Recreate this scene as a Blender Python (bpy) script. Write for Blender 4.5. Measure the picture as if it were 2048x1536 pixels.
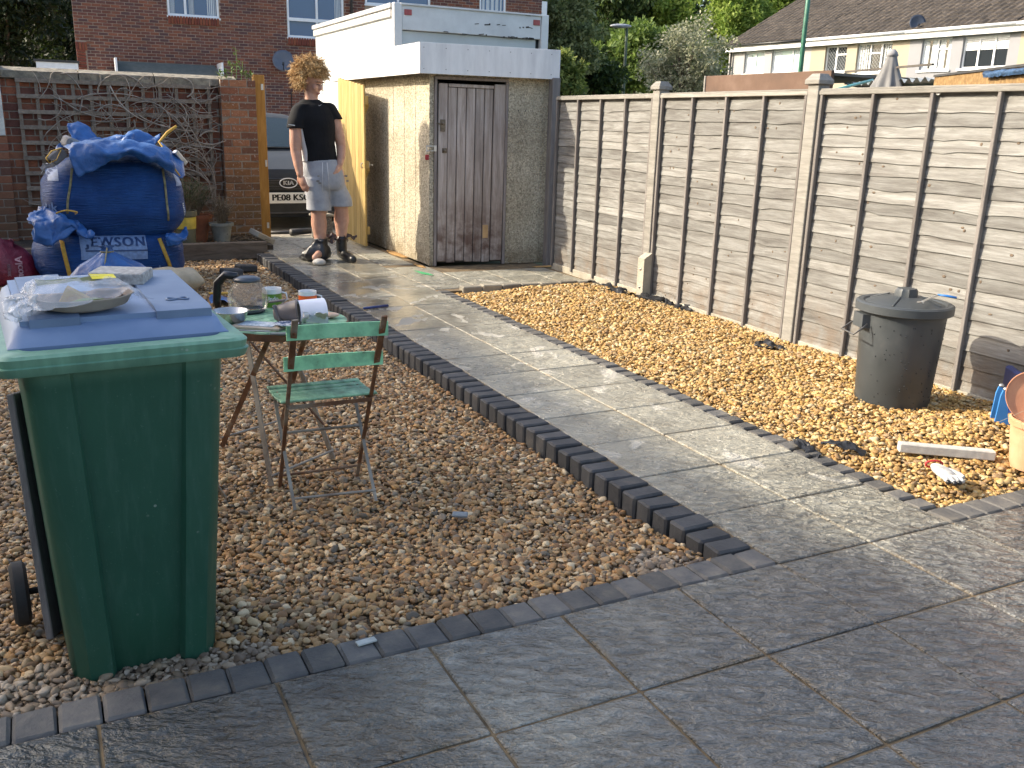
import bpy, math, random
import numpy as np
from mathutils import Vector, Matrix, noise as mnoise
random.seed(7); rng = np.random.default_rng(11)
for o in list(bpy.data.objects): bpy.data.objects.remove(o)
scene = bpy.context.scene
COL = scene.collection

# ---------------------------------------------------------------- camera
CAM = np.array([-2.2458, -2.2743, 1.5002]); FPX = 1853.05
_yaw, _pit, _rol = math.radians(26.796), math.radians(-15.7655), math.radians(1.6028)
_d = np.array([math.sin(_yaw)*math.cos(_pit), math.cos(_yaw)*math.cos(_pit), math.sin(_pit)])
_r0 = np.array([math.cos(_yaw), -math.sin(_yaw), 0.0]); _u0 = np.cross(_r0, _d)
_r = math.cos(_rol)*_r0 + math.sin(_rol)*_u0; _u = -math.sin(_rol)*_r0 + math.cos(_rol)*_u0
cam = bpy.data.cameras.new('camera'); co = bpy.data.objects.new('camera', cam); COL.objects.link(co)
mw = Matrix.Identity(4)
for k in range(3):
    mw[k][0] = _r[k]; mw[k][1] = _u[k]; mw[k][2] = -_d[k]; mw[k][3] = CAM[k]
co.matrix_world = mw
cam.sensor_width = 36; cam.sensor_fit = 'HORIZONTAL'; cam.lens = 36*FPX/2048; cam.clip_end = 800; cam.clip_start = 0.05
scene.camera = co
# ---------------------------------------------------------------- light
SUN = Vector((-1.0, 0.56, 0.64)).normalized()
w = bpy.data.worlds.new('World'); scene.world = w; w.use_nodes = True
nt = w.node_tree; bgn = nt.nodes['Background']
sky = nt.nodes.new('ShaderNodeTexSky'); sky.sky_type = 'NISHITA'; sky.sun_disc = False
sky.sun_elevation = math.asin(SUN.z); sky.sun_rotation = math.atan2(SUN.x, SUN.y)
sky.air_density = 1.0; sky.dust_density = 4.0; sky.ozone_density = 0.6; sky.altitude = 50
nt.links.new(sky.outputs[0], bgn.inputs[0]); bgn.inputs[1].default_value = 0.15
sl = bpy.data.lights.new('sun', 'SUN'); sl.energy = 2.9; sl.angle = math.radians(0.5); sl.color = (1.0, 0.89, 0.71)
so = bpy.data.objects.new('sun', sl); COL.objects.link(so); so.rotation_euler = SUN.to_track_quat('Z', 'Y').to_euler()
scene.view_settings.view_transform = 'Standard'; scene.view_settings.look = 'None'
scene.view_settings.exposure = 1.42; scene.view_settings.gamma = 1.0; scene.view_settings.use_curve_mapping = False
scene.cycles.max_bounces = 6; scene.cycles.transparent_max_bounces = 8
scene.cycles.use_denoising = True

# ---------------------------------------------------------------- measuring helpers (photo survey -> metres)
def ray(px, py): return _d*FPX + _r*(px-1024) - _u*(py-768)
def gz(px, py, z=0.0): v = ray(px, py); return CAM + v*(z-CAM[2])/v[2]
def gy(px, py, y): v = ray(px, py); return CAM + v*(y-CAM[1])/v[1]
def gx(px, py, x): v = ray(px, py); return CAM + v*(x-CAM[0])/v[0]
def gd(px, py, D): return CAM + ray(px, py)/FPX*D

# ---------------------------------------------------------------- objects
def tag(o, label=None, cat=None, group=None, kind=None):
    if label: o['label'] = label
    if cat: o['category'] = cat
    if group: o['group'] = group
    if kind: o['kind'] = kind
    return o
def thing(name, label, cat, loc=(0, 0, 0), rz=0.0, group=None):
    o = bpy.data.objects.new(name, None); COL.objects.link(o); o.empty_display_size = 0.1
    o.location = loc; o.rotation_euler = (0, 0, rz)
    return tag(o, label, cat, group)
def copy_tree(o, parent=None):
    c = o.copy(); COL.objects.link(c)
    if parent is not None: c.parent = parent
    for ch in o.children: copy_tree(ch, c)
    return c

def rotz(a): return Matrix.Rotation(a, 3, 'Z')
class MB:
    def __init__(s): s.v = []; s.f = []; s.m = []; s.p = []
    def add(s, vs, fs, mi=0):
        b = len(s.v); s.p.append((b, len(s.f))); s.v.extend([tuple(map(float, q)) for q in vs]); s.f.extend([tuple(i+b for i in f) for f in fs]); s.m.extend([mi]*len(fs)); return s
    def box(s, c, h, R=None, mi=0, bev=0.0, taper=1.0):
        c = Vector(c); hx, hy, hz = h
        if bev <= 0:
            vs = [Vector((x*hx*(taper if z > 0 else 1), y*hy*(taper if z > 0 else 1), z*hz)) for z in (-1, 1) for y in (-1, 1) for x in (-1, 1)]
            fs = [(0, 2, 3, 1), (4, 5, 7, 6), (0, 1, 5, 4), (2, 6, 7, 3), (0, 4, 6, 2), (1, 3, 7, 5)]
        else:
            b = bev; vs = []; idx = {}
            for sx in (-1, 1):
                for sy in (-1, 1):
                    for sz in (-1, 1):
                        for ax in range(3):
                            q = [sx*(hx-b), sy*(hy-b), sz*(hz-b)]; q[ax] = (sx*hx, sy*hy, sz*hz)[ax]
                            t = taper if sz > 0 else 1
                            idx[(sx, sy, sz, ax)] = len(vs); vs.append(Vector((q[0]*t, q[1]*t, q[2])))
            fs = []
            for ax in range(3):
                o1, o2 = [a for a in range(3) if a != ax]
                for sg in (-1, 1):
                    ring = []
                    for (a, bq) in ((-1, -1), (1, -1), (1, 1), (-1, 1)):
                        k = [0, 0, 0]; k[ax] = sg; k[o1] = a; k[o2] = bq; ring.append(idx[(*k, ax)])
                    fs.append(tuple(ring) if (sg > 0) != (ax == 1) else tuple(reversed(ring)))
            for ax in range(3):
                o1, o2 = [a for a in range(3) if a != ax]
                for a in (-1, 1):
                    for bq in (-1, 1):
                        k0 = [0, 0, 0]; k0[o1] = a; k0[o2] = bq
                        k1 = k0[:]; k0[ax] = -1; k1[ax] = 1
                        fs.append((idx[(*k0, o1)], idx[(*k1, o1)], idx[(*k1, o2)], idx[(*k0, o2)]))
            for sx in (-1, 1):
                for sy in (-1, 1):
                    for sz in (-1, 1): fs.append(tuple(idx[(sx, sy, sz, a)] for a in range(3)))
        if R is not None: vs = [R @ q for q in vs]
        return s.add([q+c for q in vs], fs, mi)
    def bar(s, a, b, w, t, up=(0, 0, 1), mi=0, bev=0.0):
        a = Vector(a); b = Vector(b); x = (b-a); L = x.length; x.normalize(); up = Vector(up)
        y = up.cross(x)
        if y.length < 1e-4: y = Vector((0, 1, 0)).cross(x)
        y.normalize(); z = x.cross(y); R = Matrix((x, y, z)).transposed()
        return s.box((a+b)/2, (L/2, w/2, t/2), R, mi, bev)
    def tube(s, pts, r, n=8, mi=0, cap=True, closed=False, sq=None):
        pts = [Vector(q) for q in pts]; N = len(pts); rs = r if hasattr(r, '__len__') else [r]*N
        rings = []; prev = None
        for i, q in enumerate(pts):
            if closed: t = pts[(i+1) % N]-pts[i-1]
            else: t = pts[min(i+1, N-1)]-pts[max(i-1, 0)]
            if t.length < 1e-9: t = Vector((0, 0, 1))
            t.normalize()
            if prev is None:
                a = Vector((0, 0, 1)) if abs(t.z) < .9 else Vector((1, 0, 0)); x = a.cross(t).normalized()
            else: x = (prev-t*prev.dot(t)); x = x.normalized() if x.length > 1e-6 else Vector((1, 0, 0))
            y = t.cross(x); prev = x; k = sq or 1.0
            rings.append([q+(x*math.cos(2*math.pi*j/n)+y*math.sin(2*math.pi*j/n)*k)*rs[i] for j in range(n)])
        return s.loft(rings, mi, cap and not closed, wrapv=closed)
    def loft(s, rings, mi=0, cap=True, wrap=True, wrapv=False):
        n = len(rings[0]); vs = [q for R in rings for q in R]; fs = []; N = len(rings)
        for i in range(N if wrapv else N-1):
            for j in range(n if wrap else n-1):
                a = i*n+j; b = i*n+(j+1) % n; c = ((i+1) % N)*n+(j+1) % n; d = ((i+1) % N)*n+j
                fs.append((a, b, c, d))
        if cap and wrap: fs.append(tuple(reversed(range(n)))); fs.append(tuple((N-1)*n+j for j in range(n)))
        return s.add(vs, fs, mi)
    def lathe(s, prof, c=(0, 0, 0), n=28, mi=0, R=None, cap=False, sy=1.0):
        c = Vector(c); rings = []
        for (rad, z) in prof:
            ring = [Vector((rad*math.cos(2*math.pi*j/n), rad*sy*math.sin(2*math.pi*j/n), z)) for j in range(n)]
            if R is not None: ring = [R @ q for q in ring]
            rings.append([q+c for q in ring])
        return s.loft(rings, mi, cap)
    def sphere(s, c, h, n=14, m=9, R=None, mi=0):
        prof = [(max(1e-4, math.sin(math.pi*i/m)), -math.cos(math.pi*i/m)) for i in range(m+1)]; c = Vector(c); rings = []
        for (rad, z) in prof:
            ring = [Vector((h[0]*rad*math.cos(2*math.pi*j/n), h[1]*rad*math.sin(2*math.pi*j/n), h[2]*z)) for j in range(n)]
            if R is not None: ring = [R @ q for q in ring]
            rings.append([q+c for q in ring])
        return s.loft(rings, mi, True)
    def patch(s, ctrl, nu=16, nv=16, mi=0, wr=0.0, ws=6.0, seed=0, thick=0.0):
        P = np.array(ctrl, float); m, n = P.shape[:2]
        def cr(arr, t):
            k = len(arr); x = t*(k-1); i = min(int(x), k-2); f = x-i
            p0 = arr[max(i-1, 0)]; p1 = arr[i]; p2 = arr[i+1]; p3 = arr[min(i+2, k-1)]
            if i == 0: p0 = 2*p1-p2
            if i+2 > k-1: p3 = 2*p2-p1
            return 0.5*((2*p1)+(-p0+p2)*f+(2*p0-5*p1+4*p2-p3)*f*f+(-p0+3*p1-3*p2+p3)*f**3)
        G = []
        for a in range(nu+1):
            row = [cr(P[:, j], a/nu) for j in range(n)]
            G.append([cr(np.array(row), b/nv) for b in range(nv+1)])
        if wr:
            for a in range(nu+1):
                for b in range(nv+1):
                    q = Vector(G[a][b])*ws+Vector((seed*7.1, seed*3.3, 0)); dv = mnoise.turbulence_vector(q, 3, False)
                    G[a][b] = G[a][b]+np.array(dv)*wr
        s.loft([[Vector(q) for q in row] for row in G], mi, False, wrap=False)
        return s
    def mesh(s, name, mats, smooth=False):
        me = bpy.data.meshes.new(name); me.from_pydata(s.v, [], s.f)
        for m in (mats if isinstance(mats, (list, tuple)) else [mats]): me.materials.append(m)
        if len(me.materials) > 1: me.polygons.foreach_set('material_index', s.m)
        if smooth: me.polygons.foreach_set('use_smooth', [True]*len(me.polygons))
        me.update(); return me
    def scaled(s, c, k):
        s.v = [tuple(Vector(c)+(Vector(q)-Vector(c))*k) for q in s.v]; return s
    def builds(s, name, mats, parent=None, **k):
        """every shape added becomes an object of its own"""
        out = []; P = s.p+[(len(s.v), len(s.f))]
        for (v0, f0), (v1, f1) in zip(P[:-1], P[1:]):
            q = MB(); q.v = s.v[v0:v1]; q.f = [tuple(i-v0 for i in f) for f in s.f[f0:f1]]; q.m = s.m[f0:f1]; out.append(q.build(name, mats, parent, **k))
        return out
    def build(s, name, mats, parent=None, smooth=False, kind=None, label=None, world=True, sharp=None):
        if parent is not None and world:
            M4 = Matrix.LocRotScale(parent.location, parent.rotation_euler, None)
            q = parent.parent
            while q is not None: M4 = Matrix.LocRotScale(q.location, q.rotation_euler, None) @ M4; q = q.parent
            Mi = M4.inverted(); s.v = [tuple(Mi @ Vector(q)) for q in s.v]
        me = s.mesh(name, mats, smooth)
        if sharp is not None and smooth: me.set_sharp_from_angle(angle=math.radians(sharp))
        o = bpy.data.objects.new(name, me); COL.objects.link(o)
        if parent is not None: o.parent = parent
        if kind: o['kind'] = kind
        if label: o['label'] = label
        return o
def obj_at(name, me, loc, parent=None, rot=(0, 0, 0), sc=(1, 1, 1)):
    """world position and yaw, whatever the parent's own place"""
    o = bpy.data.objects.new(name, me); COL.objects.link(o); o.parent = parent
    if parent is not None:
        rz = parent.rotation_euler.z; loc = Matrix.Rotation(-rz, 3, 'Z') @ (Vector(loc)-Vector(parent.location)); rot = (rot[0], rot[1], rot[2]-rz)
    o.location = loc; o.rotation_euler = rot; o.scale = sc; return o
def text_pts(st, size=1.0, space=1.0):
    """flat text as (verts2d, faces), centred"""
    cu = bpy.data.curves.new('t', 'FONT'); cu.body = st; cu.size = size; cu.align_x = 'CENTER'; cu.align_y = 'CENTER'; cu.space_character = space; cu.resolution_u = 3
    ob = bpy.data.objects.new('t', cu); COL.objects.link(ob)
    dg = bpy.context.evaluated_depsgraph_get(); me = bpy.data.meshes.new_from_object(ob.evaluated_get(dg))
    vs = [tuple(v.co) for v in me.vertices]; fs = [tuple(p.vertices) for p in me.polygons]
    bpy.data.objects.remove(ob); bpy.data.curves.remove(cu); bpy.data.meshes.remove(me)
    return vs, fs
def text_on(mb, st, size, fn, bold=0.0, mi=0, space=1.0, sx=1.0):
    vs, fs = text_pts(st, size, space)
    for dx in ((0,) if not bold else (-bold, 0, bold)):
        mb.add([fn(v[0]*sx+dx, v[1]) for v in vs], fs, mi)
    return mb
def fbm(x, y, z=0.0, o=4): return mnoise.fractal(Vector((x, y, z)), 1.0, 2.0, o)
def remesh(o, vox, smooth=3):
    m = o.modifiers.new('r', 'REMESH'); m.mode = 'VOXEL'; m.voxel_size = vox; m.use_smooth_shade = True
    if smooth:
        k = o.modifiers.new('s', 'SMOOTH'); k.factor = .5; k.iterations = smooth
    return o

# ---------------------------------------------------------------- materials
def hx(s):
    s = s.lstrip('#'); c = [int(s[i:i+2], 16)/255 for i in (0, 2, 4)]
    return tuple(x/12.92 if x < .04045 else ((x+.055)/1.055)**2.4 for x in c)
class NT:
    def __init__(s, name):
        s.mat = bpy.data.materials.new(name); s.mat.use_nodes = True; s.t = s.mat.node_tree; s.n = s.t.nodes
        s.b = s.n['Principled BSDF']; s.geo = None
    def new(s, ty, **k):
        n = s.n.new(ty)
        for a, v in k.items():
            if a.startswith('i_'):
                key = a[2:]; key = int(key) if key.isdigit() else key
                n.inputs[key].default_value = v
            else: setattr(n, a, v)
        return n
    def L(s, a, b): s.t.links.new(a, b)
    def coord(s, kind='W', st=(1, 1, 1), rot=(0, 0, 0)):
        if kind == 'W': o = s.new('ShaderNodeNewGeometry').outputs['Position']
        else: o = s.new('ShaderNodeTexCoord').outputs[{'O': 'Object', 'G': 'Generated'}[kind]]
        if any(rot):
            r_ = s.new('ShaderNodeMapping'); r_.inputs['Rotation'].default_value = rot; s.L(o, r_.inputs[0]); o = r_.outputs[0]
        m = s.new('ShaderNodeMapping'); m.inputs['Scale'].default_value = st
        s.L(o, m.inputs[0]); return m.outputs[0]
    def noise(s, vec, sc=5, det=5, rough=.6, dist=0.0):
        n = s.new('ShaderNodeTexNoise'); n.inputs['Scale'].default_value = sc; n.inputs['Detail'].default_value = det
        n.inputs['Roughness'].default_value = rough; n.inputs['Distortion'].default_value = dist; s.L(vec, n.inputs['Vector']); return n.outputs['Fac']
    def vor(s, vec, sc=5, feat='F1', out='Distance'):
        n = s.new('ShaderNodeTexVoronoi'); n.feature = feat; n.inputs['Scale'].default_value = sc; s.L(vec, n.inputs['Vector']); return n.outputs[out]
    def ramp(s, fac, cols, interp='LINEAR'):
        n = s.new('ShaderNodeValToRGB'); e = n.color_ramp.elements; n.color_ramp.interpolation = interp
        while len(e) < len(cols): e.new(.5)
        for k, (p, c) in enumerate(cols):
            e[k].position = p; e[k].color = (*(c if hasattr(c, '__len__') else (c, c, c)), 1)
        s.L(fac, n.inputs[0]); return n.outputs[0]
    def mix(s, fac, a, b, mode='MIX'):
        n = s.new('ShaderNodeMix'); n.data_type = 'RGBA'; n.blend_type = mode
        for v, sock in ((fac, n.inputs[0]), (a, n.inputs[6]), (b, n.inputs[7])):
            if hasattr(v, 'links'): s.L(v, sock)
            elif hasattr(v, '__len__'): sock.default_value = (*v, 1)
            else: sock.default_value = v if sock == n.inputs[0] else (v, v, v, 1)
        return n.outputs[2]
    def math(s, op, a, b=0.0, clamp=False):
        n = s.new('ShaderNodeMath'); n.operation = op; n.use_clamp = clamp
        for v, sock in ((a, n.inputs[0]), (b, n.inputs[1])):
            if hasattr(v, 'links'): s.L(v, sock)
            else: sock.default_value = v
        return n.outputs[0]
    def rand(s, island=False):
        return s.new('ShaderNodeNewGeometry').outputs['Random Per Island'] if island else s.new('ShaderNodeObjectInfo').outputs['Random']
    def vary(s, col, fac, amt, hue=0.0):
        n = s.new('ShaderNodeHueSaturation'); v = s.math('MULTIPLY_ADD', fac, amt); s.n[v.node.name].inputs[2].default_value = 1-amt/2
        s.L(v, n.inputs['Value']); s.L(col, n.inputs['Color'])
        if hue:
            h_ = s.math('MULTIPLY_ADD', fac, hue); h_.node.inputs[2].default_value = .5-hue/2; s.L(h_, n.inputs['Hue'])
        return n.outputs[0]
    def bump(s, h, st=.5, dist=.01, prev=None):
        n = s.new('ShaderNodeBump'); n.inputs['Strength'].default_value = st; n.inputs['Distance'].default_value = dist; s.L(h, n.inputs['Height'])
        if prev is not None: s.L(prev, n.inputs['Normal'])
        return n.outputs[0]
    def out(s, col=None, rough=None, nrm=None, **k):
        for v, nm in ((col, 'Base Color'), (rough, 'Roughness')):
            if v is None: continue
            if hasattr(v, 'links'): s.L(v, s.b.inputs[nm])
            else: s.b.inputs[nm].default_value = (*v, 1) if hasattr(v, '__len__') else v
        if nrm is not None: s.L(nrm, s.b.inputs['Normal'])
        for a, v in k.items(): s.b.inputs[a.replace('_', ' ')].default_value = v
        return s.mat
def M(name, cols, sc=6, st=(1, 1, 1), det=5, rough=.7, bump=0.0, bsc=40, bst=None, bdist=.004, rnd=0.0, isl=False, hue=0.0, coord='W', dist=0.0, rvar=0.0, metal=0.0, **k):
    t = NT(name)
    v = t.coord(coord, st); f = t.noise(v, sc, det, .6, dist); c = t.ramp(f, cols)
    if rnd or hue: c = t.vary(c, t.rand(isl), rnd, hue)
    n = None
    if bump: n = t.bump(t.noise(t.coord(coord, bst or st), bsc, 5, .65), bump, bdist)
    r = rough
    if rvar: r = t.ramp(f, [(.3, max(0, rough-rvar)), (.7, min(1, rough+rvar))])
    return t.out(c, r, n, Metallic=metal, **k)
def two(a, b, lo=.35, hi=.65): return [(lo, a), (hi, b)]
def plain(name, c, rough=.6, var=.25, sc=8, **k):
    a = tuple(x*(1-var) for x in c); b = tuple(min(1, x*(1+var)) for x in c)
    return M(name, two(a, b), sc=sc, rough=rough, **k)
# ================================================================ SETTING
def sep(t):
    n = t.new('ShaderNodeSeparateXYZ'); t.L(t.new('ShaderNodeNewGeometry').outputs['Position'], n.inputs[0]); return n.outputs
def smooth(t, v, a, b):
    n = t.new('ShaderNodeMapRange'); n.interpolation_type = 'SMOOTHSTEP'; t.L(v, n.inputs[0]); n.inputs[1].default_value = a; n.inputs[2].default_value = b; return n.outputs[0]
def slab_material():
    t = NT('riven_slate_slab'); P = sep(t); v = t.coord('W')
    rn = t.rand(); f = t.noise(t.coord('W', (1, 1.6, 1)), 3.2, 6, .6, .4)
    c = t.ramp(f, [(0.28, (0.24, 0.2264, 0.1818)), (0.52, (0.3375, 0.3212, 0.2584)), (0.75, (0.45, 0.4292, 0.3479))])
    c = t.vary(c, rn, .34)
    # fine veins of the riven face
    vein = t.noise(t.coord('W', (3.4, 12, 1), (0, 0, .55)), 2.6, 6, .62, 1.2)
    c = t.mix(t.math('MULTIPLY', t.ramp(vein, [(.5, 0), (.72, 1)]), .12), c, (.30, .29, .26))
    # brown sand and mortar smears near joints
    br = t.ramp(t.noise(v, 1.7, 5, .7), [(.60, 0), (.72, 1)])
    c = t.mix(t.math('MULTIPLY', br, .35), c, (.20, .14, .08))
    hp_ = t.noise(t.coord('W', (3.4, 8.0, 1), (0, 0, .55)), 3.6, 4, .58, .35); rl = t.mix(t.math('MULTIPLY', smooth(t, P['Y'], .2, 1.3), .65), t.ramp(hp_, [(.34, (.72, .72, .73)), (.5, (1, 1, 1)), (.66, (1.28, 1.28, 1.28))]), (1, 1, 1))  # gloss contrast of ripples put into colour: ridges lighter, dirt-holding troughs darker
    # dried pale splashes left by the jet of water on the path
    dry = t.ramp(t.noise(t.coord('W', (1.5, .9, 1), (0, 0, .3)), 3.4, 7, .55, .5), [(.585, 0), (.62, 1)])
    reg = t.math('MULTIPLY', smooth(t, P['Y'], .0, .9), smooth(t, P['Y'], 7.6, 5.0))
    reg = t.math('MULTIPLY', reg, smooth(t, P['X'], -.05, .1))
    dm = t.math('MULTIPLY', dry, reg)
    c = t.mix(t.math('MULTIPLY', dm, .75), c, (.50, .47, .40))
    wetn = t.noise(v, 1.6, 4, .6)
    wr = t.math('MULTIPLY', smooth(t, P['Y'], 3.2, 4.4), t.math('MULTIPLY', smooth(t, P['X'], 1.15, .45), smooth(t, P['Y'], 9.2, 7.6)))
    wet = t.math('MULTIPLY', wr, t.ramp(wetn, [(.36, 0), (.52, 1)]))
    wet_shade = t.math('MULTIPLY', t.ramp(t.noise(t.coord('W', (1, 1, 1)), .55, 3, .5), [(.32, 0), (.52, 1)]), smooth(t, P['Y'], .9, -.3))  # wet patio slabs, with the shaded zone's bluish dark put into the colour
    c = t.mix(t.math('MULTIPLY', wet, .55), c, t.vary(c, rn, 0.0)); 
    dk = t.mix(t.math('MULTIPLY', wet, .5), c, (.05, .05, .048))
    dk = t.mix(t.math('MULTIPLY', wet_shade, .75), dk, (.088, .098, .112))
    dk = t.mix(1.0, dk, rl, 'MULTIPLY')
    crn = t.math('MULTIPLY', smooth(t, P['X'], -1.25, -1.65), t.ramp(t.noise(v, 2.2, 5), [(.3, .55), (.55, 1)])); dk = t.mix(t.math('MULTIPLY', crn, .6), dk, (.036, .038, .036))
    jd = None
    for ax in ('X', 'Y'):
        q_ = t.math('FRACT', t.math('MULTIPLY_ADD', P[ax], 1/.45)); q_.node.inputs[0].links[0].from_node.inputs[2].default_value = .5
        q_ = t.math('ABSOLUTE', t.math('SUBTRACT', q_, .5)); jd = q_ if jd is None else t.math('MINIMUM', jd, q_)
    jm = t.math('MULTIPLY', smooth(t, jd, .055, .008), t.ramp(t.noise(v, 5.5, 6, .7), [(.46, 0), (.66, 1)])); dk = t.mix(t.math('MULTIPLY', jm, .7), dk, (.25, .18, .095))
    r0 = t.ramp(t.noise(v, 9, 5), [(.3, .21), (.7, .42)])
    r1 = t.mix(wet_shade, r0, (.20, .20, .20)); r1 = t.mix(wet, r1, (.05, .05, .05)); r1 = t.mix(dm, r1, (.8, .8, .8))
    h1 = t.noise(t.coord('W', (3.4, 8.0, 1), (0, 0, .55)), 3.6, 4, .58, .35)
    h2 = t.noise(t.coord('W', (8, 17, 4), (0, 0, .5)), 6, 4, .62, .3)
    st = t.math('MULTIPLY_ADD', wet, -.85); st.node.inputs[2].default_value = 1.0
    n1 = t.bump(h1, 1.0, .085); n2 = t.bump(h2, .6, .014, n1); t.L(t.math('MULTIPLY', st, .6), n2.node.inputs['Strength'])
    bn = n1.node; st = t.math('MULTIPLY', st, t.mix(t.math('MULTIPLY', smooth(t, P['Y'], .2, 1.3), .5), (1, 1, 1), (0, 0, 0))); t.L(st, bn.inputs['Strength'])
    return t.out(dk, r1, n2, Specular_IOR_Level=.75)
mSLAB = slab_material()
mBLOCK = M('charcoal_block', [(.3, (.032, .033, .036)), (.6, (.058, .058, .059)), (.8, (.13, .115, .09))], sc=8, rough=.75, bump=.7, bsc=70, bdist=.005, rnd=.5)
mBLOCKF = M('charcoal_block_worn', [(.25, (.045, .046, .048)), (.42, (.085, .083, .08)), (.58, (.12, .112, .10)), (.75, (.20, .175, .135))], sc=9, rough=.8, bump=.7, bsc=60, bdist=.006, rnd=.5)
mJOINT = M('sandy_joint', [(.3, (.08, .057, .033)), (.7, (.24, .17, .09))], sc=9, rough=.95, bump=.6, bsc=200)
mSOIL = M('soil', [(.3, (.02, .016, .012)), (.7, (.07, .055, .04))], sc=9, rough=.95, bump=.8, bsc=30, bdist=.02)
mGRBASE = M('gravel_bed', [(.3, (.07, .05, .03)), (.7, (.22, .16, .09))], sc=60, det=3, rough=.95, bump=1, bsc=70, bdist=.01)
mTARMAC = M('lane', [(.3, (.22, .20, .17)), (.7, (.33, .30, .25))], sc=5, rough=.95, bump=.6, bsc=150)
mEARTH = M('far_ground', [(.3, (.05, .07, .03)), (.7, (.10, .11, .05))], sc=.4, rough=1)

g = MB(); g.add([(-150, -60, -.14), (150, -60, -.14), (150, 220, -.14), (-150, 220, -.14)], [(0, 1, 2, 3)])
tag(g.build('ground', mEARTH), kind='structure')
b = MB(); b.add([(-9, 9.85, -.012), (12, 9.85, -.012), (12, 25.9, -.02), (-9, 25.9, -.02)], [(0, 1, 2, 3)])
tag(b.build('lane', mTARMAC), kind='structure')
# wooded slope behind the houses
hb = MB(); rows = []
for i in range(25):
    y = 34+i*4; rows.append([Vector((-60+j*6, y, -.15+max(0, (i-2))*.42+fbm(j*.4, i*.4)*.8)) for j in range(34)])
hb.loft(rows, 0, False, wrap=False); tag(hb.build('hillside', mEARTH, smooth=True), kind='structure')

# ---- paving: one slab = one object
S = .45; GAPJ = .009
def slab_mesh(wd, dp):
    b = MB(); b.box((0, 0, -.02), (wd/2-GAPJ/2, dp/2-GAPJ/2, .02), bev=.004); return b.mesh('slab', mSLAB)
patio = MB(); patio.box((1.0, -1.65, -.06), (5.2, 1.652, .053)); patio = tag(patio.build('patio', mJOINT), kind='structure')
path = MB()
path.box((.43, 4.95, -.06), (.47, 4.93, .053)); path.box((1.75, 6.22, -.06), (.845, .72, .0535)); path.box((1.13, 8.3, -.06), (.23, 1.56, .054)); path.box((.1, 9.55, -.06), (.5, .35, .05))
path = tag(path.build('path', mJOINT), kind='structure')
sm = slab_mesh(S, S)
for i in range(-9, 13):
    for j in range(-7, 0):
        x = i*S+S/2; y = j*S+S/2
        if y < -1.9 and (x < -1.9 or abs(x+1) > 3.4): continue
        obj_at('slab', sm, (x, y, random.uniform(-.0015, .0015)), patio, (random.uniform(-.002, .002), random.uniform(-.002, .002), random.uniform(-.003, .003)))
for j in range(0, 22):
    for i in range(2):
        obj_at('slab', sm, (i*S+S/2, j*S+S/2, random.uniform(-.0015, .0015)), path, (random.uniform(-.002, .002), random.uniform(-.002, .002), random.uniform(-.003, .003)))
for j in range(0, 3):
    for i in range(4):
        wd = S if i < 3 else .28
        me = sm if i < 3 else slab_mesh(wd, S)
        y = 5.60+j*S+S/2
        if j == 2 and i > 0: continue
        obj_at('slab', me, (.9+i*S+wd/2, y, 0), path, (0, 0, random.uniform(-.003, .003)))
smn = slab_mesh(.36, S)
for j in range(5): obj_at('slab', smn, (1.09, 7.35+j*S, 0), path)

# ---- edging blocks
def block_mesh(l, wd, h, m, seed):
    b = MB(); b.box((0, 0, -h/2), (l/2, wd/2, h/2), bev=.008)
    r = random.Random(seed); b.v = [tuple(c+r.uniform(-.0016, .0016) for c in q) for q in b.v]
    return b.mesh('edging_block', m)
bmL = [block_mesh(.152, .094, .13, mBLOCK, k) for k in range(3)]
bmF = [block_mesh(.103, .128, .10, mBLOCKF, k) for k in range(3)]
bmR = [block_mesh(.105, .092, .09, mBLOCKF, k+9) for k in range(3)]
edge_l = MB(); edge_l.box((-.075, 4.35, -.13), (.065, 4.2, .03)); edge_l = tag(edge_l.build('path_edging', mJOINT), kind='structure')
y = .185
while y < 8.35:
    obj_at('edging_block', random.choice(bmL), (-.082+random.uniform(-.004, .004), y, .006+random.uniform(-.004, .004)), edge_l, (random.uniform(-.02, .02), random.uniform(-.02, .02), random.uniform(-.03, .03)))
    y += .1125
x = -.045
while x > -4.2:
    obj_at('edging_block', random.choice(bmF), (x-.008, .068+random.uniform(-.002, .002), .0+random.uniform(-.002, .002)), patio, (random.uniform(-.01, .01), random.uniform(-.01, .01), random.uniform(-.01, .01)))
    x -= .1065
y = .2
edge_r = MB(); edge_r.box((.955, 2.7, -.10), (.045, 2.6, .03)); edge_r = tag(edge_r.build('path_edging', mJOINT), kind='structure')
while y < 5.5:
    obj_at('edging_block', random.choice(bmR), (.957+random.uniform(-.003, .003), y, -.002+random.uniform(-.004, .003)), edge_r, (random.uniform(-.02, .02), random.uniform(-.02, .02), random.uniform(-.05, .05)))
    y += .1125
x = .96
while x < 3.2:
    obj_at('edging_block', random.choice(bmF), (x, .068, 0), patio, (0, 0, random.uniform(-.01, .01))); x += .1065
# kerb of blocks that closes the far end of the right-hand gravel
kerb = MB(); kerb.box((1.83, 5.50, -.08), (.68, .045, .055)); kerb = tag(kerb.build('kerb', mJOINT), kind='structure')
mKERB = M('dusty_kerb', [(.3, (.13, .12, .10)), (.7, (.30, .27, .21))], sc=6, rough=.9, bump=.5, bsc=90, rnd=.3)
kbm = block_mesh(.196, .10, .07, mKERB, 4)
for k in range(7): obj_at('kerb_block', kbm, (1.235+k*.2, 5.52-.008*k, .032+random.uniform(-.004, .004)), kerb, (0, random.uniform(-.02, .02), random.uniform(-.03, .02)))

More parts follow.
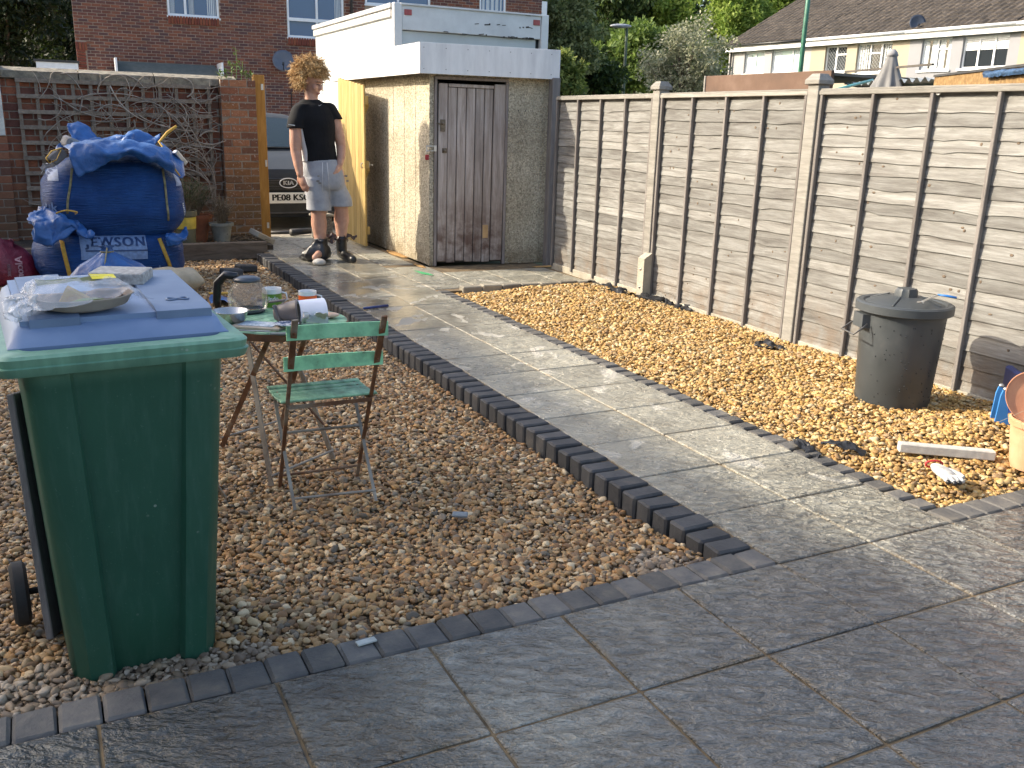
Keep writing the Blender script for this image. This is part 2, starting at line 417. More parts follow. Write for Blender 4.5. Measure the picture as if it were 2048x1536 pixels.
# ---- gravel: a bed sheet plus pebbles
def zl(x, y):
    t = min(1, max(0, (y-.14)/.6)); z = -.028-.05*t+.012*fbm(x*1.3, y*1.3)
    e = min(1, max(0, (-.17-x)/.25)); z -= .012*(1-e)
    return z
def zr(x, y):
    ex = min(1, max(0, (x-1.02)/.6)); ey = min(1, max(0, (y-.15)/.5))*min(1, max(0, (5.43-y)/.35))
    return -.035+ex*ey*(.085+.04*fbm(x*.9+4, y*.9))-.03*max(0, (x-2.2)/.3)*ex
def bed(name, x0, x1, y0, y1, fn, nx, ny):
    b = MB(); b.loft([[Vector((x0+(x1-x0)*i/nx, y0+(y1-y0)*j/ny, fn(x0+(x1-x0)*i/nx, y0+(y1-y0)*j/ny)-.007)) for i in range(nx+1)] for j in range(ny+1)], 0, False, wrap=False)
    return tag(b.build(name, mGRBASE, smooth=True), kind='structure')
bed('gravel_bed', -4.2, -.15, .12, 8.45, zl, 40, 80); bed('gravel_bed', 1.0, 2.62, .12, 5.47, zr, 24, 50)
def pebble_mat(name, cols, rvar=.3):
    t = NT(name); rn = t.rand(); c = t.ramp(rn, cols, 'CONSTANT')
    f = t.noise(t.coord('O'), 2.2, 4, .6); c = t.vary(c, f, .7)
    f2 = t.noise(t.coord('O', (1, 1, 1)), 1.1, 2); c = t.mix(t.ramp(f2, [(.55, 0), (.75, .55)]), c, (.20, .12, .05))
    return t.out(c, .62, None)
L_ = lambda *a: [(i/len(a), c) for i, c in enumerate(a)]
mPEBL = pebble_mat('pebble_mixed', L_((0.361, 0.221, 0.093), (0.232, 0.133, 0.056), (0.463, 0.314, 0.154), (0.168, 0.099, 0.047), (0.335, 0.174, 0.06), (0.438, 0.244, 0.084), (0.116, 0.09, 0.06), (0.54, 0.384, 0.206), (0.27, 0.181, 0.093), (0.218, 0.111, 0.042), (0.386, 0.244, 0.112), (0.619, 0.477, 0.289), (0.361, 0.192, 0.066), (0.193, 0.151, 0.103), (0.297, 0.151, 0.051), (0.154, 0.087, 0.037), (0.258, 0.174, 0.084), (0.399, 0.233, 0.093)))
mPEBR = pebble_mat('pebble_sunlit', L_((0.423, 0.276, 0.1), (0.35, 0.205, 0.068), (0.478, 0.338, 0.144), (0.294, 0.165, 0.052), (0.442, 0.267, 0.08), (0.497, 0.374, 0.184), (0.35, 0.223, 0.088), (0.405, 0.236, 0.064), (0.276, 0.178, 0.088), (0.46, 0.303, 0.108), (0.331, 0.191, 0.06), (0.506, 0.401, 0.232)))  # same stones as the left bed, with the sun's gold put into the colour
mPEBG = pebble_mat('pebble_pale', L_((.26, .195, .125), (.20, .145, .09), (.33, .26, .18), (.14, .10, .065), (.23, .165, .10), (.36, .29, .21), (.18, .13, .085)))
def gravel(name, pts, sizes, mat, label):
    me = bpy.data.meshes.new(name); me.from_pydata(pts, [], []); a = me.attributes.new('sz', 'FLOAT', 'POINT'); a.data.foreach_set('value', sizes)
    me.materials.append(mat); o = bpy.data.objects.new(name, me); COL.objects.link(o); tag(o, label, 'gravel', kind='stuff')
    ng = bpy.data.node_groups.new(name, 'GeometryNodeTree'); ng.interface.new_socket('Geometry', in_out='INPUT', socket_type='NodeSocketGeometry'); ng.interface.new_socket('Geometry', in_out='OUTPUT', socket_type='NodeSocketGeometry')
    N = ng.nodes; Lk = ng.links.new; gi = N.new('NodeGroupInput'); go = N.new('NodeGroupOutput')
    g2 = N.new('GeometryNodeGeometryToInstance')
    for k in range(7):
        ic = N.new('GeometryNodeMeshIcoSphere'); ic.inputs['Radius'].default_value = 1.0; ic.inputs['Subdivisions'].default_value = 2
        sp = N.new('GeometryNodeSetPosition'); nz = N.new('ShaderNodeTexNoise'); nz.inputs['Scale'].default_value = .75; nz.inputs['Detail'].default_value = 1.5
        ps = N.new('GeometryNodeInputPosition'); ad = N.new('ShaderNodeVectorMath'); ad.operation = 'ADD'; ad.inputs[1].default_value = (k*13.7, k*5.1, -k*7.3)
        sb = N.new('ShaderNodeVectorMath'); sb.operation = 'SUBTRACT'; sb.inputs[1].default_value = (.5, .5, .5)
        sc_ = N.new('ShaderNodeVectorMath'); sc_.operation = 'SCALE'; sc_.inputs['Scale'].default_value = 1.5
        Lk(ps.outputs[0], ad.inputs[0]); Lk(ad.outputs[0], nz.inputs['Vector']); Lk(nz.outputs['Color'], sb.inputs[0]); Lk(sb.outputs[0], sc_.inputs[0]); Lk(sc_.outputs[0], sp.inputs['Offset'])
        Lk(ic.outputs['Mesh'], sp.inputs['Geometry'])
        ss = N.new('GeometryNodeSetShadeSmooth'); Lk(sp.outputs[0], ss.inputs[0]); sm_ = N.new('GeometryNodeSetMaterial'); sm_.inputs['Material'].default_value = mat
        Lk(ss.outputs[0], sm_.inputs['Geometry']); Lk(sm_.outputs[0], g2.inputs[0])
    io = N.new('GeometryNodeInstanceOnPoints'); io.inputs['Pick Instance'].default_value = True
    Lk(gi.outputs[0], io.inputs['Points']); Lk(g2.outputs[0], io.inputs['Instance'])
    r1 = N.new('FunctionNodeRandomValue'); r1.data_type = 'FLOAT_VECTOR'; r1.inputs[0].default_value = (-.45, -.45, 0); r1.inputs[1].default_value = (.45, .45, 6.28)
    r2 = N.new('FunctionNodeRandomValue'); r2.data_type = 'FLOAT_VECTOR'; r2.inputs[0].default_value = (.85, .6, .42); r2.inputs[1].default_value = (1.35, 1.0, .78); r2.inputs['Seed'].default_value = 5
    na = N.new('GeometryNodeInputNamedAttribute'); na.data_type = 'FLOAT'; na.inputs['Name'].default_value = 'sz'
    ms = N.new('ShaderNodeVectorMath'); ms.operation = 'SCALE'; Lk(r2.outputs[0], ms.inputs[0]); Lk(na.outputs['Attribute'], ms.inputs['Scale'])
    Lk(r1.outputs[0], io.inputs['Rotation']); Lk(ms.outputs[0], io.inputs['Scale']); Lk(io.outputs[0], go.inputs[0])
    md = o.modifiers.new('pebbles', 'NODES'); md.node_group = ng; return o
def scatter(x0, x1, y0, y1, fn, pitch, keep=None, s=(.0080, .0205), lift=.012):
    P = []; Z = []; y = y0
    while y < y1:
        pt = pitch*(1+.035*max(0, y-1)); x = x0
        while x < x1:
            px_ = x+rng.uniform(-.6, .6)*pt; py_ = y+rng.uniform(-.6, .6)*pt
            if x0 < px_ < x1 and y0 < py_ < y1 and (keep is None or keep(px_, py_)):
                k = rng.random(); sz = (s[0]+(s[1]-s[0])*k**2.6)*(pt/pitch)**.75
                P.append((px_, py_, fn(px_, py_)+rng.uniform(-.006, lift))); Z.append(sz)
            x += pt
        y += pt*.9
    return P, Z
vis = lambda x, y: x > -2.62-(y)*.012+(-.5 if y < 1 else 0)
pale = lambda x, y: (y < .40-.22*abs(x+2.25)+.22*fbm(x*4, y*4) and x < -1.75) or (x > -.5 and y < .28+.15*fbm(x*5, y*5) and x < -.2)
P, Z = scatter(-3.1, -.165, .142, 8.42, zl, .0168, lambda x, y: vis(x, y) and not pale(x, y)); gravel('gravel', P, Z, mPEBL, 'mixed brown river gravel filling the bed left of the path')
P, Z = scatter(-3.1, -.165, .142, 1.6, zl, .0168, lambda x, y: vis(x, y) and pale(x, y), s=(.0085, .021)); gravel('gravel', P, Z, mPEBG, 'pale dusty gravel around the foot of the wheeled bin')
P, Z = scatter(1.015, 2.5, .142, 5.45, zr, .0168, s=(.0082, .0205), lift=.016); gravel('gravel', P, Z, mPEBR, 'gravel tinted gold for sunlight, heaped between the path and the fence')

# ================================================================ FENCE ON THE RIGHT
def wood_mat(name, cols, st, sc=3.0, rough=.85, rnd=.3, knots=False, coord='W', stain=None):
    t = NT(name); v = t.coord(coord, st)
    f = t.noise(v, sc, 7, .65, .6); c = t.ramp(f, cols)
    g2 = t.noise(t.coord(coord, tuple(q*5 for q in st)), sc, 3, .6); c = t.vary(c, g2, .4)
    c = t.vary(c, t.rand(), rnd)
    if stain:
        P = sep(t); m = t.math('MULTIPLY', smooth(t, P['Z'], stain[1], stain[0]), t.ramp(t.noise(t.coord(coord), 6, 5, .65), [(.38, 0), (.6, 1)]))
        c = t.mix(t.math('MULTIPLY', m, stain[3]), c, stain[2])
    h = t.noise(v, sc*4, 5, .7)
    return t.out(c, rough, t.bump(h, .55, .004), Specular_IOR_Level=.25)
mFSLAT = wood_mat('weathered_slat', [(0.28, (0.112, 0.1047, 0.097)), (0.5, (0.196, 0.1928, 0.1814)), (0.72, (0.28, 0.282, 0.2722))], (3, .8, 9), 3.2, rnd=.42, stain=(-.05, .55, (.16, .11, .07), .65))
mFBAT = wood_mat('weathered_batten', [(0.3, (0.126, 0.1142, 0.1062)), (0.7, (0.231, 0.2128, 0.2006))], (9, 9, .8), 3.0)
mFRAIL = wood_mat('weathered_rail', [(0.3, (0.184, 0.174, 0.1549)), (0.7, (0.3105, 0.2976, 0.2705))], (9, .9, 9), 3.0)
mKNOT = M('wood_knot', [(.3, (.09, .065, .045)), (.7, (.19, .145, .105))], sc=60, rough=.9)
mCONC = M('concrete', [(.3, (.25, .225, .18)), (.7, (.42, .39, .32))], sc=7, rough=.92, bump=.5, bsc=90)
POSTS = [(2.625, 6.50), (2.565, 4.57), (2.505, 2.665), (2.475, .73), (2.445, -1.2)]
flab = ['slatted fence panel next to the shed, partly in its shadow', 'slatted fence panel between the two tall capped posts', 'slatted fence panel behind the dustbin', 'slatted fence panel at the edge of the photo past the dustbin']
for k in range(4):
    (xa, ya), (xb, yb) = POSTS[k], POSTS[k+1]
    L = math.hypot(xb-xa, yb-ya); ang = math.atan2(yb-ya, xb-xa)
    rt = thing('slatted_fence', flab[k], 'fence panel', (xa, ya, .02), ang, 'slatted panels of the right-hand fence')
    # local: +x along panel (towards the camera), +y faces away from the garden / -y?  garden side is local -y
    gs = -1
    a0, a1 = .055, L-.055; top = 1.735
    nrow = 20; hh = (top-.10)/nrow; rr = random.Random(k+3)
    zz = .02
    hs = [rr.uniform(.8, 1.2) for _ in range(nrow)]; tot = sum(hs); hs = [q/tot*(top-.045) for q in hs]
    for i in range(nrow):
        b = MB(); nseg = 18; rows = []; ph = rr.random()*50; h = hs[i]
        kx = rr.uniform(.3, L-.3)
        for s_ in range(nseg+1):
            u = a0+(a1-a0)*s_/nseg
            wv = .011*mnoise.noise(Vector((u*2.2, ph, 0)))+.007*mnoise.noise(Vector((u*7, ph, 3)))-.012*math.exp(-((u-kx)/.06)**2)
            wp = .004*mnoise.noise(Vector((u*3, ph, 9)))
            zb = zz-.012+wv; zt = zz+h+.012
            yo = gs*(-.018)  # bottom edge proud
            rows.append([Vector((u, gs*.021+wp, zb)), Vector((u, gs*.012+wp, zb+.002)), Vector((u, gs*.002, zt)), Vector((u, gs*.009, zt))])
        b.loft(rows, 0, True)
        # knots: slightly raised rough ovals
        o = b.build('slat', mFSLAT, rt, smooth=False, world=False)
        if k > 0:
            kb = MB()
            for q in range(rr.choice((1, 2, 2, 3))):
                u = rr.uniform(.15, L-.15); zk = zz+h*rr.uniform(.35, .75); t_ = (zk-zz)/h
                kb.sphere((u, gs*(.0215-.0125*t_), zk), (.012*rr.uniform(.6, 1.2), .0035, .009*rr.uniform(.6, 1.2)), 8, 5)
            kb.build('knot', mKNOT, o, smooth=True, world=False, kind='stuff')
        zz += h
    for i in range(5):
        u = a0+.02+(a1-a0-.04)*i/4; b = MB()
        b.box((u, gs*.036, (top-.02)/2+.005), (.0125, .014, (top-.03)/2), bev=.003); b.build('batten', mFBAT, rt, world=False)
    b = MB(); b.box(((a0+a1)/2, gs*.03, top-.010), ((a1-a0)/2, .024, .014), bev=.003); b.build('top_rail', mFRAIL, rt, world=False)
    b = MB(); b.box(((a0+a1)/2, gs*.012, top+.0105), ((a1-a0)/2, .032, .006), bev=.002); b.build('capping', mFRAIL, rt, world=False)
    b = MB(); b.box(((a0+a1)/2, gs*.01, -.01), ((a1-a0)/2, .02, .05), bev=.004); b.build('gravel_board', mCONC, rt, world=False)
plab = ['plain weathered post where fence meets shed', 'tall fence post with cap behind the short concrete spur', 'tall fence post with cap between the two wide panels', 'fence post behind the dustbin shadow', 'fence post out by the patio']
for k, (x, y) in enumerate(POSTS):
    rt = thing('fence_post', plab[k], 'fence post', (x-.01, y, 0), 0, 'posts of the right-hand fence'); b = MB()
    if k == 0:
        b.box((2.70, 6.72, .97), (.045, .05, .99), rotz(-.05), bev=.005)
        b.build('shaft', mFBAT, rt); continue
    b.box((x-.01, y, .90), (.05, .05, .9), bev=.004); b.build('shaft', mFRAIL, rt)
    c = MB(); c.box((x-.01, y, 1.815), (.068, .068, .016), bev=.004); c.loft([[Vector((x-.01+sx*.064, y+sy*.064, 1.83)) for sx, sy in ((-1, -1), (1, -1), (1, 1), (-1, 1))], [Vector((x-.01+sx*.036, y+sy*.036, 1.868)) for sx, sy in ((-1, -1), (1, -1), (1, 1), (-1, 1))]])
    c.build('cap', mFRAIL, rt)
rt = thing('concrete_spur', 'short concrete repair spur bolted to foot of fence post', 'concrete post', (2.47, 4.53, 0)); b = MB()
b.loft([[Vector((2.475+sx*.04, 4.53+sy*.048, z+(0.05 if (top_ and sx > 0) else 0))) for sx, sy in ((-1, -1), (1, -1), (1, 1), (-1, 1))] for z, top_ in ((-.05, 0), (.375, 1))]); b.build('shaft', mCONC, rt)
mSTEEL = M('dull_steel', [(.3, (.30, .29, .27)), (.7, (.5, .49, .47))], sc=12, rough=.4, metal=.9)
for z in (.12, .28): q = MB(); q.sphere((2.434, 4.53, z), (.008, .014, .014), 10, 6); q.build('bolt', mSTEEL, rt, smooth=True)
for (px_, py_, lb_) in ((1459, 187, 'small white disc nailed on the fence top above the second panel'), (1877, 184, 'small white disc nailed on the fence top above the wide near panel')):
    q = Vector(gx(px_, py_, 2.452 if px_ > 1600 else 2.515)); b = MB(); b.lathe([(1e-3, -.004), (.017, -.003), (.017, .003), (1e-3, .004)], q, 14, 0, Matrix.Rotation(math.pi/2, 3, 'Y')); tag(b.build('white_disc', plain('white_plastic_disc', (.6, .6, .58))), lb_, 'disc')
mSAND = M('orange_sand', [(.3, (.26, .14, .045)), (.7, (.42, .25, .09))], sc=14, rough=.95, bump=.5, bsc=120)
for k, (px_, py_, a_, b2_, lb_) in enumerate(((795, 508, .32, .07, 'orange sand swept along the foot of the shed wall'), (1095, 533, .20, .06, 'orange sand in the corner between shed and fence'), (840, 532, .16, .035, 'orange sand by the shed corner post'))):
    q = gz(px_, py_, .0); b = MB(); rings = []
    for f_, z_ in ((1.0, .0015), (.75, .006), (.4, .010), (.02, .011)): rings.append([Vector((q[0]+(b2_ if k != 1 else a_)*f_*math.cos(t_)*(1+.35*fbm(math.cos(t_)*1.5+k, math.sin(t_)*1.5)), q[1]+(a_ if k != 1 else b2_)*f_*math.sin(t_)*(1+.35*fbm(math.cos(t_)*1.5, math.sin(t_)*1.5+k)), z_)) for t_ in [2*math.pi*i/28 for i in range(28)]])
    b.loft(rings, 0, True); tag(b.build('sand', mSAND, smooth=True), lb_, 'sand', kind='stuff')
# ================================================================ BRICKWORK
def brick_mat(name, cols, isl=False, stain=None, white=0.0):
    t = NT(name); rn = t.rand(isl); c = t.ramp(rn, cols, 'CONSTANT')
    f = t.noise(t.coord('W'), 30, 5, .7); c = t.vary(c, f, .9)
    f2 = t.noise(t.coord('W'), 3, 4, .6); c = t.vary(c, f2, .5)
    if stain:
        P = sep(t); m = t.math('MULTIPLY', smooth(t, P['Z'], stain[1], stain[0]), t.ramp(f2, [(.3, .35), (.6, 1)]))
        c = t.mix(t.math('MULTIPLY', m, stain[3]), c, stain[2])
    if white:
        sp = t.ramp(t.noise(t.coord('W'), 42, 3, .6), [(.62, 0), (.66, 1)]); c = t.mix(t.math('MULTIPLY', sp, white), c, (.5, .46, .4))
    return t.out(c, .9, t.bump(t.noise(t.coord('W'), 90, 5), .7, .004), Specular_IOR_Level=.2)
def brick_variants(name, L, H, D, m, n=4):
    out = []
    for k in range(n):
        b = MB(); b.box((0, 0, 0), (L/2, D/2, H/2), bev=.0045); r = random.Random(k+17)
        b.v = [tuple(c+r.uniform(-.002, .002) for c in q) for q in b.v]; out.append(b.mesh(name, m))
    return out
def place_bricks(parent, specs, meshes, L, matstuff, limit=300, key=None):
    """specs: (pos, length, yaw, roll) ; nearest 'limit' as objects, the rest joined"""
    specs = sorted(specs, key=key or (lambda s: (Vector(s[0])-Vector(CAM)).length))
    for p, l, yw, tilt in specs[:limit]:
        obj_at('brick', random.choice(meshes), p, parent, (tilt, 0, yw), (l/L, 1, 1))
    if len(specs) > limit:
        b = MB()
        for p, l, yw, tilt in specs[limit:]:
            me = meshes[0]; R = Matrix.Rotation(yw, 3, 'Z')
            b.add([R @ Vector((v.co.x*l/L, v.co.y, v.co.z))+Vector(p) for v in me.vertices], [tuple(q.vertices) for q in me.polygons])
        b.build('brick', matstuff, parent, kind='stuff')
def courses(x0, x1, z0, nz, pitch, bl, holes=(), start=0, joint=.011):
    """(x, z, length) of every brick in running bond, cut at the rectangular openings (a0, a1, z0, z1)"""
    out = []
    for k in range(nz):
        z = z0+(k+.5)*pitch; free = [(x0, x1)]
        for a0, a1, h0, h1 in holes:
            if h0 < z < h1: free = [(p, q) for s_, e_ in free for p, q in ((s_, min(e_, a0)), (max(s_, a1), e_)) if q-p > .01]
        x = x0-(bl/2 if (k+start) % 2 else 0)
        while x < x1-.02:
            for s_, e_ in free:
                a = max(x, s_); e = min(x+bl, e_)
                if e-a > .035: out.append(((a+e)/2, z, e-a-joint))
            x += bl
    return out
mMORT = M('mortar', [(.3, (.17, .135, .105)), (.7, (.30, .25, .195))], sc=12, rough=.95, bump=.5, bsc=120)
BRC = L_((0.174, 0.068, 0.045), (0.227, 0.089, 0.056), (0.151, 0.064, 0.048), (0.258, 0.111, 0.065), (0.197, 0.074, 0.045), (0.288, 0.105, 0.059), (0.174, 0.086, 0.059), (0.129, 0.055, 0.043))
mBRW = brick_mat('garden_brick', BRC, stain=(.3, 1.2, (.115, .085, .05), .7)); mBRWi = brick_mat('garden_brick_far', BRC, True)
mBRP = brick_mat('pier_brick', L_((0.221, 0.091, 0.053), (0.273, 0.122, 0.067), (0.169, 0.079, 0.052), (0.312, 0.14, 0.075), (0.247, 0.11, 0.052)), stain=(.2, 1.4, (.14, .095, .04), .75), white=.55)
YW = 9.75; PB = .0865; BL = .235
wall = thing('brick_wall', 'old brown brick garden wall carrying the trellis', 'wall', (-1.4, YW, 0))
b = MB(); b.box((-2.1, YW+.109, .93), (1.86, .1, .92)); b.build('mortar', mMORT, wall)
mv = brick_variants('brick', BL-.011, PB-.012, .20, mBRW)
sp = [((x, YW+.104+random.uniform(-.003, .003), z), l, 0, random.uniform(-.01, .01)) for x, z, l in courses(-3.9, -.235, .0, 21, PB, BL)]
place_bricks(wall, sp, mv, BL-.011, mBRWi, 300, key=lambda s: -s[0][0])
# pier that stands a little proud
pier = thing('brick_pier', 'moss-stained brick pier beside the orange gate post', 'pier', (-.03, YW-.05, 0))
b = MB(); b.box((-.025, YW+.035, .95), (.205, .168, .95)); b.build('mortar', mMORT, pier)
pv = brick_variants('brick', .2, PB-.012, .11, mBRP)
for x, z, l in courses(-.235, .185, 0, 22, PB, .212): obj_at('brick', random.choice(pv), (x, YW-.085+.006*random.random(), z+.0), pier, (0, 0, random.uniform(-.01, .01)), (l/.2, 1, 1))
for k in range(22): obj_at('brick', pv[k % 4], (-.19, YW+.02, k*PB+PB/2), pier, (0, 0, math.pi/2), (.9, .8, 1)); obj_at('brick', pv[(k+1) % 4], (.14, YW+.05, k*PB+PB/2), pier, (0, 0, math.pi/2), (1, .8, 1))
lp = thing('brick_pier', 'dark brick pier at the left end of the garden wall', 'pier', (-2.72, YW-.05, 0))
b = MB(); b.box((-2.78, YW+.03, .98), (.24, .105, .98)); b.build('mortar', mMORT, lp)
for x, z, l in courses(-2.98, -2.53, 0, 23, PB, .225): obj_at('brick', random.choice(mv), (x, YW-.02, z), lp, (0, 0, random.uniform(-.01, .01)), (l/(BL-.011), .6, 1))
mCOPE = M('lichened_coping', [(.3, (.12, .11, .09)), (.5, (.24, .21, .16)), (.7, (.36, .33, .25))], sc=14, rough=.95, bump=.7, bsc=60, bdist=.006, rnd=.25)
x = -3.45
for L in (.92, .78, .80, .74, .195):
    b = MB(); b.loft([[Vector((xx, YW+.1+yy, zz)) for xx, yy, zz in ((x+L-.012 if e else x, -.16, 1.825), (x+L-.012 if e else x, .16, 1.825), (x+L-.012 if e else x, .16, 1.90), (x+L-.012 if e else x, 0, 1.945), (x+L-.012 if e else x, -.16, 1.90))] for e in (0, 1)])
    b.build('coping_stone', mCOPE, wall); x += L
# small pale sign fixed on left pier
b = MB(); b.box((-2.60, YW-.09, 1.48), (.055, .012, .27), bev=.003)
tag(b.build('notice_board', plain('pale_board', (.55, .53, .48))), 'narrow pale board fixed on the pier at the left edge', 'board')
# weed growing on top of the pier
mWEED = M('weed_leaf', [(.3, (.10, .17, .04)), (.7, (.22, .32, .09))], sc=20, rough=.6, isl=True, rnd=.6)
def leaf(b, p, d, L, W, up=Vector((0, 0, 1)), mi=0):
    d = d.normalized(); s_ = d.cross(up)
    if s_.length < 1e-3: s_ = Vector((1, 0, 0))
    s_.normalize(); n = s_.cross(d); b.add([p, p+d*L*.5+s_*W/2+n*L*.06, p+d*L, p+d*L*.5-s_*W/2+n*L*.06], [(0, 1, 2, 3)], mi)
wd = thing('weed', 'small green weed sprouting on top of the brick pier', 'weed', (-.08, YW, 1.9))
st_ = MB(); lf = MB()
for k in range(7):
    bx = -.2+k*.06; h = .08+.28*math.exp(-((k-3)/1.2)**2); pts = [Vector((bx, YW, 1.9)), Vector((bx+.02, YW-.01, 1.9+h*.6)), Vector((bx+.03*random.uniform(-1, 1), YW-.02, 1.9+h))]
    st_.tube(pts, .004, 5)
    for q in range(12):
        t_ = random.uniform(.25, 1); p = Vector((bx, YW, 1.9+h*t_)); leaf(lf, p, Vector((random.uniform(-1, 1), random.uniform(-1, .4), random.uniform(-.1, .7))), random.uniform(.04, .09), .03)
st_.build('stem', mWEED, wd); lf.build('leaves', mWEED, wd, kind='stuff')

# ---- trellis and bare climber
mTREL = wood_mat('trellis_wood', [(.3, (.15, .118, .09)), (.7, (.28, .235, .19))], (4, 4, 4), 5)
tr = thing('trellis', 'weathered square trellis fixed to the brick wall', 'trellis', (-1.4, YW-.04, .5))
for k in range(12):
    x = -2.375+k*.184; b = MB(); b.box((x+random.uniform(-.004, .004), YW-.035, 1.13), (.019, .009, .68), bev=.002); b.build('upright', mTREL, tr)
for k in range(9):
    z = .47+k*.1665; b = MB(); b.box((-1.363, YW-.053, z), (1.035, .009, .022), rotz(0), bev=.002); b.build('rail', mTREL, tr)
vn = thing('climber', 'leafless grey climber tangled over the trellis', 'climber', (-1.2, YW-.1, .3))
mVINE = M('dry_vine', [(.3, (.22, .18, .14)), (.7, (.38, .33, .28))], sc=10, rough=.9, isl=True, rnd=.5)
b = MB(); rv = random.Random(5)
for k in range(150):
    x = rv.uniform(-2.25, -.30); z = rv.uniform(.75, 1.80); a = rv.uniform(-1, 1)*1.6; cur = rv.uniform(-1, 1)*3.4; pts = []; L = rv.uniform(.25, .95); y = YW-.07-rv.random()*.06
    for i in range(10):
        pts.append(Vector((x, y+.02*math.sin(i), z))); x += math.cos(a)*L/9; z += math.sin(a)*L/9*.9; a += cur/9+rv.uniform(-.12, .12)
        z = min(1.9, max(.45, z)); x = min(-.2, max(-2.5, x))
    r0 = rv.choice((.0035, .004, .005, .006, .0095)); b.tube(pts, [r0*(1-.5*i/9) for i in range(10)], 5)
b.build('stems', mVINE, vn, smooth=True)

# ---- sleeper bed in front of the wall
mSLEEP = wood_mat('old_sleeper', [(.3, (.085, .065, .05)), (.7, (.22, .18, .14))], (1, 6, 6), 3, rough=.9)
b = MB(); b.box((-1.55, 8.58, .01), (1.56, .06, .095), rotz(0), bev=.008); b.v = [tuple(np.array(q)+np.array((.006*mnoise.noise(Vector(q)*5), .006*mnoise.noise(Vector(q)*7), .006*mnoise.noise(Vector(q)*9)))) for q in b.v]
tag(b.build('timber_sleeper', mSLEEP), 'long grey timber sleeper holding back the planting bed', 'sleeper')
b = MB(); b.box((-2.05, 9.2, .015), (2.15, .57, .035)); soil = tag(b.build('soil_bed', mSOIL), kind='structure')
lit = MB()
for k in range(900):
    p = Vector((random.uniform(-1.2, .1), random.uniform(8.68, 9.6), .052+random.random()*.02)); a = random.uniform(0, 6.28)
    leaf(lit, p, Vector((math.cos(a), math.sin(a), random.uniform(-.1, .3))), random.uniform(.03, .09), random.uniform(.01, .03))
tag(lit.build('leaf_litter', M('leaf_litter', [(.3, (.09, .06, .035)), (.7, (.26, .20, .12))], sc=20, rough=.9, isl=True, rnd=.7)), 'dead leaves and moss lying on the planting bed', 'leaves', kind='stuff')
b = MB(); b.box((.05, 9.0, .11), (.13, .10, .035), Matrix.Rotation(.5, 3, 'Y') @ rotz(.4), bev=.01); tag(b.build('stone_block', mCONC), 'pale stone wedge leaning at the foot of the gate post', 'stone')

# ---- plant pots
def pot(name, label, x, y, r0, r1, h, mat, z0=.05, rim=.015):
    t = thing(name, label, 'plant pot', (x, y, z0), 0); b = MB()
    b.lathe([(1e-3, 0), (r0, 0), (r0+(r1-r0)*.85, h*.85), (r1+rim, h*.86), (r1+rim, h), (r1-.008, h), (r1-.02, h*.9), (1e-3, h*.88)], (x, y, z0), 26); b.build('pot', mat, t, smooth=True, sharp=35); return t
mGREYP = M('grey_pot', [(.4, (.16, .17, .155)), (.62, (.24, .25, .22)), (.72, (.05, .05, .045))], sc=9, rough=.7)
mTERR = M('terracotta', [(.3, (.40, .16, .085)), (.7, (.56, .27, .15))], sc=7, rough=.85, bump=.3, bsc=80)
mTERR2 = M('dark_terracotta', [(.3, (.20, .065, .03)), (.7, (.34, .13, .06))], sc=7, rough=.85)
pot('plant_pot', 'grey plastic plant pot holding straggly herb', -.42, 8.95, .085, .125, .24, mGREYP)
pot('plant_pot', 'terracotta plant pot behind the grey one', -.66, 9.12, .10, .15, .32, mTERR2)
t = pot('plant_pot', 'olive pot with yellow band beside the blue bags', -.84, 8.80, .105, .125, .40, M('olive_pot', [(.3, (.07, .075, .045)), (.7, (.13, .125, .08))], sc=5, rough=.6))
b = MB(); b.lathe([(.1185, .20), (.1255, .32), (.1255, .33)], (-.84, 8.80, .05), 26); b.build('yellow_band', plain('yellow_band', (.52, .40, .06)), t, smooth=True)
pot('plant_pot', 'small pale pot standing on the bed by the wall', -2.12, 9.0, .075, .11, .16, plain('pale_pot', (.33, .33, .29)))
mHERB = M('herb', [(.3, (.035, .05, .018)), (.7, (.10, .125, .045))], sc=20, rough=.8, isl=True, rnd=.8)
mHERBD = M('dry_herb', [(.3, (.12, .095, .06)), (.7, (.24, .19, .13))], sc=20, rough=.9, isl=True, rnd=.6)
def herb(label, x, y, z, h, w_, n, mat, nm='herb_plant'):
    t = thing(nm, label, 'plant', (x, y, z)); s_ = MB(); l_ = MB()
    for k in range(n):
        a = random.uniform(0, 6.28); o_ = random.random()**.6; tip = Vector((x+math.cos(a)*w_*o_, y+math.sin(a)*w_*o_, z+h*(1-.35*o_)*random.uniform(.55, 1))); base = Vector((x+math.cos(a)*.03, y+math.sin(a)*.03, z))
        mid = (base+tip)/2+Vector((0, 0, .05)); s_.tube([base, mid, tip], .0018, 4)
        for q in range(11):
            f = random.uniform(.3, 1); p = base.lerp(tip, f)+Vector((0, 0, .05*math.sin(f*3)));leaf(l_, p, Vector((random.uniform(-1, 1), random.uniform(-1, 1), random.uniform(0, 1.2))), random.uniform(.02, .045), .007)
    s_.build('stem', mHERBD, t); l_.build('leaves', mat, t, kind='stuff')
herb('grey-green lavender bush in the terracotta pot', -.68, 9.12, .34, .50, .25, 150, mHERB)
herb('dry straggly herb in the grey pot', -.42, 8.95, .26, .40, .22, 90, mHERBD)
herb('green sprigs leaning out of the olive pot', -.82, 8.85, .42, .44, .2, 70, mHERB)

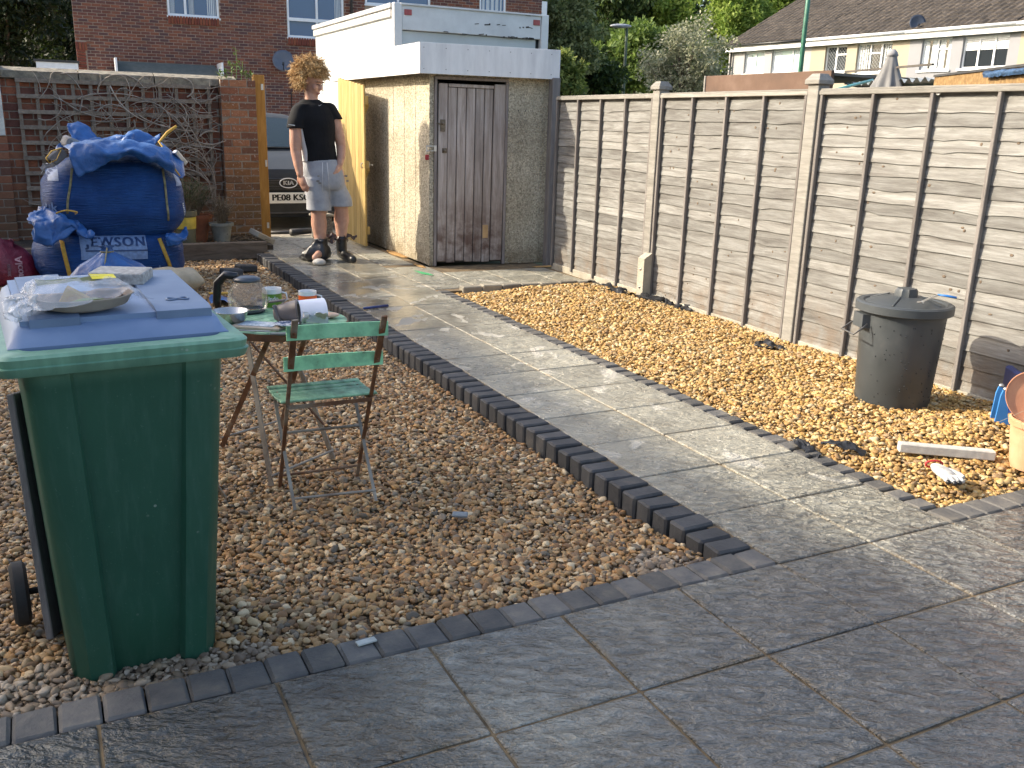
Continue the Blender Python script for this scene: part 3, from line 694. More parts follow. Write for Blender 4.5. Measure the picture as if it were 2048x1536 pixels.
# ---- gate post and gate
mORANGE = wood_mat('stained_post', [(.3, (.24, .115, .022)), (.55, (.36, .18, .04)), (.75, (.47, .26, .07))], (7, 7, .7), 2.4, rough=.6)
mGATE = wood_mat('new_pine', [(0.3, (0.328, 0.2214, 0.0697)), (0.55, (0.4264, 0.3034, 0.1148)), (0.75, (0.5084, 0.3936, 0.1886))], (8, 8, .5), 2.4, rough=.65)
gp = thing('gate_post', 'tall orange stained gate post against the brick pier', 'gate post', (.245, YW-.05, 0)); b = MB(); b.box((.232, YW-.06, .985), (.062, .06, .985), bev=.004); b.build('shaft', mORANGE, gp)
mGALV = M('galvanised', [(.3, (.42, .42, .41)), (.7, (.62, .62, .6))], sc=25, rough=.38, metal=.85)
for z, h in ((1.83, .035), (.17, .035)):
    b = MB(); b.box((.262, YW-.124, z), (.014, .003, h), bev=.001)
    for q in (-.018, .018): b.sphere((.262, YW-.128, z+q), (.006, .003, .006), 8, 5)
    b.build('bracket', mGALV, gp)
b = MB(); b.box((.272, YW-.124, .93), (.012, .004, .04), bev=.001); b.build('latch_keep', mGALV, gp)
Hp = Vector((1.145, 9.40)); Fp = Vector((1.142, 8.36)); gdv = (Fp-Hp); GL = gdv.length; ga = math.atan2(gdv.y, gdv.x)
gate = thing('garden_gate', 'yellow pine boarded gate standing open against the shed', 'gate', (Hp.x, Hp.y, 0), ga)
nb = 9; bw = GL/nb
for k in range(nb):
    zt = 1.97-.11*(k+.5)/nb; b = MB(); b.box(((k+.5)*bw, 0, (zt+.035)/2), (bw/2-.002, .011, (zt-.035)/2), bev=.004)
    b.build('board', mGATE, gate, world=False)
for z in (.22, .98, 1.70): b = MB(); b.box((GL/2, .031, z), (GL/2-.01, .018, .045), bev=.003); b.build('ledge', mGATE, gate, world=False)
for z0, z1 in ((.27, .93), (1.03, 1.65)): b = MB(); b.bar((.06, .031, z0), (GL-.06, .031, z1), .036, .075, (0, 1, 0)); b.build('brace', mGATE, gate, world=False)
b = MB(); b.box((GL-.07, .055, .98), (.03, .008, .03), bev=.002); b.tube([(GL-.05, .07, .98), (GL+.03, .075, .98)], .008, 8); b.tube([(GL-.07, -.012, .94), (GL-.075, -.03, .955), (GL-.075, -.03, .985), (GL-.07, -.012, 1.0)], .006, 8)
b.build('latch', mGALV, gate, world=False, smooth=True, sharp=30)

# ================================================================ SHED
SA = math.atan2(6.83-6.942, 2.69-1.376); SW = 1.325; SD = 3.0
shed = thing('shed', 'pebble-dashed concrete shed with white fascia and old door', 'shed', (1.376, 6.942, 0), SA)
def dash_mat():
    t = NT('pebble_dash'); v = t.coord('W'); a = t.vor(v, 75, 'F1', 'Color'); f = t.noise(v, 2.5, 5, .6)
    c = t.ramp(f, [(0.3, (0.3696, 0.3256, 0.242)), (0.55, (0.4664, 0.418, 0.3168)), (0.75, (0.5456, 0.4928, 0.3872))]); bw_ = t.new('ShaderNodeRGBToBW'); t.L(a, bw_.inputs[0]); c = t.vary(c, bw_.outputs[0], 1.0)
    P = sep(t); m = t.math('MULTIPLY', smooth(t, P['Z'], .28, .0), t.ramp(t.noise(v, 7, 4), [(.35, .3), (.6, 1)])); c = t.mix(t.math('MULTIPLY', m, .65), c, (.19, .13, .06))
    h = t.vor(v, 75); return t.out(c, .95, t.bump(h, .9, .012), Specular_IOR_Level=.15)
mDASH = dash_mat()
mWHITE = M('white_board', [(0.3, (0.6144, 0.6144, 0.6208)), (0.6, (0.7424, 0.7424, 0.7424)), (0.8, (0.8192, 0.8192, 0.8128))], sc=4, st=(3, 3, .6), rough=.45)
mDOOR = wood_mat('old_door_wood', [(0.25, (0.228, 0.18, 0.156)), (0.5, (0.372, 0.318, 0.282)), (0.75, (0.54, 0.48, 0.444))], (8, 8, .7), 3.0, rough=.85, stain=(.15, .9, (.10, .05, .034), .85))
mFRAME = wood_mat('door_frame_wood', [(.3, (.16, .135, .125)), (.7, (.29, .26, .245))], (8, 8, .8), 3)
HT = 2.0; DX0, DX1, DZ = .055, .835, 1.90
def lbox(b, x0, x1, y0, y1, z0, z1, bev=.004, mi=0): b.box(((x0+x1)/2, (y0+y1)/2, (z0+z1)/2), ((x1-x0)/2, (y1-y0)/2, (z1-z0)/2), bev=bev, mi=mi); return b
b = MB(); lbox(b, .86, SW-.062, .0, .06, 0, HT); b.build('front_panel', mDASH, shed, world=False)
b = MB(); lbox(b, .0, .86, .0, .06, 1.925, HT); b.build('lintel', mDASH, shed, world=False)
b = MB(); lbox(b, -.002, .048, -.004, .07, 0, HT); b.build('corner_post', mDASH, shed, world=False)
y = .074; k = 0
while y < SD-.05:
    wp = .345; b = MB(); lbox(b, .002, .06, y, min(SD, y+wp-.006), 0, HT, bev=.006); b.build('wall_panel', mDASH, shed, world=False); y += wp; k += 1
b = MB(); lbox(b, .062, SW-.002, SD-.062, SD-.002, 0, HT-.002); b.build('back_wall', mDASH, shed, world=False)
b = MB(); lbox(b, SW-.06, SW, .002, SD-.064, 0, HT-.001); b.build('side_wall', mDASH, shed, world=False)
b = MB(); lbox(b, -.11, SW+.02, -.10, SD+.1, HT+.002, HT+.20, bev=0); b.build('roof', plain('felt', (.06, .06, .06)), shed, world=False)
for nm, a in (('front', (-.142, SW+.055, -.142, -.118, 1.945, 2.238)), ('side', (-.142, -.118, -.117, SD+.14, 1.945, 2.238)), ('back', (-.117, SW+.05, SD+.115, SD+.139, 1.945, 2.238)), ('right', (SW+.03, SW+.054, -.117, SD+.114, 1.945, 2.238))):
    b = MB(); lbox(b, *a, bev=.002); fo = b.build('fascia_board', mWHITE, shed, world=False)
    n_ = MB()
    if nm in ('front', 'side'):
        for q in range(7):
            for z in (1.99, 2.19):
                if nm == 'front': n_.sphere((-.10+q*.23, -.1425, z), (.005, .003, .005), 6, 4)
                else: n_.sphere((-.1425, .0+q*.3, z), (.003, .005, .005), 6, 4)
        n_.build('nail', plain('nail_head', (.15, .14, .13)), fo, world=False, kind='stuff')
b = MB(); lbox(b, -.11, SW+.02, -.11, 0.0, 1.95, 1.965, bev=.001); b.build('soffit', mWHITE, shed, world=False)
for ch in shed.children:
    for v in ch.data.vertices: v.co.x -= .088*max(0.0, v.co.y-.07)
    for c2 in ch.children:
        for v in c2.data.vertices: v.co.x -= .088*max(0.0, v.co.y-.07)
# door frame
for a in ((.050, .078, -.022, .05, 0, 1.90), (.828, .858, -.022, .05, 0, 1.90), (.050, .858, -.024, .05, 1.902, 1.932)):
    b = MB(); lbox(b, *a); b.build('door_frame', mFRAME, shed, world=False)
door = thing('x', None, None); door.name = 'door'; door.parent = shed; door.location = (.082, -.012, .03); door.rotation_euler = (0, .006, 0)
for kk in ('label', 'category'):
    if kk in door: del door[kk]
xs = [0, .105, .207, .308, .408, .508, .605, .742]
for k in range(7):
    dep = .0 if k in (0, 6) else .012
    b = MB(); z0 = random.uniform(0, .02) if k not in (1, 5) else .0; z1 = 1.835 if k in (0, 6) else 1.80
    if k == 6: z1 = 1.85
    lbox(b, xs[k]+.004, xs[k+1]-.004, dep, .03+dep*.3, z0, z1, bev=.006)
    o = b.build('plank', mDOOR, door, world=False)
    o.parent = door
b = MB(); lbox(b, .109, .601, -.002, .01, 1.803, 1.835, bev=.003); b.build('top_rail', mDOOR, door, world=False)
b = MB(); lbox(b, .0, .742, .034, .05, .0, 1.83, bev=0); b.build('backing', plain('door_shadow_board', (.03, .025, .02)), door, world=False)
b = MB(); lbox(b, .516, .578, .006, .016, .26, .40, bev=.003); b.build('patch', plain('bare_wood', (.42, .27, .13)), door, world=False)
mRUST = M('rust', [(.3, (.09, .035, .015)), (.7, (.24, .10, .035))], sc=22, rough=.85, bump=.4, bsc=120)
mOLDM = M('old_brass', [(.3, (.10, .075, .05)), (.7, (.24, .2, .15))], sc=30, rough=.5, metal=.6)
b = MB(); lbox(b, .022, .075, -.012, -.001, 1.36, 1.48, bev=.002); b.sphere((.045, -.022, 1.44), (.016, .016, .016), 10, 6); lbox(b, -.025, .022, -.010, -.002, 1.43, 1.445, bev=.002); b.build('lock', mOLDM, door, world=False)
b = MB(); lbox(b, .045, .095, -.010, -.001, 1.145, 1.195, bev=.002); b.sphere((.07, -.018, 1.17), (.015, .014, .015), 10, 6); b.build('keyhole_plate', mOLDM, door, world=False)
b = MB(); lbox(b, -.04, .06, -.030, -.024, 1.235, 1.25, bev=.001); lbox(b, -.04, .06, -.030, -.024, 1.19, 1.20, bev=.001); lbox(b, -.042, -.03, -.030, -.024, 1.19, 1.25, bev=.001); lbox(b, .04, .07, -.032, -.024, 1.19, 1.25, bev=.001)
b.build('hasp', mGALV, shed, world=False)
pl = thing('padlock', 'small red padlock hanging open from the shed hasp', 'padlock', tuple(Matrix.Rotation(SA, 3, 'Z') @ Vector((-.035, -.038, 1.14))+Vector((1.376, 6.942, 0))), SA)
b = MB(); b.box((0, 0, -.01), (.020, .010, .027), bev=.005); b.build('body', plain('red_lock', (.32, .02, .03), .4), pl, world=False)
b = MB(); b.tube([(-.011, 0, .015), (-.011, 0, .042), (-.006, 0, .056), (.006, 0, .056), (.011, 0, .042), (.011, 0, .02)], .0035, 8); b.build('shackle', mGALV, pl, world=False, smooth=True)
b = MB(); 
for x in (.98, 1.06): b.sphere((x, -.002, 1.62), (.007, .006, .007), 8, 5)
b.builds('screw_hole', plain('dark_hole', (.02, .02, .02)), shed, world=False)
# ================================================================ BRICK HOUSE BEHIND
HA = Vector((-1.08, 26.14)); HB = Vector((12.48, 25.50)); HL = (HB-HA).length; hang = math.atan2(HB.y-HA.y, HB.x-HA.x)
ux = Vector((math.cos(hang), math.sin(hang), 0)); un = Vector((math.sin(hang), -math.cos(hang), 0))   # outward = towards us
def hp(a, z, off=0.0): return Vector((HA.x, HA.y, 0))+ux*a+un*off+Vector((0, 0, z))
house = thing('brick_house', 'red-brown brick house with white framed windows behind the lane', 'house', tuple(hp(HL/2, 0)), hang)
HBR = L_((0.161, 0.066, 0.047), (0.192, 0.077, 0.053), (0.13, 0.059, 0.05), (0.215, 0.09, 0.058), (0.168, 0.069, 0.053), (0.146, 0.069, 0.058), (0.238, 0.092, 0.057), (0.108, 0.059, 0.057))
mHB = brick_mat('house_brick', HBR); mHBi = brick_mat('house_brick_far', HBR, True); mHM = M('house_mortar', [(0.3, (0.3135, 0.247, 0.1947)), (0.7, (0.418, 0.3372, 0.2755))], sc=6, rough=.95)
mHB2 = brick_mat('house_soldier_brick', L_((.20, .062, .04), (.23, .08, .045), (.17, .055, .04)))
WINS = [(2.36, 3.70, 4.05, 5.35), (5.57, 7.20, 3.68, 5.30), (7.85, 9.85, 4.72, 5.9), (11.45, 12.32, 4.72, 5.35)]
b = MB()
R3 = Matrix.Rotation(hang, 3, 'Z')
def hbox(b, a0, a1, o0, o1, z0, z1, mi=0, bev=0): p = hp((a0+a1)/2, (z0+z1)/2, (o0+o1)/2); b.box(p, ((a1-a0)/2, abs(o1-o0)/2, (z1-z0)/2), R3, mi, bev)
edges = sorted({0, HL, *[q for w in WINS for q in w[:2]]})
for a0, a1 in zip(edges[:-1], edges[1:]):
    ws = [w for w in WINS if w[0] <= a0+.001 and w[1] >= a1-.001]
    if ws: hbox(b, a0, a1, -.3, -.012, 0, ws[0][2]); hbox(b, a0, a1, -.3, -.012, ws[0][3], 7)
    else: hbox(b, a0, a1, -.3, -.012, 0, 7)
b.build('wall_core', mHM, house)
b = MB(); hbox(b, 0, .3, -8, -.302, 0, 7); hbox(b, HL-.3, HL, -8, -.302, 0, 7); hbox(b, 0, HL, -8.3, -8.002, 0, 7); b.builds('side_wall', brick_mat('side_brick', [(0, (.36, .17, .10)), (1, (.36, .17, .10))]), house)
hv = brick_variants('brick', .215, .060, .05, mHB, 4); spec = []
holes = [(w[0]-.01, w[1]+.01, w[2]-.16, w[3]) for w in WINS]+[(-.1, .26, 2.0, 3.24)]
for x, z, l in courses(.0, HL, 1.0, 69, .0785, .234, holes, joint=.019): spec.append((tuple(hp(x, z, .006+random.uniform(-.002, .002)-.028)), l, hang, 0))
place_bricks(house, spec, hv, .215, mHBi, 300)
sv = brick_variants('brick', .060, .20, .06, mHB2, 3); qv = brick_variants('brick', .215, .062, .06, mHB2, 3)
for k in range(13): obj_at('brick', random.choice(qv), tuple(hp(.12, 2.08+k*.0785, .003)), house, (0, 0, hang))
def hobj(me, a, z, off): return obj_at('brick', me, tuple(hp(a, z, off)), house, (0, 0, hang))
for k in range(4): hobj(random.choice(sv), .035+k*.07, 3.14, .006)
for w in WINS[:2]:
    a = w[0]+.03
    while a < w[1]: hobj(random.choice(sv), a, w[2]-.11, .02); a += .0745
mUPVC = plain('white_upvc', (.74, .76, .78), .3, .05); mGLASSB = NT('window_glass_sky').out((.02, .075, .19), .05, None, Specular_IOR_Level=.9)  # blue sky reflection put into the glass base colour
mGLASSD = NT('dark_glass').out((.022, .028, .034), .05, None, Specular_IOR_Level=.5)
mNET = M('net_curtain', [(.3, (.40, .45, .48)), (.7, (.62, .66, .68))], sc=3, st=(9, 9, .3), rough=.8)
mDARKR = plain('dark_room', (.02, .025, .03), .6)
def hwin(w, mull, transom=None, curtain=None):
    a0, a1, z0, z1 = w
    f = MB(); t = .055
    for q in ((a0, a1, z0, z0+t), (a0, a1, z1-t, z1), (a0, a0+t, z0+t, z1-t), (a1-t, a1, z0+t, z1-t)): hbox(f, q[0]+.001, q[1]-.001, -.09, -.02, q[2]+.001, q[3]-.001)
    for m_ in mull: hbox(f, m_-.03, m_+.03, -.088, -.018, z0+t, z1-t)
    if transom: hbox(f, a0+t, a1-t, -.086, -.016, transom-.03, transom+.03)
    fo = f.build('window', mUPVC, house)
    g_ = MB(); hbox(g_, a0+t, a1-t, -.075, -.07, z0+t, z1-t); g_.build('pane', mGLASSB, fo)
    s_ = MB(); hbox(s_, a0-.03, a1+.03, -.10, .04, z0-.045, z0+.0); s_.build('sill', mUPVC, fo)
    if curtain:
        for c0, c1 in curtain:
            c_ = MB(); n = 14; c_.loft([[hp(c0+(c1-c0)*i/n, z, -.066+.012*math.sin(i*1.9)) for i in range(n+1)] for z in (z0+.06, z1-.06)], 0, False, wrap=False); c_.build('curtain', mNET, fo, smooth=True)
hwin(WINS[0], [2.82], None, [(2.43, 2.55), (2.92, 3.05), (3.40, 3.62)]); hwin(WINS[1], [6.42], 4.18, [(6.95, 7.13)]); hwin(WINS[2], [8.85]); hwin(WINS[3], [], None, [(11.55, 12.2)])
s = MB(); hbox(s, 5.585, 7.0, -.03, .0, 4.12, 4.19); s.build('sash_rail', mUPVC, house)
b = MB(); b.add([hp(-.3, 7, .4), hp(HL+.3, 7, .4), hp(HL+.3, 9.6, -4.2), hp(-.3, 9.6, -4.2), hp(-.3, 7, -8.7), hp(HL+.3, 7, -8.7)], [(0, 1, 2, 3), (3, 2, 5, 4)]); b.build('roof', plain('house_roof', (.07, .055, .05)), house)
b = MB(); hbox(b, HL-.02, HL+.16, -.3, .02, 4.72, 5.2); b.build('gutter_box', mUPVC, house)
b = MB(); b.tube([hp(7.42, 3.0, .06), hp(7.42, 7, .06)], .04, 8); b.tube([hp(5.6, 1.7, .03), hp(5.6, 2.75, .03)], .012, 6); b.builds('drain_pipe', plain('black_pipe', (.02, .02, .022), .4), house, smooth=True)
pc = thing('porch_canopy', 'white edged flat canopy at the left corner of the brick house', 'canopy', tuple(hp(-.45, 2.5, .1)), hang)
b = MB(); hbox(b, -.95, .02, .02, .9, 2.50, 2.66); b.build('fascia', mUPVC, pc); b = MB(); hbox(b, -1.0, .05, .022, .93, 2.662, 2.72); b.build('roof', plain('dark_felt', (.035, .035, .035)), pc)
ln = thing('lean_to', 'grey felted lean-to roof showing above the wall coping', 'lean-to', tuple(hp(2.1, 2.4, .5)), hang)
b = MB(); b.add([hp(.95, 2.80, .02), hp(3.5, 2.80, .02), hp(3.65, 2.34, 1.1), hp(.85, 2.34, 1.1), hp(.95, 2.76, .02), hp(3.5, 2.76, .02), hp(3.65, 2.30, 1.1), hp(.85, 2.30, 1.1)], [(0, 1, 2, 3), (7, 6, 5, 4), (3, 2, 6, 7), (0, 3, 7, 4), (1, 5, 6, 2)]); b.build('roof', M('grey_felt', [(.3, (.07, .085, .08)), (.7, (.11, .125, .12))], sc=8, rough=.9), ln)
b = MB(); hbox(b, 1.0, 3.4, .05, 1.0, 0, 2.3); b.build('wall', mHM, ln)
b = MB(); hbox(b, .90, .95, .1, 1.12, 2.34, 2.84); hbox(b, 3.55, 3.60, .1, 1.12, 2.34, 2.84); b.builds('verge', mUPVC, ln)
def dish(name, label, c, n, r, mat):
    t = thing(name, label, 'satellite dish', tuple(c)); n = Vector(n).normalized(); q = n.to_track_quat('Z', 'Y').to_matrix(); b = MB()
    b.lathe([(1e-3, 0), (r*.4, r*.03), (r*.75, r*.11), (r, r*.2), (r, r*.21), (r*.74, r*.125), (1e-3, .012)], c, 26, 0, q); b.build('reflector', mat, t, smooth=True)
    a = MB(); low = c+q @ Vector((0, -r*.9, r*.15)); a.tube([low, c+q @ Vector((0, -r*.55, r*.9))], .012, 6); a.box(c+q @ Vector((0, -r*.5, r*.95)), (.03, .03, .05), q); a.build('feed_arm', plain('dark_arm', (.02, .02, .022), .4), t)
    a = MB(); a.tube([c-n*.02, c-n*.2, c-n*.22+Vector((0, 0, -.15))], .016, 6); a.build('bracket', plain('dark_arm2', (.05, .05, .052), .4), t); return t
dish('satellite_dish', 'slate-grey satellite dish on the brick house wall', hp(5.36, 3.0, .28), (-.25, -1, .25), .30, plain('dish_grey', (.085, .10, .135), .45, .1))

# ================================================================ LANE: fence, van, car
mGF = wood_mat('grey_boards', [(.3, (.13, .13, .135)), (.7, (.25, .25, .255))], (7, 7, .7), 3)
lf_ = thing('board_fence', 'grey close-boarded fence beyond the parked car', 'fence', (1.4, 19, 0))
for k in range(26):
    b = MB(); b.box((-1.0+k*.13, 19+.006*(k % 2), 1.05), (.06, .009, 1.05+.01*random.random()), bev=.003); b.build('board', mGF, lf_)
van = thing('box_van', 'white box van body with roller shutter parked behind the shed', 'van', (3.55, 13, 0), 0)
VX0, VX1, VY0, VY1, VZ = 2.43, 4.90, 11.03, 15.3, 3.08
mVAN = M('van_white', [(0.3, (0.4416, 0.4784, 0.4968)), (0.6, (0.5244, 0.5612, 0.5796)), (0.8, (0.5704, 0.598, 0.6026))], sc=1.5, st=(1, 1, .4), rough=.35)
mVANG = M('van_trim', [(.3, (.55, .55, .55)), (.7, (.72, .72, .72))], sc=3, rough=.4)
mALU = M('aluminium_rail', [(.3, (.42, .43, .43)), (.7, (.6, .6, .6))], sc=4, rough=.35, metal=.5)
b = MB(); b.box(((VX0+VX1)/2, (VY0+VY1)/2+.05, (VZ+.95)/2), ((VX1-VX0)/2-.02, (VY1-VY0)/2-.06, (VZ-.95)/2-.03), bev=.01); b.build('body', mVAN, van)
sk = (.15, 0)
b = MB(); b.box((VX0+.0, (VY0+VY1)/2+.04, VZ-.035), (.03, (VY1-VY0)/2, .035), bev=.008); b.box((VX0+.005, (VY0+VY1)/2+.04, VZ-.135), (.022, (VY1-VY0)/2-.03, .055), bev=.012); b.build('roof_rail', mALU, van)
for x in (VX0+.06, VX1-.055): b = MB(); b.box((x, VY0, 1.95), (.062, .045, 1.13), bev=.008); b.build('rear_post', mVANG, van)
b = MB(); b.box(((VX0+VX1)/2, VY0+.0, VZ-.19), ((VX1-VX0)/2-.125, .035, .165), bev=.006); b.build('header', mVANG, van)
b = MB(); b.box(((VX0+VX1)/2, VY0-.01, VZ-.015), ((VX1-VX0)/2-.10, .05, .013), bev=.004); b.build('top_rail', mVANG, van)
for k in range(7):
    z1 = VZ-.36-k*.30; b = MB(); b.box(((VX0+VX1)/2-.02, VY0+.035, z1-.147), ((VX1-VX0)/2-.155, .012, .146), bev=.004); b.build('shutter_slat', mVAN, van)
b = MB(); b.box(((VX0+VX1)/2, VY0+.06, 1.9), ((VX1-VX0)/2-.1, .008, .9)); b.build('dark_gap', mDARKR, van)
mRED = plain('red_lamp', (.30, .05, .05), .3, .3)
for x in (VX0+.21, VX1-.2): b = MB(); b.box((x, VY0-.042, VZ-.12), (.055, .008, .038), bev=.003); b.build('marker_lamp', mRED, van)
b = MB(); rr = random.Random(3)
for k in range(26):
    x = rr.choice((VX0+.35+rr.random()*1.9, VX1-.75+rr.random()*.5)); z = rr.choice((VZ-.36+rr.random()*.02, VZ-.03+rr.random()*.02, VZ-.18-rr.random()*.05)); b.box((x, VY0-.037, z), (rr.uniform(.008, .05), .002, rr.uniform(.004, .012)), Matrix.Rotation(rr.uniform(-.2, .2), 3, 'Y'))
b.build('paint_chip', plain('chipped', (.05, .04, .035)), van, kind='stuff')
b = MB(); b.box(((VX0+VX1)/2, 13.6, .75), (.45, 3.2, .09)); b.build('chassis', mDARKR, van)
mTYRE = M('tyre', [(.3, (.012, .012, .012)), (.7, (.03, .03, .03))], sc=20, rough=.8)
def wheel(parent, x, y, r, wd, nm='wheel'):
    R = Matrix.Rotation(math.pi/2, 3, 'Y'); b = MB(); b.lathe([(r*.55, -wd/2), (r*.92, -wd/2), (r, -wd*.3), (r, wd*.3), (r*.92, wd/2), (r*.55, wd/2)], (x, y, r), 26, 0, R); o = b.build(nm, mTYRE, parent, smooth=True, sharp=40)
    b = MB(); b.lathe([(1e-3, -wd*.3), (r*.3, -wd*.32), (r*.56, -wd*.42), (r*.56, wd*.42), (r*.3, wd*.32), (1e-3, wd*.3)], (x, y, r), 20, 0, R); b.build('rim', mALU, o, smooth=True, sharp=40)
for x in (VX0+.3, VX1-.3):
    for y in (12.2, 16.4): wheel(van, x, y, .36, .22)
b = MB(); b.loft([[Vector((x, y, z)) for y, z in ((15.4, .6), (17.4, .6), (17.45, 1.25), (16.7, 1.4), (16.1, 2.2), (15.4, 2.3))] for x in (VX0+.75, VX1-.15)]); b.build('cab', mVAN, van)
# ---- the parked dark grey car, facing us
CX, CY = .76, 10.62
car = thing('parked_car', 'dark grey hatchback parked nose-on in the lane behind the gate', 'car', (CX, CY+2, 0))
mCAR = M('car_paint', [(.3, (.030, .034, .040)), (.7, (.042, .047, .053))], sc=2, rough=.5, Specular_IOR_Level=.22)
mCARB = plain('black_trim', (.012, .013, .014), .45)
mSCR = NT('windscreen').out((.02, .032, .036), .08, None, Specular_IOR_Level=.45)
def sect(y, zb, zt, hw, tw, n=9):
    ring = []
    for i in range(n): # right side up, over, left side down
        t = i/(n-1); ring.append((hw+(tw-hw)*t**2, zb+(zt-zb)*t))
    pts = [Vector((CX+x, y, z)) for x, z in ring]+[Vector((CX-x, y, z)) for x, z in reversed(ring)]
    return pts
b = MB()
prof = [(0, .20, .50, .70, .62), (.03, .16, .66, .80, .72), (.12, .15, .80, .845, .76), (.5, .15, .905, .865, .76), (.95, .15, .985, .87, .76), (1.25, .15, 1.02, .87, .77), (2.2, .15, 1.03, .875, .80), (3.4, .15, 1.04, .87, .80), (3.95, .2, 1.0, .84, .77), (4.05, .3, .85, .78, .74)]
b.loft([sect(CY+y, zb, zt, hw, tw) for y, zb, zt, hw, tw in prof], 0, True); b.build('body', mCAR, car, smooth=True, sharp=40)
b = MB(); gh = [(1.12, 1.0, .74), (1.25, 1.045, .735), (1.95, 1.46, .60), (2.1, 1.50, .58), (2.8, 1.53, .575), (3.5, 1.48, .58), (3.95, 1.05, .72)]
b.loft([[Vector((CX+hw*s_, CY+y, .97 if lo else z)) for s_, lo in ((1.02, 1), (1, 0), (.5, 0), (0, 0), (-.5, 0), (-1, 0), (-1.02, 1))] for y, z, hw in gh], 0, True)
b.v = [(v[0], v[1], v[2]+(.025*(1-((v[0]-CX)/.6)**2) if v[2] > 1.3 and abs(v[0]-CX) < .55 else 0)) for v in b.v]
b.build('cabin', mCAR, car, smooth=True, sharp=50)
b = MB(); b.loft([[Vector((CX+hw*s_, CY+y, z+.02*(1-s_*s_))) for s_ in (-1, -.5, 0, .5, 1)] for y, z, hw in ((1.20, 1.048, .70), (1.55, 1.255, .645), (1.92, 1.455, .575))], 0, False, wrap=False); b.build('windscreen', mSCR, car, smooth=True)
for s_ in (-1, 1):
    b = MB(); b.add([Vector((CX+s_*q[0], CY+q[1], q[2])) for q in ((.735, 1.5, 1.05), (.62, 2.05, 1.43), (.60, 3.3, 1.43), (.735, 3.6, 1.05))], [(0, 1, 2, 3)]); b.v = [(v[0]+s_*.012, v[1], v[2]) for v in b.v]; b.build('side_window', mSCR, car)
    b = MB(); b.sphere((CX+s_*.95, CY+1.45, 1.05), (.10, .06, .075), 12, 8); b.build('wing_mirror', mCAR, car, smooth=True)
    b = MB(); b.loft([[Vector((CX+s_*x, CY+y, z)) for x, y, z in row] for row in (((.43, .02, .60), (.60, .05, .60), (.76, .15, .63)), ((.44, .03, .69), (.62, .07, .71), (.80, .22, .76)))], 0, False, wrap=False); b.v = [(v[0], v[1]-.012, v[2]) for v in b.v]; b.build('headlight', NT('headlamp').out((.55, .58, .6), .08), car, smooth=True)
    wheel(car, CX+s_*.74, CY+.78, .31, .2); wheel(car, CX+s_*.74, CY+3.35, .31, .2)
b = MB(); b.box((CX, CY-.012, .60), (.40, .012, .085), bev=.008); gr = b.build('grille', mCARB, car)
b = MB()
for z in (.545, .575, .625, .655): b.box((CX, CY-.028, z), (.37, .006, .006), bev=.002)
b.builds('grille_bar', plain('grille_bar', (.04, .04, .042), .3), gr)
b = MB(); b.box((CX, CY-.02, .30), (.58, .02, .10), bev=.02); b.build('lower_grille', mCARB, car)
b = MB(); b.box((CX, CY-.035, .225), (.64, .012, .012), bev=.005); b.box((CX, CY-.04, .36), (.66, .012, .02), bev=.006); b.builds('bumper_lip', plain('bumper_lip', (.05, .05, .052), .5), car)
bad = MB(); R90 = Matrix.Rotation(math.pi/2, 3, 'X'); bad.lathe([(1e-3, 0), (.120, 0), (.122, .006), (.108, .008), (1e-3, .008)], (CX+.0, CY-.030, .625), 28, 0, R90, sy=.53); bo = bad.build('badge', mCARB, car, smooth=True, sharp=30)
bad = MB(); pts = [Vector((CX+.118*math.cos(a), CY-.041, .625+.063*math.sin(a))) for a in [2*math.pi*i/28 for i in range(28)]]; bad.tube(pts, .007, 6, closed=True)
text_on(bad, 'KIA', .078, lambda x, y: Vector((CX+x, CY-.046, .625+y)), bold=.005, sx=1.12, space=1.05); bad.build('badge_letters', plain('chrome', (.75, .76, .78), .2, .05), bo)
plt = MB(); plt.box((CX+.03, CY-.05, .428), (.345, .008, .072), bev=.004); po = plt.build('number_plate', plain('plate_white', (.74, .74, .70), .4, .06), car)
pt_ = MB(); text_on(pt_, 'PE08 KSO', .118, lambda x, y: Vector((CX+.03+x, CY-.0605, .43+y)), bold=.006, sx=1.06); pt_.build('plate_lettering', plain('plate_black', (.012, .012, .012), .5), po)
wp = MB(); wp.tube([Vector((CX-.62, CY+1.16, 1.045)), Vector((CX+.1, CY+1.19, 1.06))], .008, 5); wp.tube([Vector((CX-.1, CY+1.17, 1.055)), Vector((CX+.6, CY+1.2, 1.05))], .008, 5); wp.builds('wiper', mCARB, car)
# bits lying in the gateway
tag(MB().tube([(.35, 10.0, .03), (.95, 9.97, .03)], .022, 10).build('pipe_length', plain('black_rubber', (.02, .02, .022), .5), smooth=True), 'thin black pipe lying across the gateway under the car', 'pipe')
tag(MB().tube([(.60, 9.86, .045), (1.02, 10.02, .05)], [.045, .036], 12).build('rubber_tube', plain('black_rubber2', (.02, .02, .022), .55), smooth=True), 'thicker black tube end lying behind the standing man', 'tube')
b = MB(); b.box((.93, 9.55, .14), (.105, .10, .14), rotz(.2), bev=.015, taper=.95); cs = thing('stone_stump', 'pebbly concrete stump standing behind the man', 'stump', (.93, 9.55, 0)); b.build('shaft', M('pebbly', [(.3, (.05, .045, .04)), (.7, (.34, .30, .25))], sc=60, det=3, rough=.9), cs); b = MB(); b.box((.93, 9.55, .295), (.125, .115, .014), rotz(.2), bev=.004); b.build('cap', mCONC, cs)
b = MB(); b.sphere((.96, 9.50, .34), (.035, .03, .028), 10, 7); tag(b.build('stone', plain('pinkish_stone', (.42, .33, .28)), smooth=True), 'small pinkish stone resting on the concrete stump', 'stone')
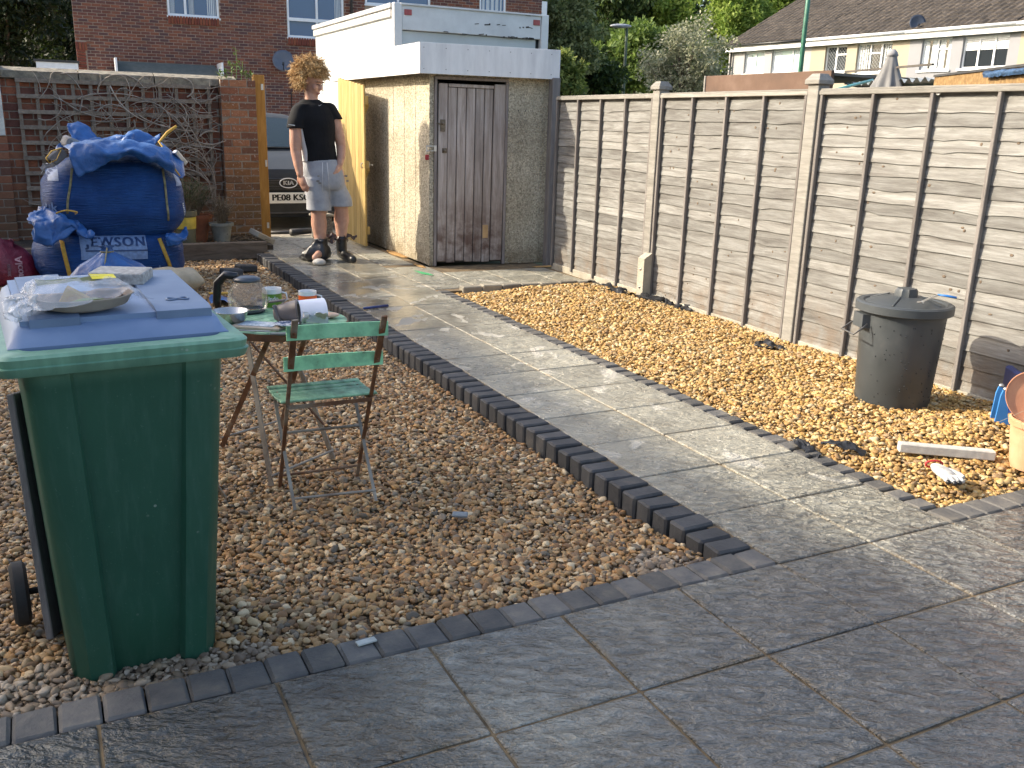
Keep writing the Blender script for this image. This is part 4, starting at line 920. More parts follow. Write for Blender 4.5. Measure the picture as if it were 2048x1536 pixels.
b = MB(); b.sphere((.93, 9.56, .39), (.07, .05, .07), 12, 8); b.v = [tuple(Vector(v)+mnoise.noise_vector(Vector(v)*25)*.018) for v in b.v]; tag(b.build('plastic_scrap', plain('black_plastic', (.015, .015, .017), .3), smooth=True), 'crumpled black plastic on top of the concrete stump', 'plastic')

# ================================================================ TERRACE ON THE RIGHT
TA = Vector((28.02, 35.44)); TD = (Vector((28.69, 20.54))-TA); TL0 = TD.length; TD.normalize(); TN = Vector((-abs(TD.y), -TD.x))  # facade normal towards -x
TN = Vector((TD.y, -TD.x)); 
if TN.x > 0: TN = -TN
def tp(a, z, off=0.0): return Vector((TA.x+TD.x*a+TN.x*off, TA.y+TD.y*a+TN.y*off, z))
EZ = 5.26
def tfac(px, py):
    n = Vector((TN.x, TN.y, 0)); v = Vector(ray(px, py)); t = (Vector((TA.x, TA.y, 0))-Vector(CAM)).dot(n)/v.dot(n); P = Vector(CAM)+v*t
    return (P.xy-TA).dot(TD), P.z
secs = [(0.0, tfac(1622, 110)[0]), (tfac(1622, 110)[0], tfac(1817, 110)[0]), (tfac(1817, 110)[0], tfac(2036, 110)[0]), (tfac(2036, 110)[0], tfac(2036, 110)[0]+7.5)]
cols = [(.34, .335, .33), (.345, .31, .235), (.25, .255, .275), (.33, .285, .22)]
labs = ['white rendered end house of the terrace beyond the fence', 'cream rendered terraced house with diamond lattice windows', 'pale grey terraced house with a dish over its gutter', 'peach rendered terraced house at the right edge']
wins = {0: [((1490, 103), (1526, 146), 'c2'), ((1545, 98), (1598, 144), 'd')], 1: [((1652, 93), (1689, 143), 'l2'), ((1716, 87), (1778, 144), 'l3')], 2: [((1846, 78), (1896, 139), 'p2'), ((1928, 74), (2010, 134), 'p3')], 3: []}
mTILE = M('roof_tile', [(0.25, (0.0248, 0.0205, 0.0174)), (0.5, (0.0434, 0.036, 0.0304)), (0.75, (0.0713, 0.0608, 0.0521))], sc=3, rough=.92, isl=True, rnd=.8, bump=.4, bsc=60)
mLEAD = plain('lead', (.35, .37, .38), .5)
def tq(b, a0, a1, z0, z1, o0, o1, mi=0):
    vs = [tp(a, z, o) for z in (z0, z1) for o in (o0, o1) for a in (a0, a1)]; b.add(vs, [(0, 2, 3, 1), (4, 5, 7, 6), (0, 1, 5, 4), (2, 6, 7, 3), (0, 4, 6, 2), (1, 3, 7, 5)], mi)
RW, RH = 4.4, 2.55
for k, (s0, s1) in enumerate(secs):
    mR = M('render_%s' % ('white', 'cream', 'grey', 'peach')[k], [(.3, tuple(c*.93 for c in cols[k])), (.7, cols[k])], sc=1.5, rough=.9)
    th = thing('terraced_house', labs[k], 'house', tuple(tp((s0+s1)/2, 0)), 0, 'terraced houses beyond the right fence')
    b = MB(); wl = []
    for (p0, p1, ty) in wins[k]:
        a0, z1 = tfac(*p0); a1, z0 = tfac(*p1); z1 = max(z1, z0+.9); wl.append((a0, a1, z0, min(z1, EZ-.28), ty))
    ed = sorted({s0, s1, *[q for w_ in wl for q in w_[:2]]})
    for a0, a1 in zip(ed[:-1], ed[1:]):
        ws = [w_ for w_ in wl if w_[0] <= a0+.001 and w_[1] >= a1-.001]
        if ws: tq(b, a0, a1, -1, ws[0][2], -.3, 0); tq(b, a0, a1, ws[0][3], EZ-.05, -.3, 0)
        else: tq(b, a0, a1, -1, EZ-.05, -.3, 0)
    bk = MB(); tq(bk, s0, s1, -1, EZ-.1, -8.4, -8.1)
    if k == 0:
        v = [tp(.001, -1, -.301), tp(.001, -1, -8.099), tp(.001, EZ-.05, -8.099), tp(.001, EZ+RH-.1, -4.2), tp(.001, EZ-.05, -.301)]; b.add(v+[q+Vector((TD.x*.25, TD.y*.25, 0)) for q in v], [(0, 1, 2, 3, 4), (9, 8, 7, 6, 5)]+[(i, (i+1) % 5, (i+1) % 5+5, i+5) for i in range(5)])
    b.build('wall', mR, th); bk.build('rear_wall', mR, th)
    for a0, a1, z0, z1, ty in wl:
        f = MB(); t = .06; o0, o1 = -.16, -.10
        for q in ((a0, a1, z0, z0+t), (a0, a1, z1-t, z1), (a0, a0+t, z0+t, z1-t), (a1-t, a1, z0+t, z1-t)): tq(f, q[0]+.001, q[1]-.001, q[2], q[3], o0, o1)
        am = (a0+a1)/2; W_ = a1-a0
        ms = {'c2': [am], 'd': [a0+W_*.68], 'l2': [a0+W_*.48], 'l3': [a0+W_*.36, a0+W_*.68], 'p2': [a0+W_*.5], 'p3': [a0+W_*.34, a0+W_*.68]}[ty]
        for m_ in ms: tq(f, m_-.035, m_+.035, z0+t, z1-t, o0+.002, o1+.004)
        zt = z0+(z1-z0)*.66
        if ty in ('l2', 'p2'): tq(f, ms[-1]+.035, a1-t, zt-.03, zt+.03, o0+.004, o1+.006)
        if ty in ('l3', 'p3'): tq(f, ms[0]+.035, ms[1]-.035, zt-.03, zt+.03, o0+.004, o1+.006)
        fo = f.build('window', mUPVC, th)
        p_ = MB(); tq(p_, a0+t, a1-t, z0+t, z1-t, -.145, -.14); p_.build('pane', mGLASSD if ty[0] in 'lp' else M('pale_blind', [(.3, (.45, .60, .57)), (.7, (.56, .69, .66))], sc=2, rough=.5), fo)
        s_ = MB(); tq(s_, a0-.08, a1+.08, z0-.07, z0-.001, -.16, .06); s_.build('sill', mUPVC, fo)
        if ty in ('c2', 'l3', 'p2', 'd'):
            c_ = MB()
            for c0, c1 in ((a0+t, a0+t+W_*.25), (a1-t-W_*.22, a1-t)) if ty != 'p2' else ((a0+t, a1-t),):
                n = 10; c_.loft([[tp(c0+(c1-c0)*i/n, z, -.136+.012*math.sin(i*2.1)) for i in range(n+1)] for z in (z0+t, z1-t)], 0, False, wrap=False)
            c_.builds('curtain', mNET, fo, smooth=True)
        if ty == 'p3':
            c_ = MB()
            for c0, c1 in ((a0+t, ms[0]-.035), (ms[0]+.035, ms[1]-.035), (ms[1]+.035, a1-t)):
                for q in range(7): tq(c_, c0, c1, z1-t-.06*q-.05, z1-t-.06*q, -.137, -.13)
            c_.build('blind', mUPVC, fo, kind='stuff')
        if ty[0] == 'l':
            l_ = MB()
            for c0, c1 in zip([a0+t]+[m_+.035 for m_ in ms], [m_-.035 for m_ in ms]+[a1-t]):
                st = .15; hh = z1-z0-2*t; ww = c1-c0; n = int((ww+hh)/st)+1
                for q in range(n):
                    for sg in (0, 1):
                        x0, y0 = q*st, 0.0; x1, y1 = q*st-hh, hh
                        if x0 > ww: y0 = x0-ww; x0 = ww
                        if x1 < 0: y1 = hh+x1; x1 = 0
                        if y1-y0 < .03: continue
                        P0 = (x0, y0) if not sg else (ww-x0, y0); P1 = (x1, y1) if not sg else (ww-x1, y1)
                        l_.tube([tp(c0+P0[0], z0+t+P0[1]*.99, -.132), tp(c0+P1[0], z0+t+P1[1]*.99, -.132)], .009, 4)
            l_.build('lattice', mLEAD, fo)
    # eaves: fascia, gutter and tiles
    b = MB(); tq(b, s0, s1, EZ-.26, EZ-.02, .02, .26); b.build('fascia', mUPVC, th)
    b = MB(); b.tube([tp(s0, EZ+.0, .33), tp(s1, EZ+.0, .33)], .06, 8); b.build('gutter', mUPVC if k else mCARB, th, smooth=True)
    b = MB(); nrow = 15; cw = .30
    for r_ in range(nrow):
        f0 = r_/nrow; f1 = (r_+1.25)/nrow; a = s0
        while a < s1-.01:
            aw = min(cw, s1-a); jz = random.uniform(-.008, .008)
            for q, (u0, u1, h0, h1) in enumerate(((0, .35, .0, .05), (.35, .7, .05, .05), (.7, 1, .05, .0))):
                o0 = .34-(RW+.34)*f0; o1 = .34-(RW+.34)*f1
                b.add([tp(a+aw*u0, EZ+.03+RH*f0+h0+.045+jz, o0), tp(a+aw*u1, EZ+.03+RH*f0+h1+.045+jz, o0), tp(a+aw*u1, EZ+.03+RH*f1+h1+jz, o1), tp(a+aw*u0, EZ+.03+RH*f1+h0+jz, o1), tp(a+aw*u0, EZ+.03+RH*f0+h0, o0), tp(a+aw*u1, EZ+.03+RH*f0+h1, o0)], [(0, 1, 2, 3), (4, 5, 1, 0)])
            a += cw
    rf = MB(); rf.add([tp(s0, EZ, .34), tp(s1, EZ, .34), tp(s1, EZ+RH+.03, -RW), tp(s0, EZ+RH+.03, -RW), tp(s1, EZ-.1, -8.8), tp(s0, EZ-.1, -8.8)], [(0, 1, 2, 3), (3, 2, 4, 5)])
    ro = rf.build('roof', plain('roof_felt', (.06, .05, .045)), th); b.build('tile', mTILE, ro, kind='stuff')
    rg = MB(); rg.tube([tp(s0-.03, EZ+RH+.10, -RW), tp(s1, EZ+RH+.10, -RW)], .13, 8); rg.build('ridge', mTILE, ro, smooth=True)
dish('satellite_dish', 'dark satellite dish standing on the terrace gutter', Vector(gd(1834, 46, 35.5)), (-.55, -.8, .2), .30, plain('dish_dark', (.035, .045, .07), .4, .1))
tag(MB().tube([tp(.25, 0, .1), tp(.25, EZ-.2, .1)], .05, 8).build('down_pipe', mCARB, smooth=True), 'black rainwater pipe on the white end house corner', 'pipe')
# ================================================================ TREES
def leaf_mat(name, cols, tr=.25):
    t = NT(name); rn = t.rand(True); c = t.ramp(rn, cols)
    t.out(c, .55, None, Specular_IOR_Level=.25)
    tb = t.new('ShaderNodeBsdfTranslucent'); t.L(t.mix(.5, c, (.12, .18, .03)), tb.inputs[0]); mx = t.new('ShaderNodeMixShader'); mx.inputs[0].default_value = tr
    t.L(t.b.outputs[0], mx.inputs[1]); t.L(tb.outputs[0], mx.inputs[2]); t.L(mx.outputs[0], t.n['Material Output'].inputs[0]); return t.mat
mLD = leaf_mat('leaf_dark', [(0, (.018, .036, .012)), (.6, (.04, .07, .022)), (1, (.08, .115, .035))])
mLM = leaf_mat('leaf_mid', [(0, (0.0607, 0.108, 0.027)), (0.6, (0.1215, 0.189, 0.0459)), (1, (0.216, 0.2835, 0.081))], .4)
mLB = leaf_mat('leaf_bright', [(0, (0.112, 0.192, 0.032)), (0.5, (0.224, 0.32, 0.0576)), (1, (0.368, 0.448, 0.112))], .45)
mLS = leaf_mat('leaf_silver', [(0, (0.1875, 0.2063, 0.125)), (0.5, (0.3375, 0.3375, 0.2313)), (1, (0.525, 0.5125, 0.375))], .35)
mLY = leaf_mat('leaf_laurel', [(0, (0.078, 0.1235, 0.0325)), (0.5, (0.208, 0.247, 0.0585)), (1, (0.468, 0.481, 0.156))], .35)
mLSHADE = leaf_mat('leaf_shaded', [(0, (.007, .014, .006)), (.6, (.015, .026, .010)), (1, (.03, .045, .016))], .12)  # shade on the top-left trees put into the leaf colour
mBARK = M('bark', [(.3, (.05, .04, .03)), (.7, (.13, .11, .085))], sc=8, st=(3, 3, .6), rough=.95, bump=.6, bsc=20)
nrn = np.random.default_rng(3)
def leaves_mesh(b, C_, n, size, spread, up=.3, aspect=.55):
    d = nrn.normal(size=(n, 3)); d /= np.linalg.norm(d, axis=1)[:, None]; rad = nrn.random(n)**.45
    P = np.array(C_)+d*rad[:, None]*np.array(spread)
    a = d*.7+nrn.normal(size=(n, 3))*.6+np.array((0, 0, -.15)); a /= np.linalg.norm(a, axis=1)[:, None]
    s_ = np.cross(a, nrn.normal(size=(n, 3))); s_ /= np.linalg.norm(s_, axis=1)[:, None]+1e-9
    L = size*nrn.uniform(.6, 1.3, n)[:, None]; W_ = L*aspect
    nn = np.cross(a, s_)
    V = np.stack([P, P+a*L*.5+s_*W_/2+nn*L*.08, P+a*L, P+a*L*.5-s_*W_/2+nn*L*.08], 1).reshape(-1, 3); base = len(b.v)
    b.v.extend(map(tuple, V.tolist())); b.f.extend([(base+4*i, base+4*i+1, base+4*i+2, base+4*i+3) for i in range(n)]); b.m.extend([0]*n)
def tree(name, label, cat, c, rx, rz, mat, ncl, nlf, size, group='trees beyond the houses and fence', trunk_r=.18, ry=None, ragged=.35, ground=0.0, cl=.26, branchy=0):
    c = Vector(c); t = thing(name, label, cat, (c.x, c.y, ground), 0, group); ry = ry or rx
    b = MB(); k = MB(); cents = []
    for i in range(ncl):
        d = nrn.normal(size=3); d /= np.linalg.norm(d); f = nrn.uniform(.45, 1.0)*(1+ragged*(mnoise.noise(Vector(d*2.3)+c)))
        p = np.array(c)+d*f*np.array((rx, ry, rz)); cents.append(p); q = nrn.uniform(.7, 1.35)*cl
        leaves_mesh(b, p, nlf, size, (rx*q, ry*q, min(rz, rx)*q*.8))
    k.tube([Vector((c.x, c.y, ground-.2)), Vector((c.x+.05*rx, c.y, ground+(c.z-ground)*.5)), Vector((c.x, c.y, c.z+rz*.3))], [trunk_r, trunk_r*.8, trunk_r*.3], 8)
    for i in range(10+branchy):
        p = Vector(cents[i*3 % len(cents)]); z0 = ground+(c.z-ground)*random.uniform(.35, .95); a = Vector((c.x, c.y, z0)); k.tube([a, a.lerp(p, .5)+Vector((0, 0, .1*rz)), p], [trunk_r*.4, trunk_r*.25, trunk_r*.08], 5)
    k.build('trunk', mBARK, t, smooth=True); b.build('crown', mat, t, kind='stuff')
    return t
def tpx(name, label, cat, px, py, D, rxp, rzp, mat, ncl, nlf, size, **kw):
    c = gd(px, py, D); return tree(name, label, cat, c, rxp*D/FPX, rzp*D/FPX, mat, ncl, nlf, size, **kw)
tpx('dark_tree', 'tall dark tree filling the top left corner', 'tree', 10, 30, 37, 120, 190, mLSHADE, 110, 90, .26, trunk_r=.3)
tpx('dark_tree', 'dark tree close against the left side of the brick house', 'tree', 112, 40, 42, 85, 170, mLSHADE, 90, 90, .26, trunk_r=.3)
tpx('pale_tree', 'pale green sycamore-like tree beside the brick house corner', 'tree', 1128, 70, 31, 72, 120, leaf_mat('leaf_pale', [(0, (.09, .125, .055)), (.5, (.20, .24, .11)), (1, (.34, .37, .20))], .45), 120, 90, .17, trunk_r=.16)
tpx('laurel', 'glossy yellow-green laurel bush right of the shed fascia', 'shrub', 1128, 150, 15.5, 42, 52, mLY, 55, 60, .085, trunk_r=.04, group=None)
tpx('dark_tree', 'very dark tree behind the head of the street lamp', 'tree', 1215, 40, 50, 85, 150, mLD, 110, 90, .32, trunk_r=.3)
tpx('dark_tree', 'dark tree in the middle of the wood, left of the sky gap', 'tree', 1320, 15, 58, 75, 130, mLD, 100, 90, .34, trunk_r=.3)
tpx('green_tree', 'mid-green bushy tree low behind the lamp post', 'tree', 1262, 115, 42, 75, 75, mLM, 90, 80, .26, trunk_r=.2)
tpx('green_tree', 'sunlit tree with drooping sprays left of the sky gap', 'tree', 1345, 40, 50, 55, 75, mLB, 90, 80, .26, trunk_r=.2)
tpx('bright_tree', 'bright green tree right of the sky gap', 'tree', 1468, 50, 56, 72, 75, mLB, 120, 90, .28, trunk_r=.25)
tpx('bright_tree', 'bright green tree above the left verge of the terrace roof', 'tree', 1560, 10, 60, 80, 75, mLB, 120, 90, .3, trunk_r=.25)
tpx('bright_tree', 'lime green treetop over the terrace ridge by the green pole', 'tree', 1640, -40, 66, 80, 70, mLB, 100, 90, .32, trunk_r=.25)
tpx('silver_shrub', 'large grey-green shrub left of the white house', 'shrub', 1370, 135, 29, 88, 92, mLS, 120, 80, .11, trunk_r=.09, branchy=40, cl=.22)
tpx('green_tree', 'small dark green shrub under the pale tree', 'shrub', 1190, 150, 33, 60, 40, mLD, 50, 70, .2, trunk_r=.1)
wb = MB()
for k in range(520):
    px = nrn.uniform(1060, 1760); top = 8+22*math.sin(px*.02)+(26 if 1375 < px < 1412 else 0); py = nrn.uniform(top-45 if not 1370 < px < 1415 else 22, 190); D = nrn.uniform(62, 78)
    leaves_mesh(wb, gd(px, py, D), 60, .42, (1.1, 1.1, 1.1))
wd2 = MB()
for k in range(120):
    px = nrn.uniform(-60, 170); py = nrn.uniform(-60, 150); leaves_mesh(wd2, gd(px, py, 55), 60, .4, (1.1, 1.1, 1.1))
tag(wd2.build('woodland', mLSHADE), 'dark wood behind the garden wall at top left', 'wood', kind='stuff')
tag(wb.build('woodland', mLD), 'dark wood rising on the slope behind the gardens', 'wood', kind='stuff')
# ---- street lamp
lp = gd(1247, 178, 36); lt = gd(1254, 57, 36)
sl_ = thing('street_lamp', 'slim green street lamp with a grey head before the trees', 'street lamp', (lp[0], lp[1], 0)); b = MB()
b.tube([Vector((lp[0], lp[1], 0)), Vector((lp[0], lp[1], 1.2)), Vector((lp[0], lp[1], lt[2]))], [.09, .07, .05], 10); b.build('column', plain('lamp_green', (.06, .085, .05), .6), sl_, smooth=True)
b = MB(); b.sphere((lp[0]-.22, lp[1]+.1, lt[2]+.02), (.42, .14, .085), 14, 8, rotz(-.45)); b.build('lamp_head', plain('lamp_grey', (.30, .32, .36), .4), sl_, smooth=True)
gpole = gd(1601, 140, 24); gt = gd(1616, -60, 24)
b = MB(); b.tube([Vector((gpole[0], gpole[1], 0)), Vector((gpole[0], gpole[1], 4.0)), Vector((gpole[0]+.05, gpole[1], 7.2))], [.065, .06, .055], 10); tag(b.build('green_pole', plain('pole_green', (.03, .13, .085), .45), smooth=True), 'tall plain green pole in front of the terrace', 'pole')

# ================================================================ OVER THE FENCE
mBROWN = M('brown_board', [(0.25, (0.072, 0.042, 0.027)), (0.5, (0.114, 0.063, 0.039)), (0.72, (0.156, 0.096, 0.066)), (0.85, (0.252, 0.216, 0.18))], sc=3, rough=.75)
hutc = gd(1530, 170, 8.5)
hut = thing('garden_hut', 'neighbouring hut with a long brown boarded edge above the fence', 'hut', (4.3, 5.5, 0))
A_ = Vector(gd(1411, 152, 9.8)); B_ = Vector(gd(1662, 139, 8.3)); B_.z = A_.z
dv = (B_-A_); dv.z = 0; dl = dv.length; dv.normalize(); Rb = Matrix.Rotation(math.atan2(dv.y, dv.x), 3, 'Z'); nb_ = Vector((-dv.y, dv.x, 0))
if nb_.dot(Vector((1, 0, 0))) < 0: nb_ = -nb_
c0 = (A_+B_)/2
b = MB(); b.box(c0+nb_*.03-Vector((0, 0, .13)), (dl/2, .02, .13), Rb, bev=.003); b.build('fascia_board', mBROWN, hut)
b = MB(); b.box(c0+nb_*.6-Vector((0, 0, .03)), (dl/2-.01, .54, .012), Rb); b.build('roof', plain('hut_felt', (.10, .09, .08)), hut)
b = MB(); z_ = c0.z-.27; b.box(Vector((c0.x, c0.y, z_/2))+nb_*.6, (dl/2-.03, .5, z_/2), Rb); b.build('wall', mFBAT, hut)
b = MB(); b.box(A_+nb_*.5-Vector((0, 0, .13))-dv*.01, (.012, .5, .13), Rb, bev=.002); b.build('end_board', mFRAIL, hut)
# clear corrugated lean-to and chipboard beyond the second panel
sh2 = thing('lean_to', 'low corrugated-roofed lean-to behind the closed parasol', 'lean-to', (4.6, 3.2, 0))
P0 = Vector(gd(1690, 148, 8.6)); P1 = Vector(gd(1862, 158, 7.4)); P1.z = P0.z = (P0.z+P1.z)/2
d2 = (P1-P0); L2 = d2.length; d2.normalize(); n2 = Vector((-d2.y, d2.x, 0)); n2 = n2 if n2.x > 0 else -n2; R2 = Matrix.Rotation(math.atan2(d2.y, d2.x), 3, 'Z')
cb = MB(); nw = 60; rows = []
for o_ in (0, .7): rows.append([P0+d2*(L2*i/nw)+n2*o_+Vector((0, 0, .020*math.sin(i*math.pi/2.5)-.10*o_-.045)) for i in range(nw+1)])
cb.loft(rows, 0, False, wrap=False); cb.build('roof_sheet', M('corrugated_sheet', [(.3, (.40, .42, .40)), (.7, (.55, .57, .55))], sc=4, rough=.4), sh2, smooth=True)
b = MB(); b.box((P0+P1)/2+Vector((0, 0, .065)), (L2/2, .012, .008), R2); b.build('edge_strip', plain('dark_edge', (.07, .06, .05)), sh2)
b = MB(); b.box((P0+P1)/2+n2*.35-Vector((0, 0, .08)), (L2/2, .02, .05), R2); b.build('rear_beam', plain('dark_beam', (.03, .025, .022)), sh2)
for k in range(3): b = MB(); b.box((P0+P1)/2+n2*.12-Vector((0, 0, .13+.09*k)), (L2/2, .012, .042), R2, bev=.003); b.build('board', mFBAT, sh2)
b = MB(); zz = P0.z-.36; b.box(Vector(((P0+P1).x/2, (P0+P1).y/2, zz/2))+n2*.14, (L2/2, .012, zz/2), R2); b.build('wall', mFBAT, sh2)
mOSB = M('chipboard', [(.25, (.13, .075, .028)), (.5, (.22, .135, .052)), (.75, (.32, .215, .10))], sc=35, det=3, rough=.8)
Q0 = Vector(gd(1864, 154, 7.2)); Q1 = Vector(gd(2120, 182, 5.4)); Q1.z = Q0.z
d3 = (Q1-Q0); L3 = d3.length; d3.normalize(); n3 = Vector((-d3.y, d3.x, 0)); n3 = n3 if n3.x > 0 else -n3; R3b = Matrix.Rotation(math.atan2(d3.y, d3.x), 3, 'Z')
osb = thing('chipboard_screen', 'orange chipboard screen topped by dark felt at right edge', 'screen', tuple(((Q0+Q1)/2).xy)+(0,))
b = MB(); b.box((Q0+Q1)/2+n3*.03-Vector((0, 0, Q0.z/2)), (L3/2, .009, Q0.z/2), R3b); b.build('board', mOSB, osb)
b = MB(); b.box((Q0+Q1)/2+n3*.06+Vector((0, 0, .008)), (L3/2, .05, .008), R3b); b.build('felt_edge', plain('dark_edge2', (.05, .05, .05)), osb)
tb = MB(); T0 = Q0.lerp(Q1, .48)
tb.patch([[T0+d3*(L3*.52*i/5)+Vector((0, 0, .015))-n3*.02+n3*.12*(1-j) for i in range(6)] if j == 0 else [T0+d3*(L3*.52*i/5)-n3*.015+Vector((0, 0, .02-.035*j)) for i in range(6)] for j in range(3)], 10, 40, 0, .008, 20, 3)
tag(tb.build('tarpaulin', plain('blue_tarp', (.035, .075, .15), .5, .5, sc=40), smooth=True), 'strip of blue tarpaulin over the chipboard edge', 'tarpaulin')
um = Vector(gd(1780, 150, 7.9)); uz = float(gd(1782, 104, 7.9)[2])
umb = thing('closed_parasol', 'grey parasol folded shut beyond the fence', 'parasol', (um.x, um.y, 0))
b = MB(); b.tube([(um.x, um.y, 0), (um.x, um.y, uz-.02)], .02, 8); b.build('pole', mFRAIL, umb, smooth=True)
b = MB(); n = 48; rings = []
for i in range(15):
    f = i/14; r = .04+.22*f**1.2 if f < .72 else .19-.25*(f-.72); rings.append([Vector((um.x+math.cos(2*math.pi*j/n)*r*(1+.30*f*math.cos(8*2*math.pi*j/n)+.1*math.sin(3*2*math.pi*j/n)), um.y+math.sin(2*math.pi*j/n)*r*(1+.30*f*math.cos(8*2*math.pi*j/n)), uz-.04-.55*f-.03*f*math.sin(5*2*math.pi*j/n))) for j in range(n)])
b.loft(rings, 0, False); b.build('canopy', M('grey_canvas', [(0.3, (0.1364, 0.1364, 0.1395)), (0.7, (0.1984, 0.1984, 0.1984))], sc=6, rough=.9), umb, smooth=True)
b = MB(); b.lathe([(1e-3, .03), (.02, .025), (.04, 0), (.05, -.025), (.04, -.03)], (um.x, um.y, uz-.01), 16); b.build('top_vent', plain('vent_canvas', (.24, .24, .25), .9), umb, smooth=True)
t0 = gd(1662, 182, 7.2); t1 = gd(1745, 160, 8.3); t1v = Vector(t1); tag(MB().tube([t0, t1], .012, 8).build('turquoise_pole', plain('turquoise', (.12, .42, .38), .4), smooth=True), 'thin turquoise pole sloping up behind the fence', 'pole')
# ---- unseen house block added at left to throw the long garden shade
nh = thing('unseen_shade_house', 'unseen brick house block added on the left to shade the garden', 'house', (-18, 4, 0))
b = MB(); b.box((-18, 3.9, 4.4), (4, 11.4, 4.4)); b.build('wall', mHBi, nh)
b = MB(); b.box((-18, 3.9, 8.955), (4.1, 11.5, .15)); b.build('roof', plain('flat_roof', (.08, .08, .08)), nh)
for k in range(5):
    for z in (1.6, 4.4, 7.0): b = MB(); b.box((-13.98, -5+k*4.4, z), (.03, .6, .55)); b.build('window', mUPVC, nh)
tree('dark_tree', 'unseen tree added beside the shading house to shape its shade edge', 'tree', (-16.5, 12.1, 8.2), 1.6, 1.9, mLD, 60, 80, .2, group=None, ry=1.3)  # unseen tree added to bulge the shade edge along the path
# ================================================================ WHEELED BIN
mBIN = NT('bin_green'); 
def bin_mat():
    t = mBIN; f = t.noise(t.coord('W'), 3, 5, .6); c = t.ramp(f, [(.3, (.016, .070, .043)), (.7, (.023, .090, .055))])
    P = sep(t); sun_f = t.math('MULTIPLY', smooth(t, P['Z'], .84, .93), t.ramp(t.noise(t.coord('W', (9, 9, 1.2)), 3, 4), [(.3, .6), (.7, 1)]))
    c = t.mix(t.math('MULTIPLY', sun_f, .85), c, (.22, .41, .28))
    stk = t.ramp(t.noise(t.coord('W', (14, 14, .9)), 3, 5, .65), [(.5, 0), (.75, 1)]); c = t.mix(t.math('MULTIPLY', stk, .22), c, (.09, .17, .13))
    scr = t.ramp(t.noise(t.coord('W', (60, 60, 5), (.5, .3, 0)), 3, 2, .5), [(.70, 0), (.73, 1)]); c = t.mix(t.math('MULTIPLY', scr, .18), c, (.20, .30, .25))
    sp = t.math('MULTIPLY', t.ramp(t.vor(t.coord('W'), 30), [(.10, 1), (.14, 0)]), t.ramp(t.noise(t.coord('W'), 6, 2), [(.58, 0), (.66, 1)])); c = t.mix(t.math('MULTIPLY', sp, .55), c, (.38, .42, .36))
    return t.out(c, .42, t.bump(t.noise(t.coord('W'), 160, 3), .08, .002))
bin_mat()
mLID = M('bin_blue', [(0.3, (0.1311, 0.1932, 0.3213)), (0.6, (0.1725, 0.2415, 0.378)), (0.8, (0.2484, 0.3174, 0.4284))], sc=5, rough=.42, rvar=.08)
mLIDG = M('bin_blue_faded', [(0.3, (0.1162, 0.1628, 0.2558)), (0.6, (0.155, 0.2093, 0.31)), (0.8, (0.217, 0.2712, 0.3642))], sc=6, rough=.5)
BF = [Vector(gz(150, 1372, -.045)), Vector(gz(437, 1300, -.045))]
ex = (BF[1]-BF[0]); bwid = ex.length; ex.normalize(); ey = Vector((-ex.y, ex.x, 0)); bang = math.atan2(ex.y, ex.x); BC = (BF[0]+BF[1])/2
whb = thing('wheeled_bin', 'green wheeled bin with faded blue lid, food tray on top', 'bin', (BC.x, BC.y, -.045), bang)
HB_ = .945
def bsec(f, inset=0.0):
    z = HB_*f; hw = bwid/2+.042*f-inset; y0 = -.125*f+inset; y1 = .43+.13*f-inset; r = .045; pts = []
    for cx_, cy_, a0 in ((hw-r, y1-r, 0), (-hw+r, y1-r, 90), (-hw+r, y0+r, 180), (hw-r, y0+r, 270)):
        for k in range(5): a = math.radians(a0+22.5*k); pts.append(Vector((cx_+r*math.cos(a), cy_+r*math.sin(a), z)))
    return pts
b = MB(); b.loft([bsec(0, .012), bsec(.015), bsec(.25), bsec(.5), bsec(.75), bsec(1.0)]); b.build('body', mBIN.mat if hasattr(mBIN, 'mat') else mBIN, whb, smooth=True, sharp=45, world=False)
mBINM = mBIN.mat
# recessed front panel: two bold uprights left and right of it
for sx in (-1, 1):
    b = MB(); rows = []
    for f in (0.0, .05, .5, .90, .985):
        hw = bwid/2+.042*f; y0 = -.125*f; z = HB_*f; d_ = .026 if f < .89 else .012
        xo = sx*(hw-.012); xi = sx*(hw-.115); rows.append([Vector((xi, y0+.01, z)), Vector((xi+sx*.014, y0-d_, z)), Vector((xo-sx*.03, y0-d_, z)), Vector((xo, y0+.012, z))])
    b.loft(rows, 0, False, wrap=False); o = b.build('corner_rib', mBINM, whb, smooth=True, sharp=50, world=False)
def rimsec(z, g_): 
    f = z/HB_; hw = bwid/2+.060*f+g_; y0 = -.125*f-g_; y1 = .43+.13*f+g_; r = .04; pts = []
    for cx_, cy_, a0 in ((hw-r, y1-r, 0), (-hw+r, y1-r, 90), (-hw+r, y0+r, 180), (hw-r, y0+r, 270)):
        for k in range(5): a = math.radians(a0+22.5*k); pts.append(Vector((cx_+r*math.cos(a), cy_+r*math.sin(a), z)))
    return pts
b = MB(); b.loft([rimsec(.940, .0), rimsec(.936, .036), rimsec(.958, .042), rimsec(.961, .036), rimsec(.980, .038), rimsec(.987, .030), rimsec(.987, -.02)], cap=False); b.build('rim', mBINM, whb, smooth=True, sharp=35, world=False)
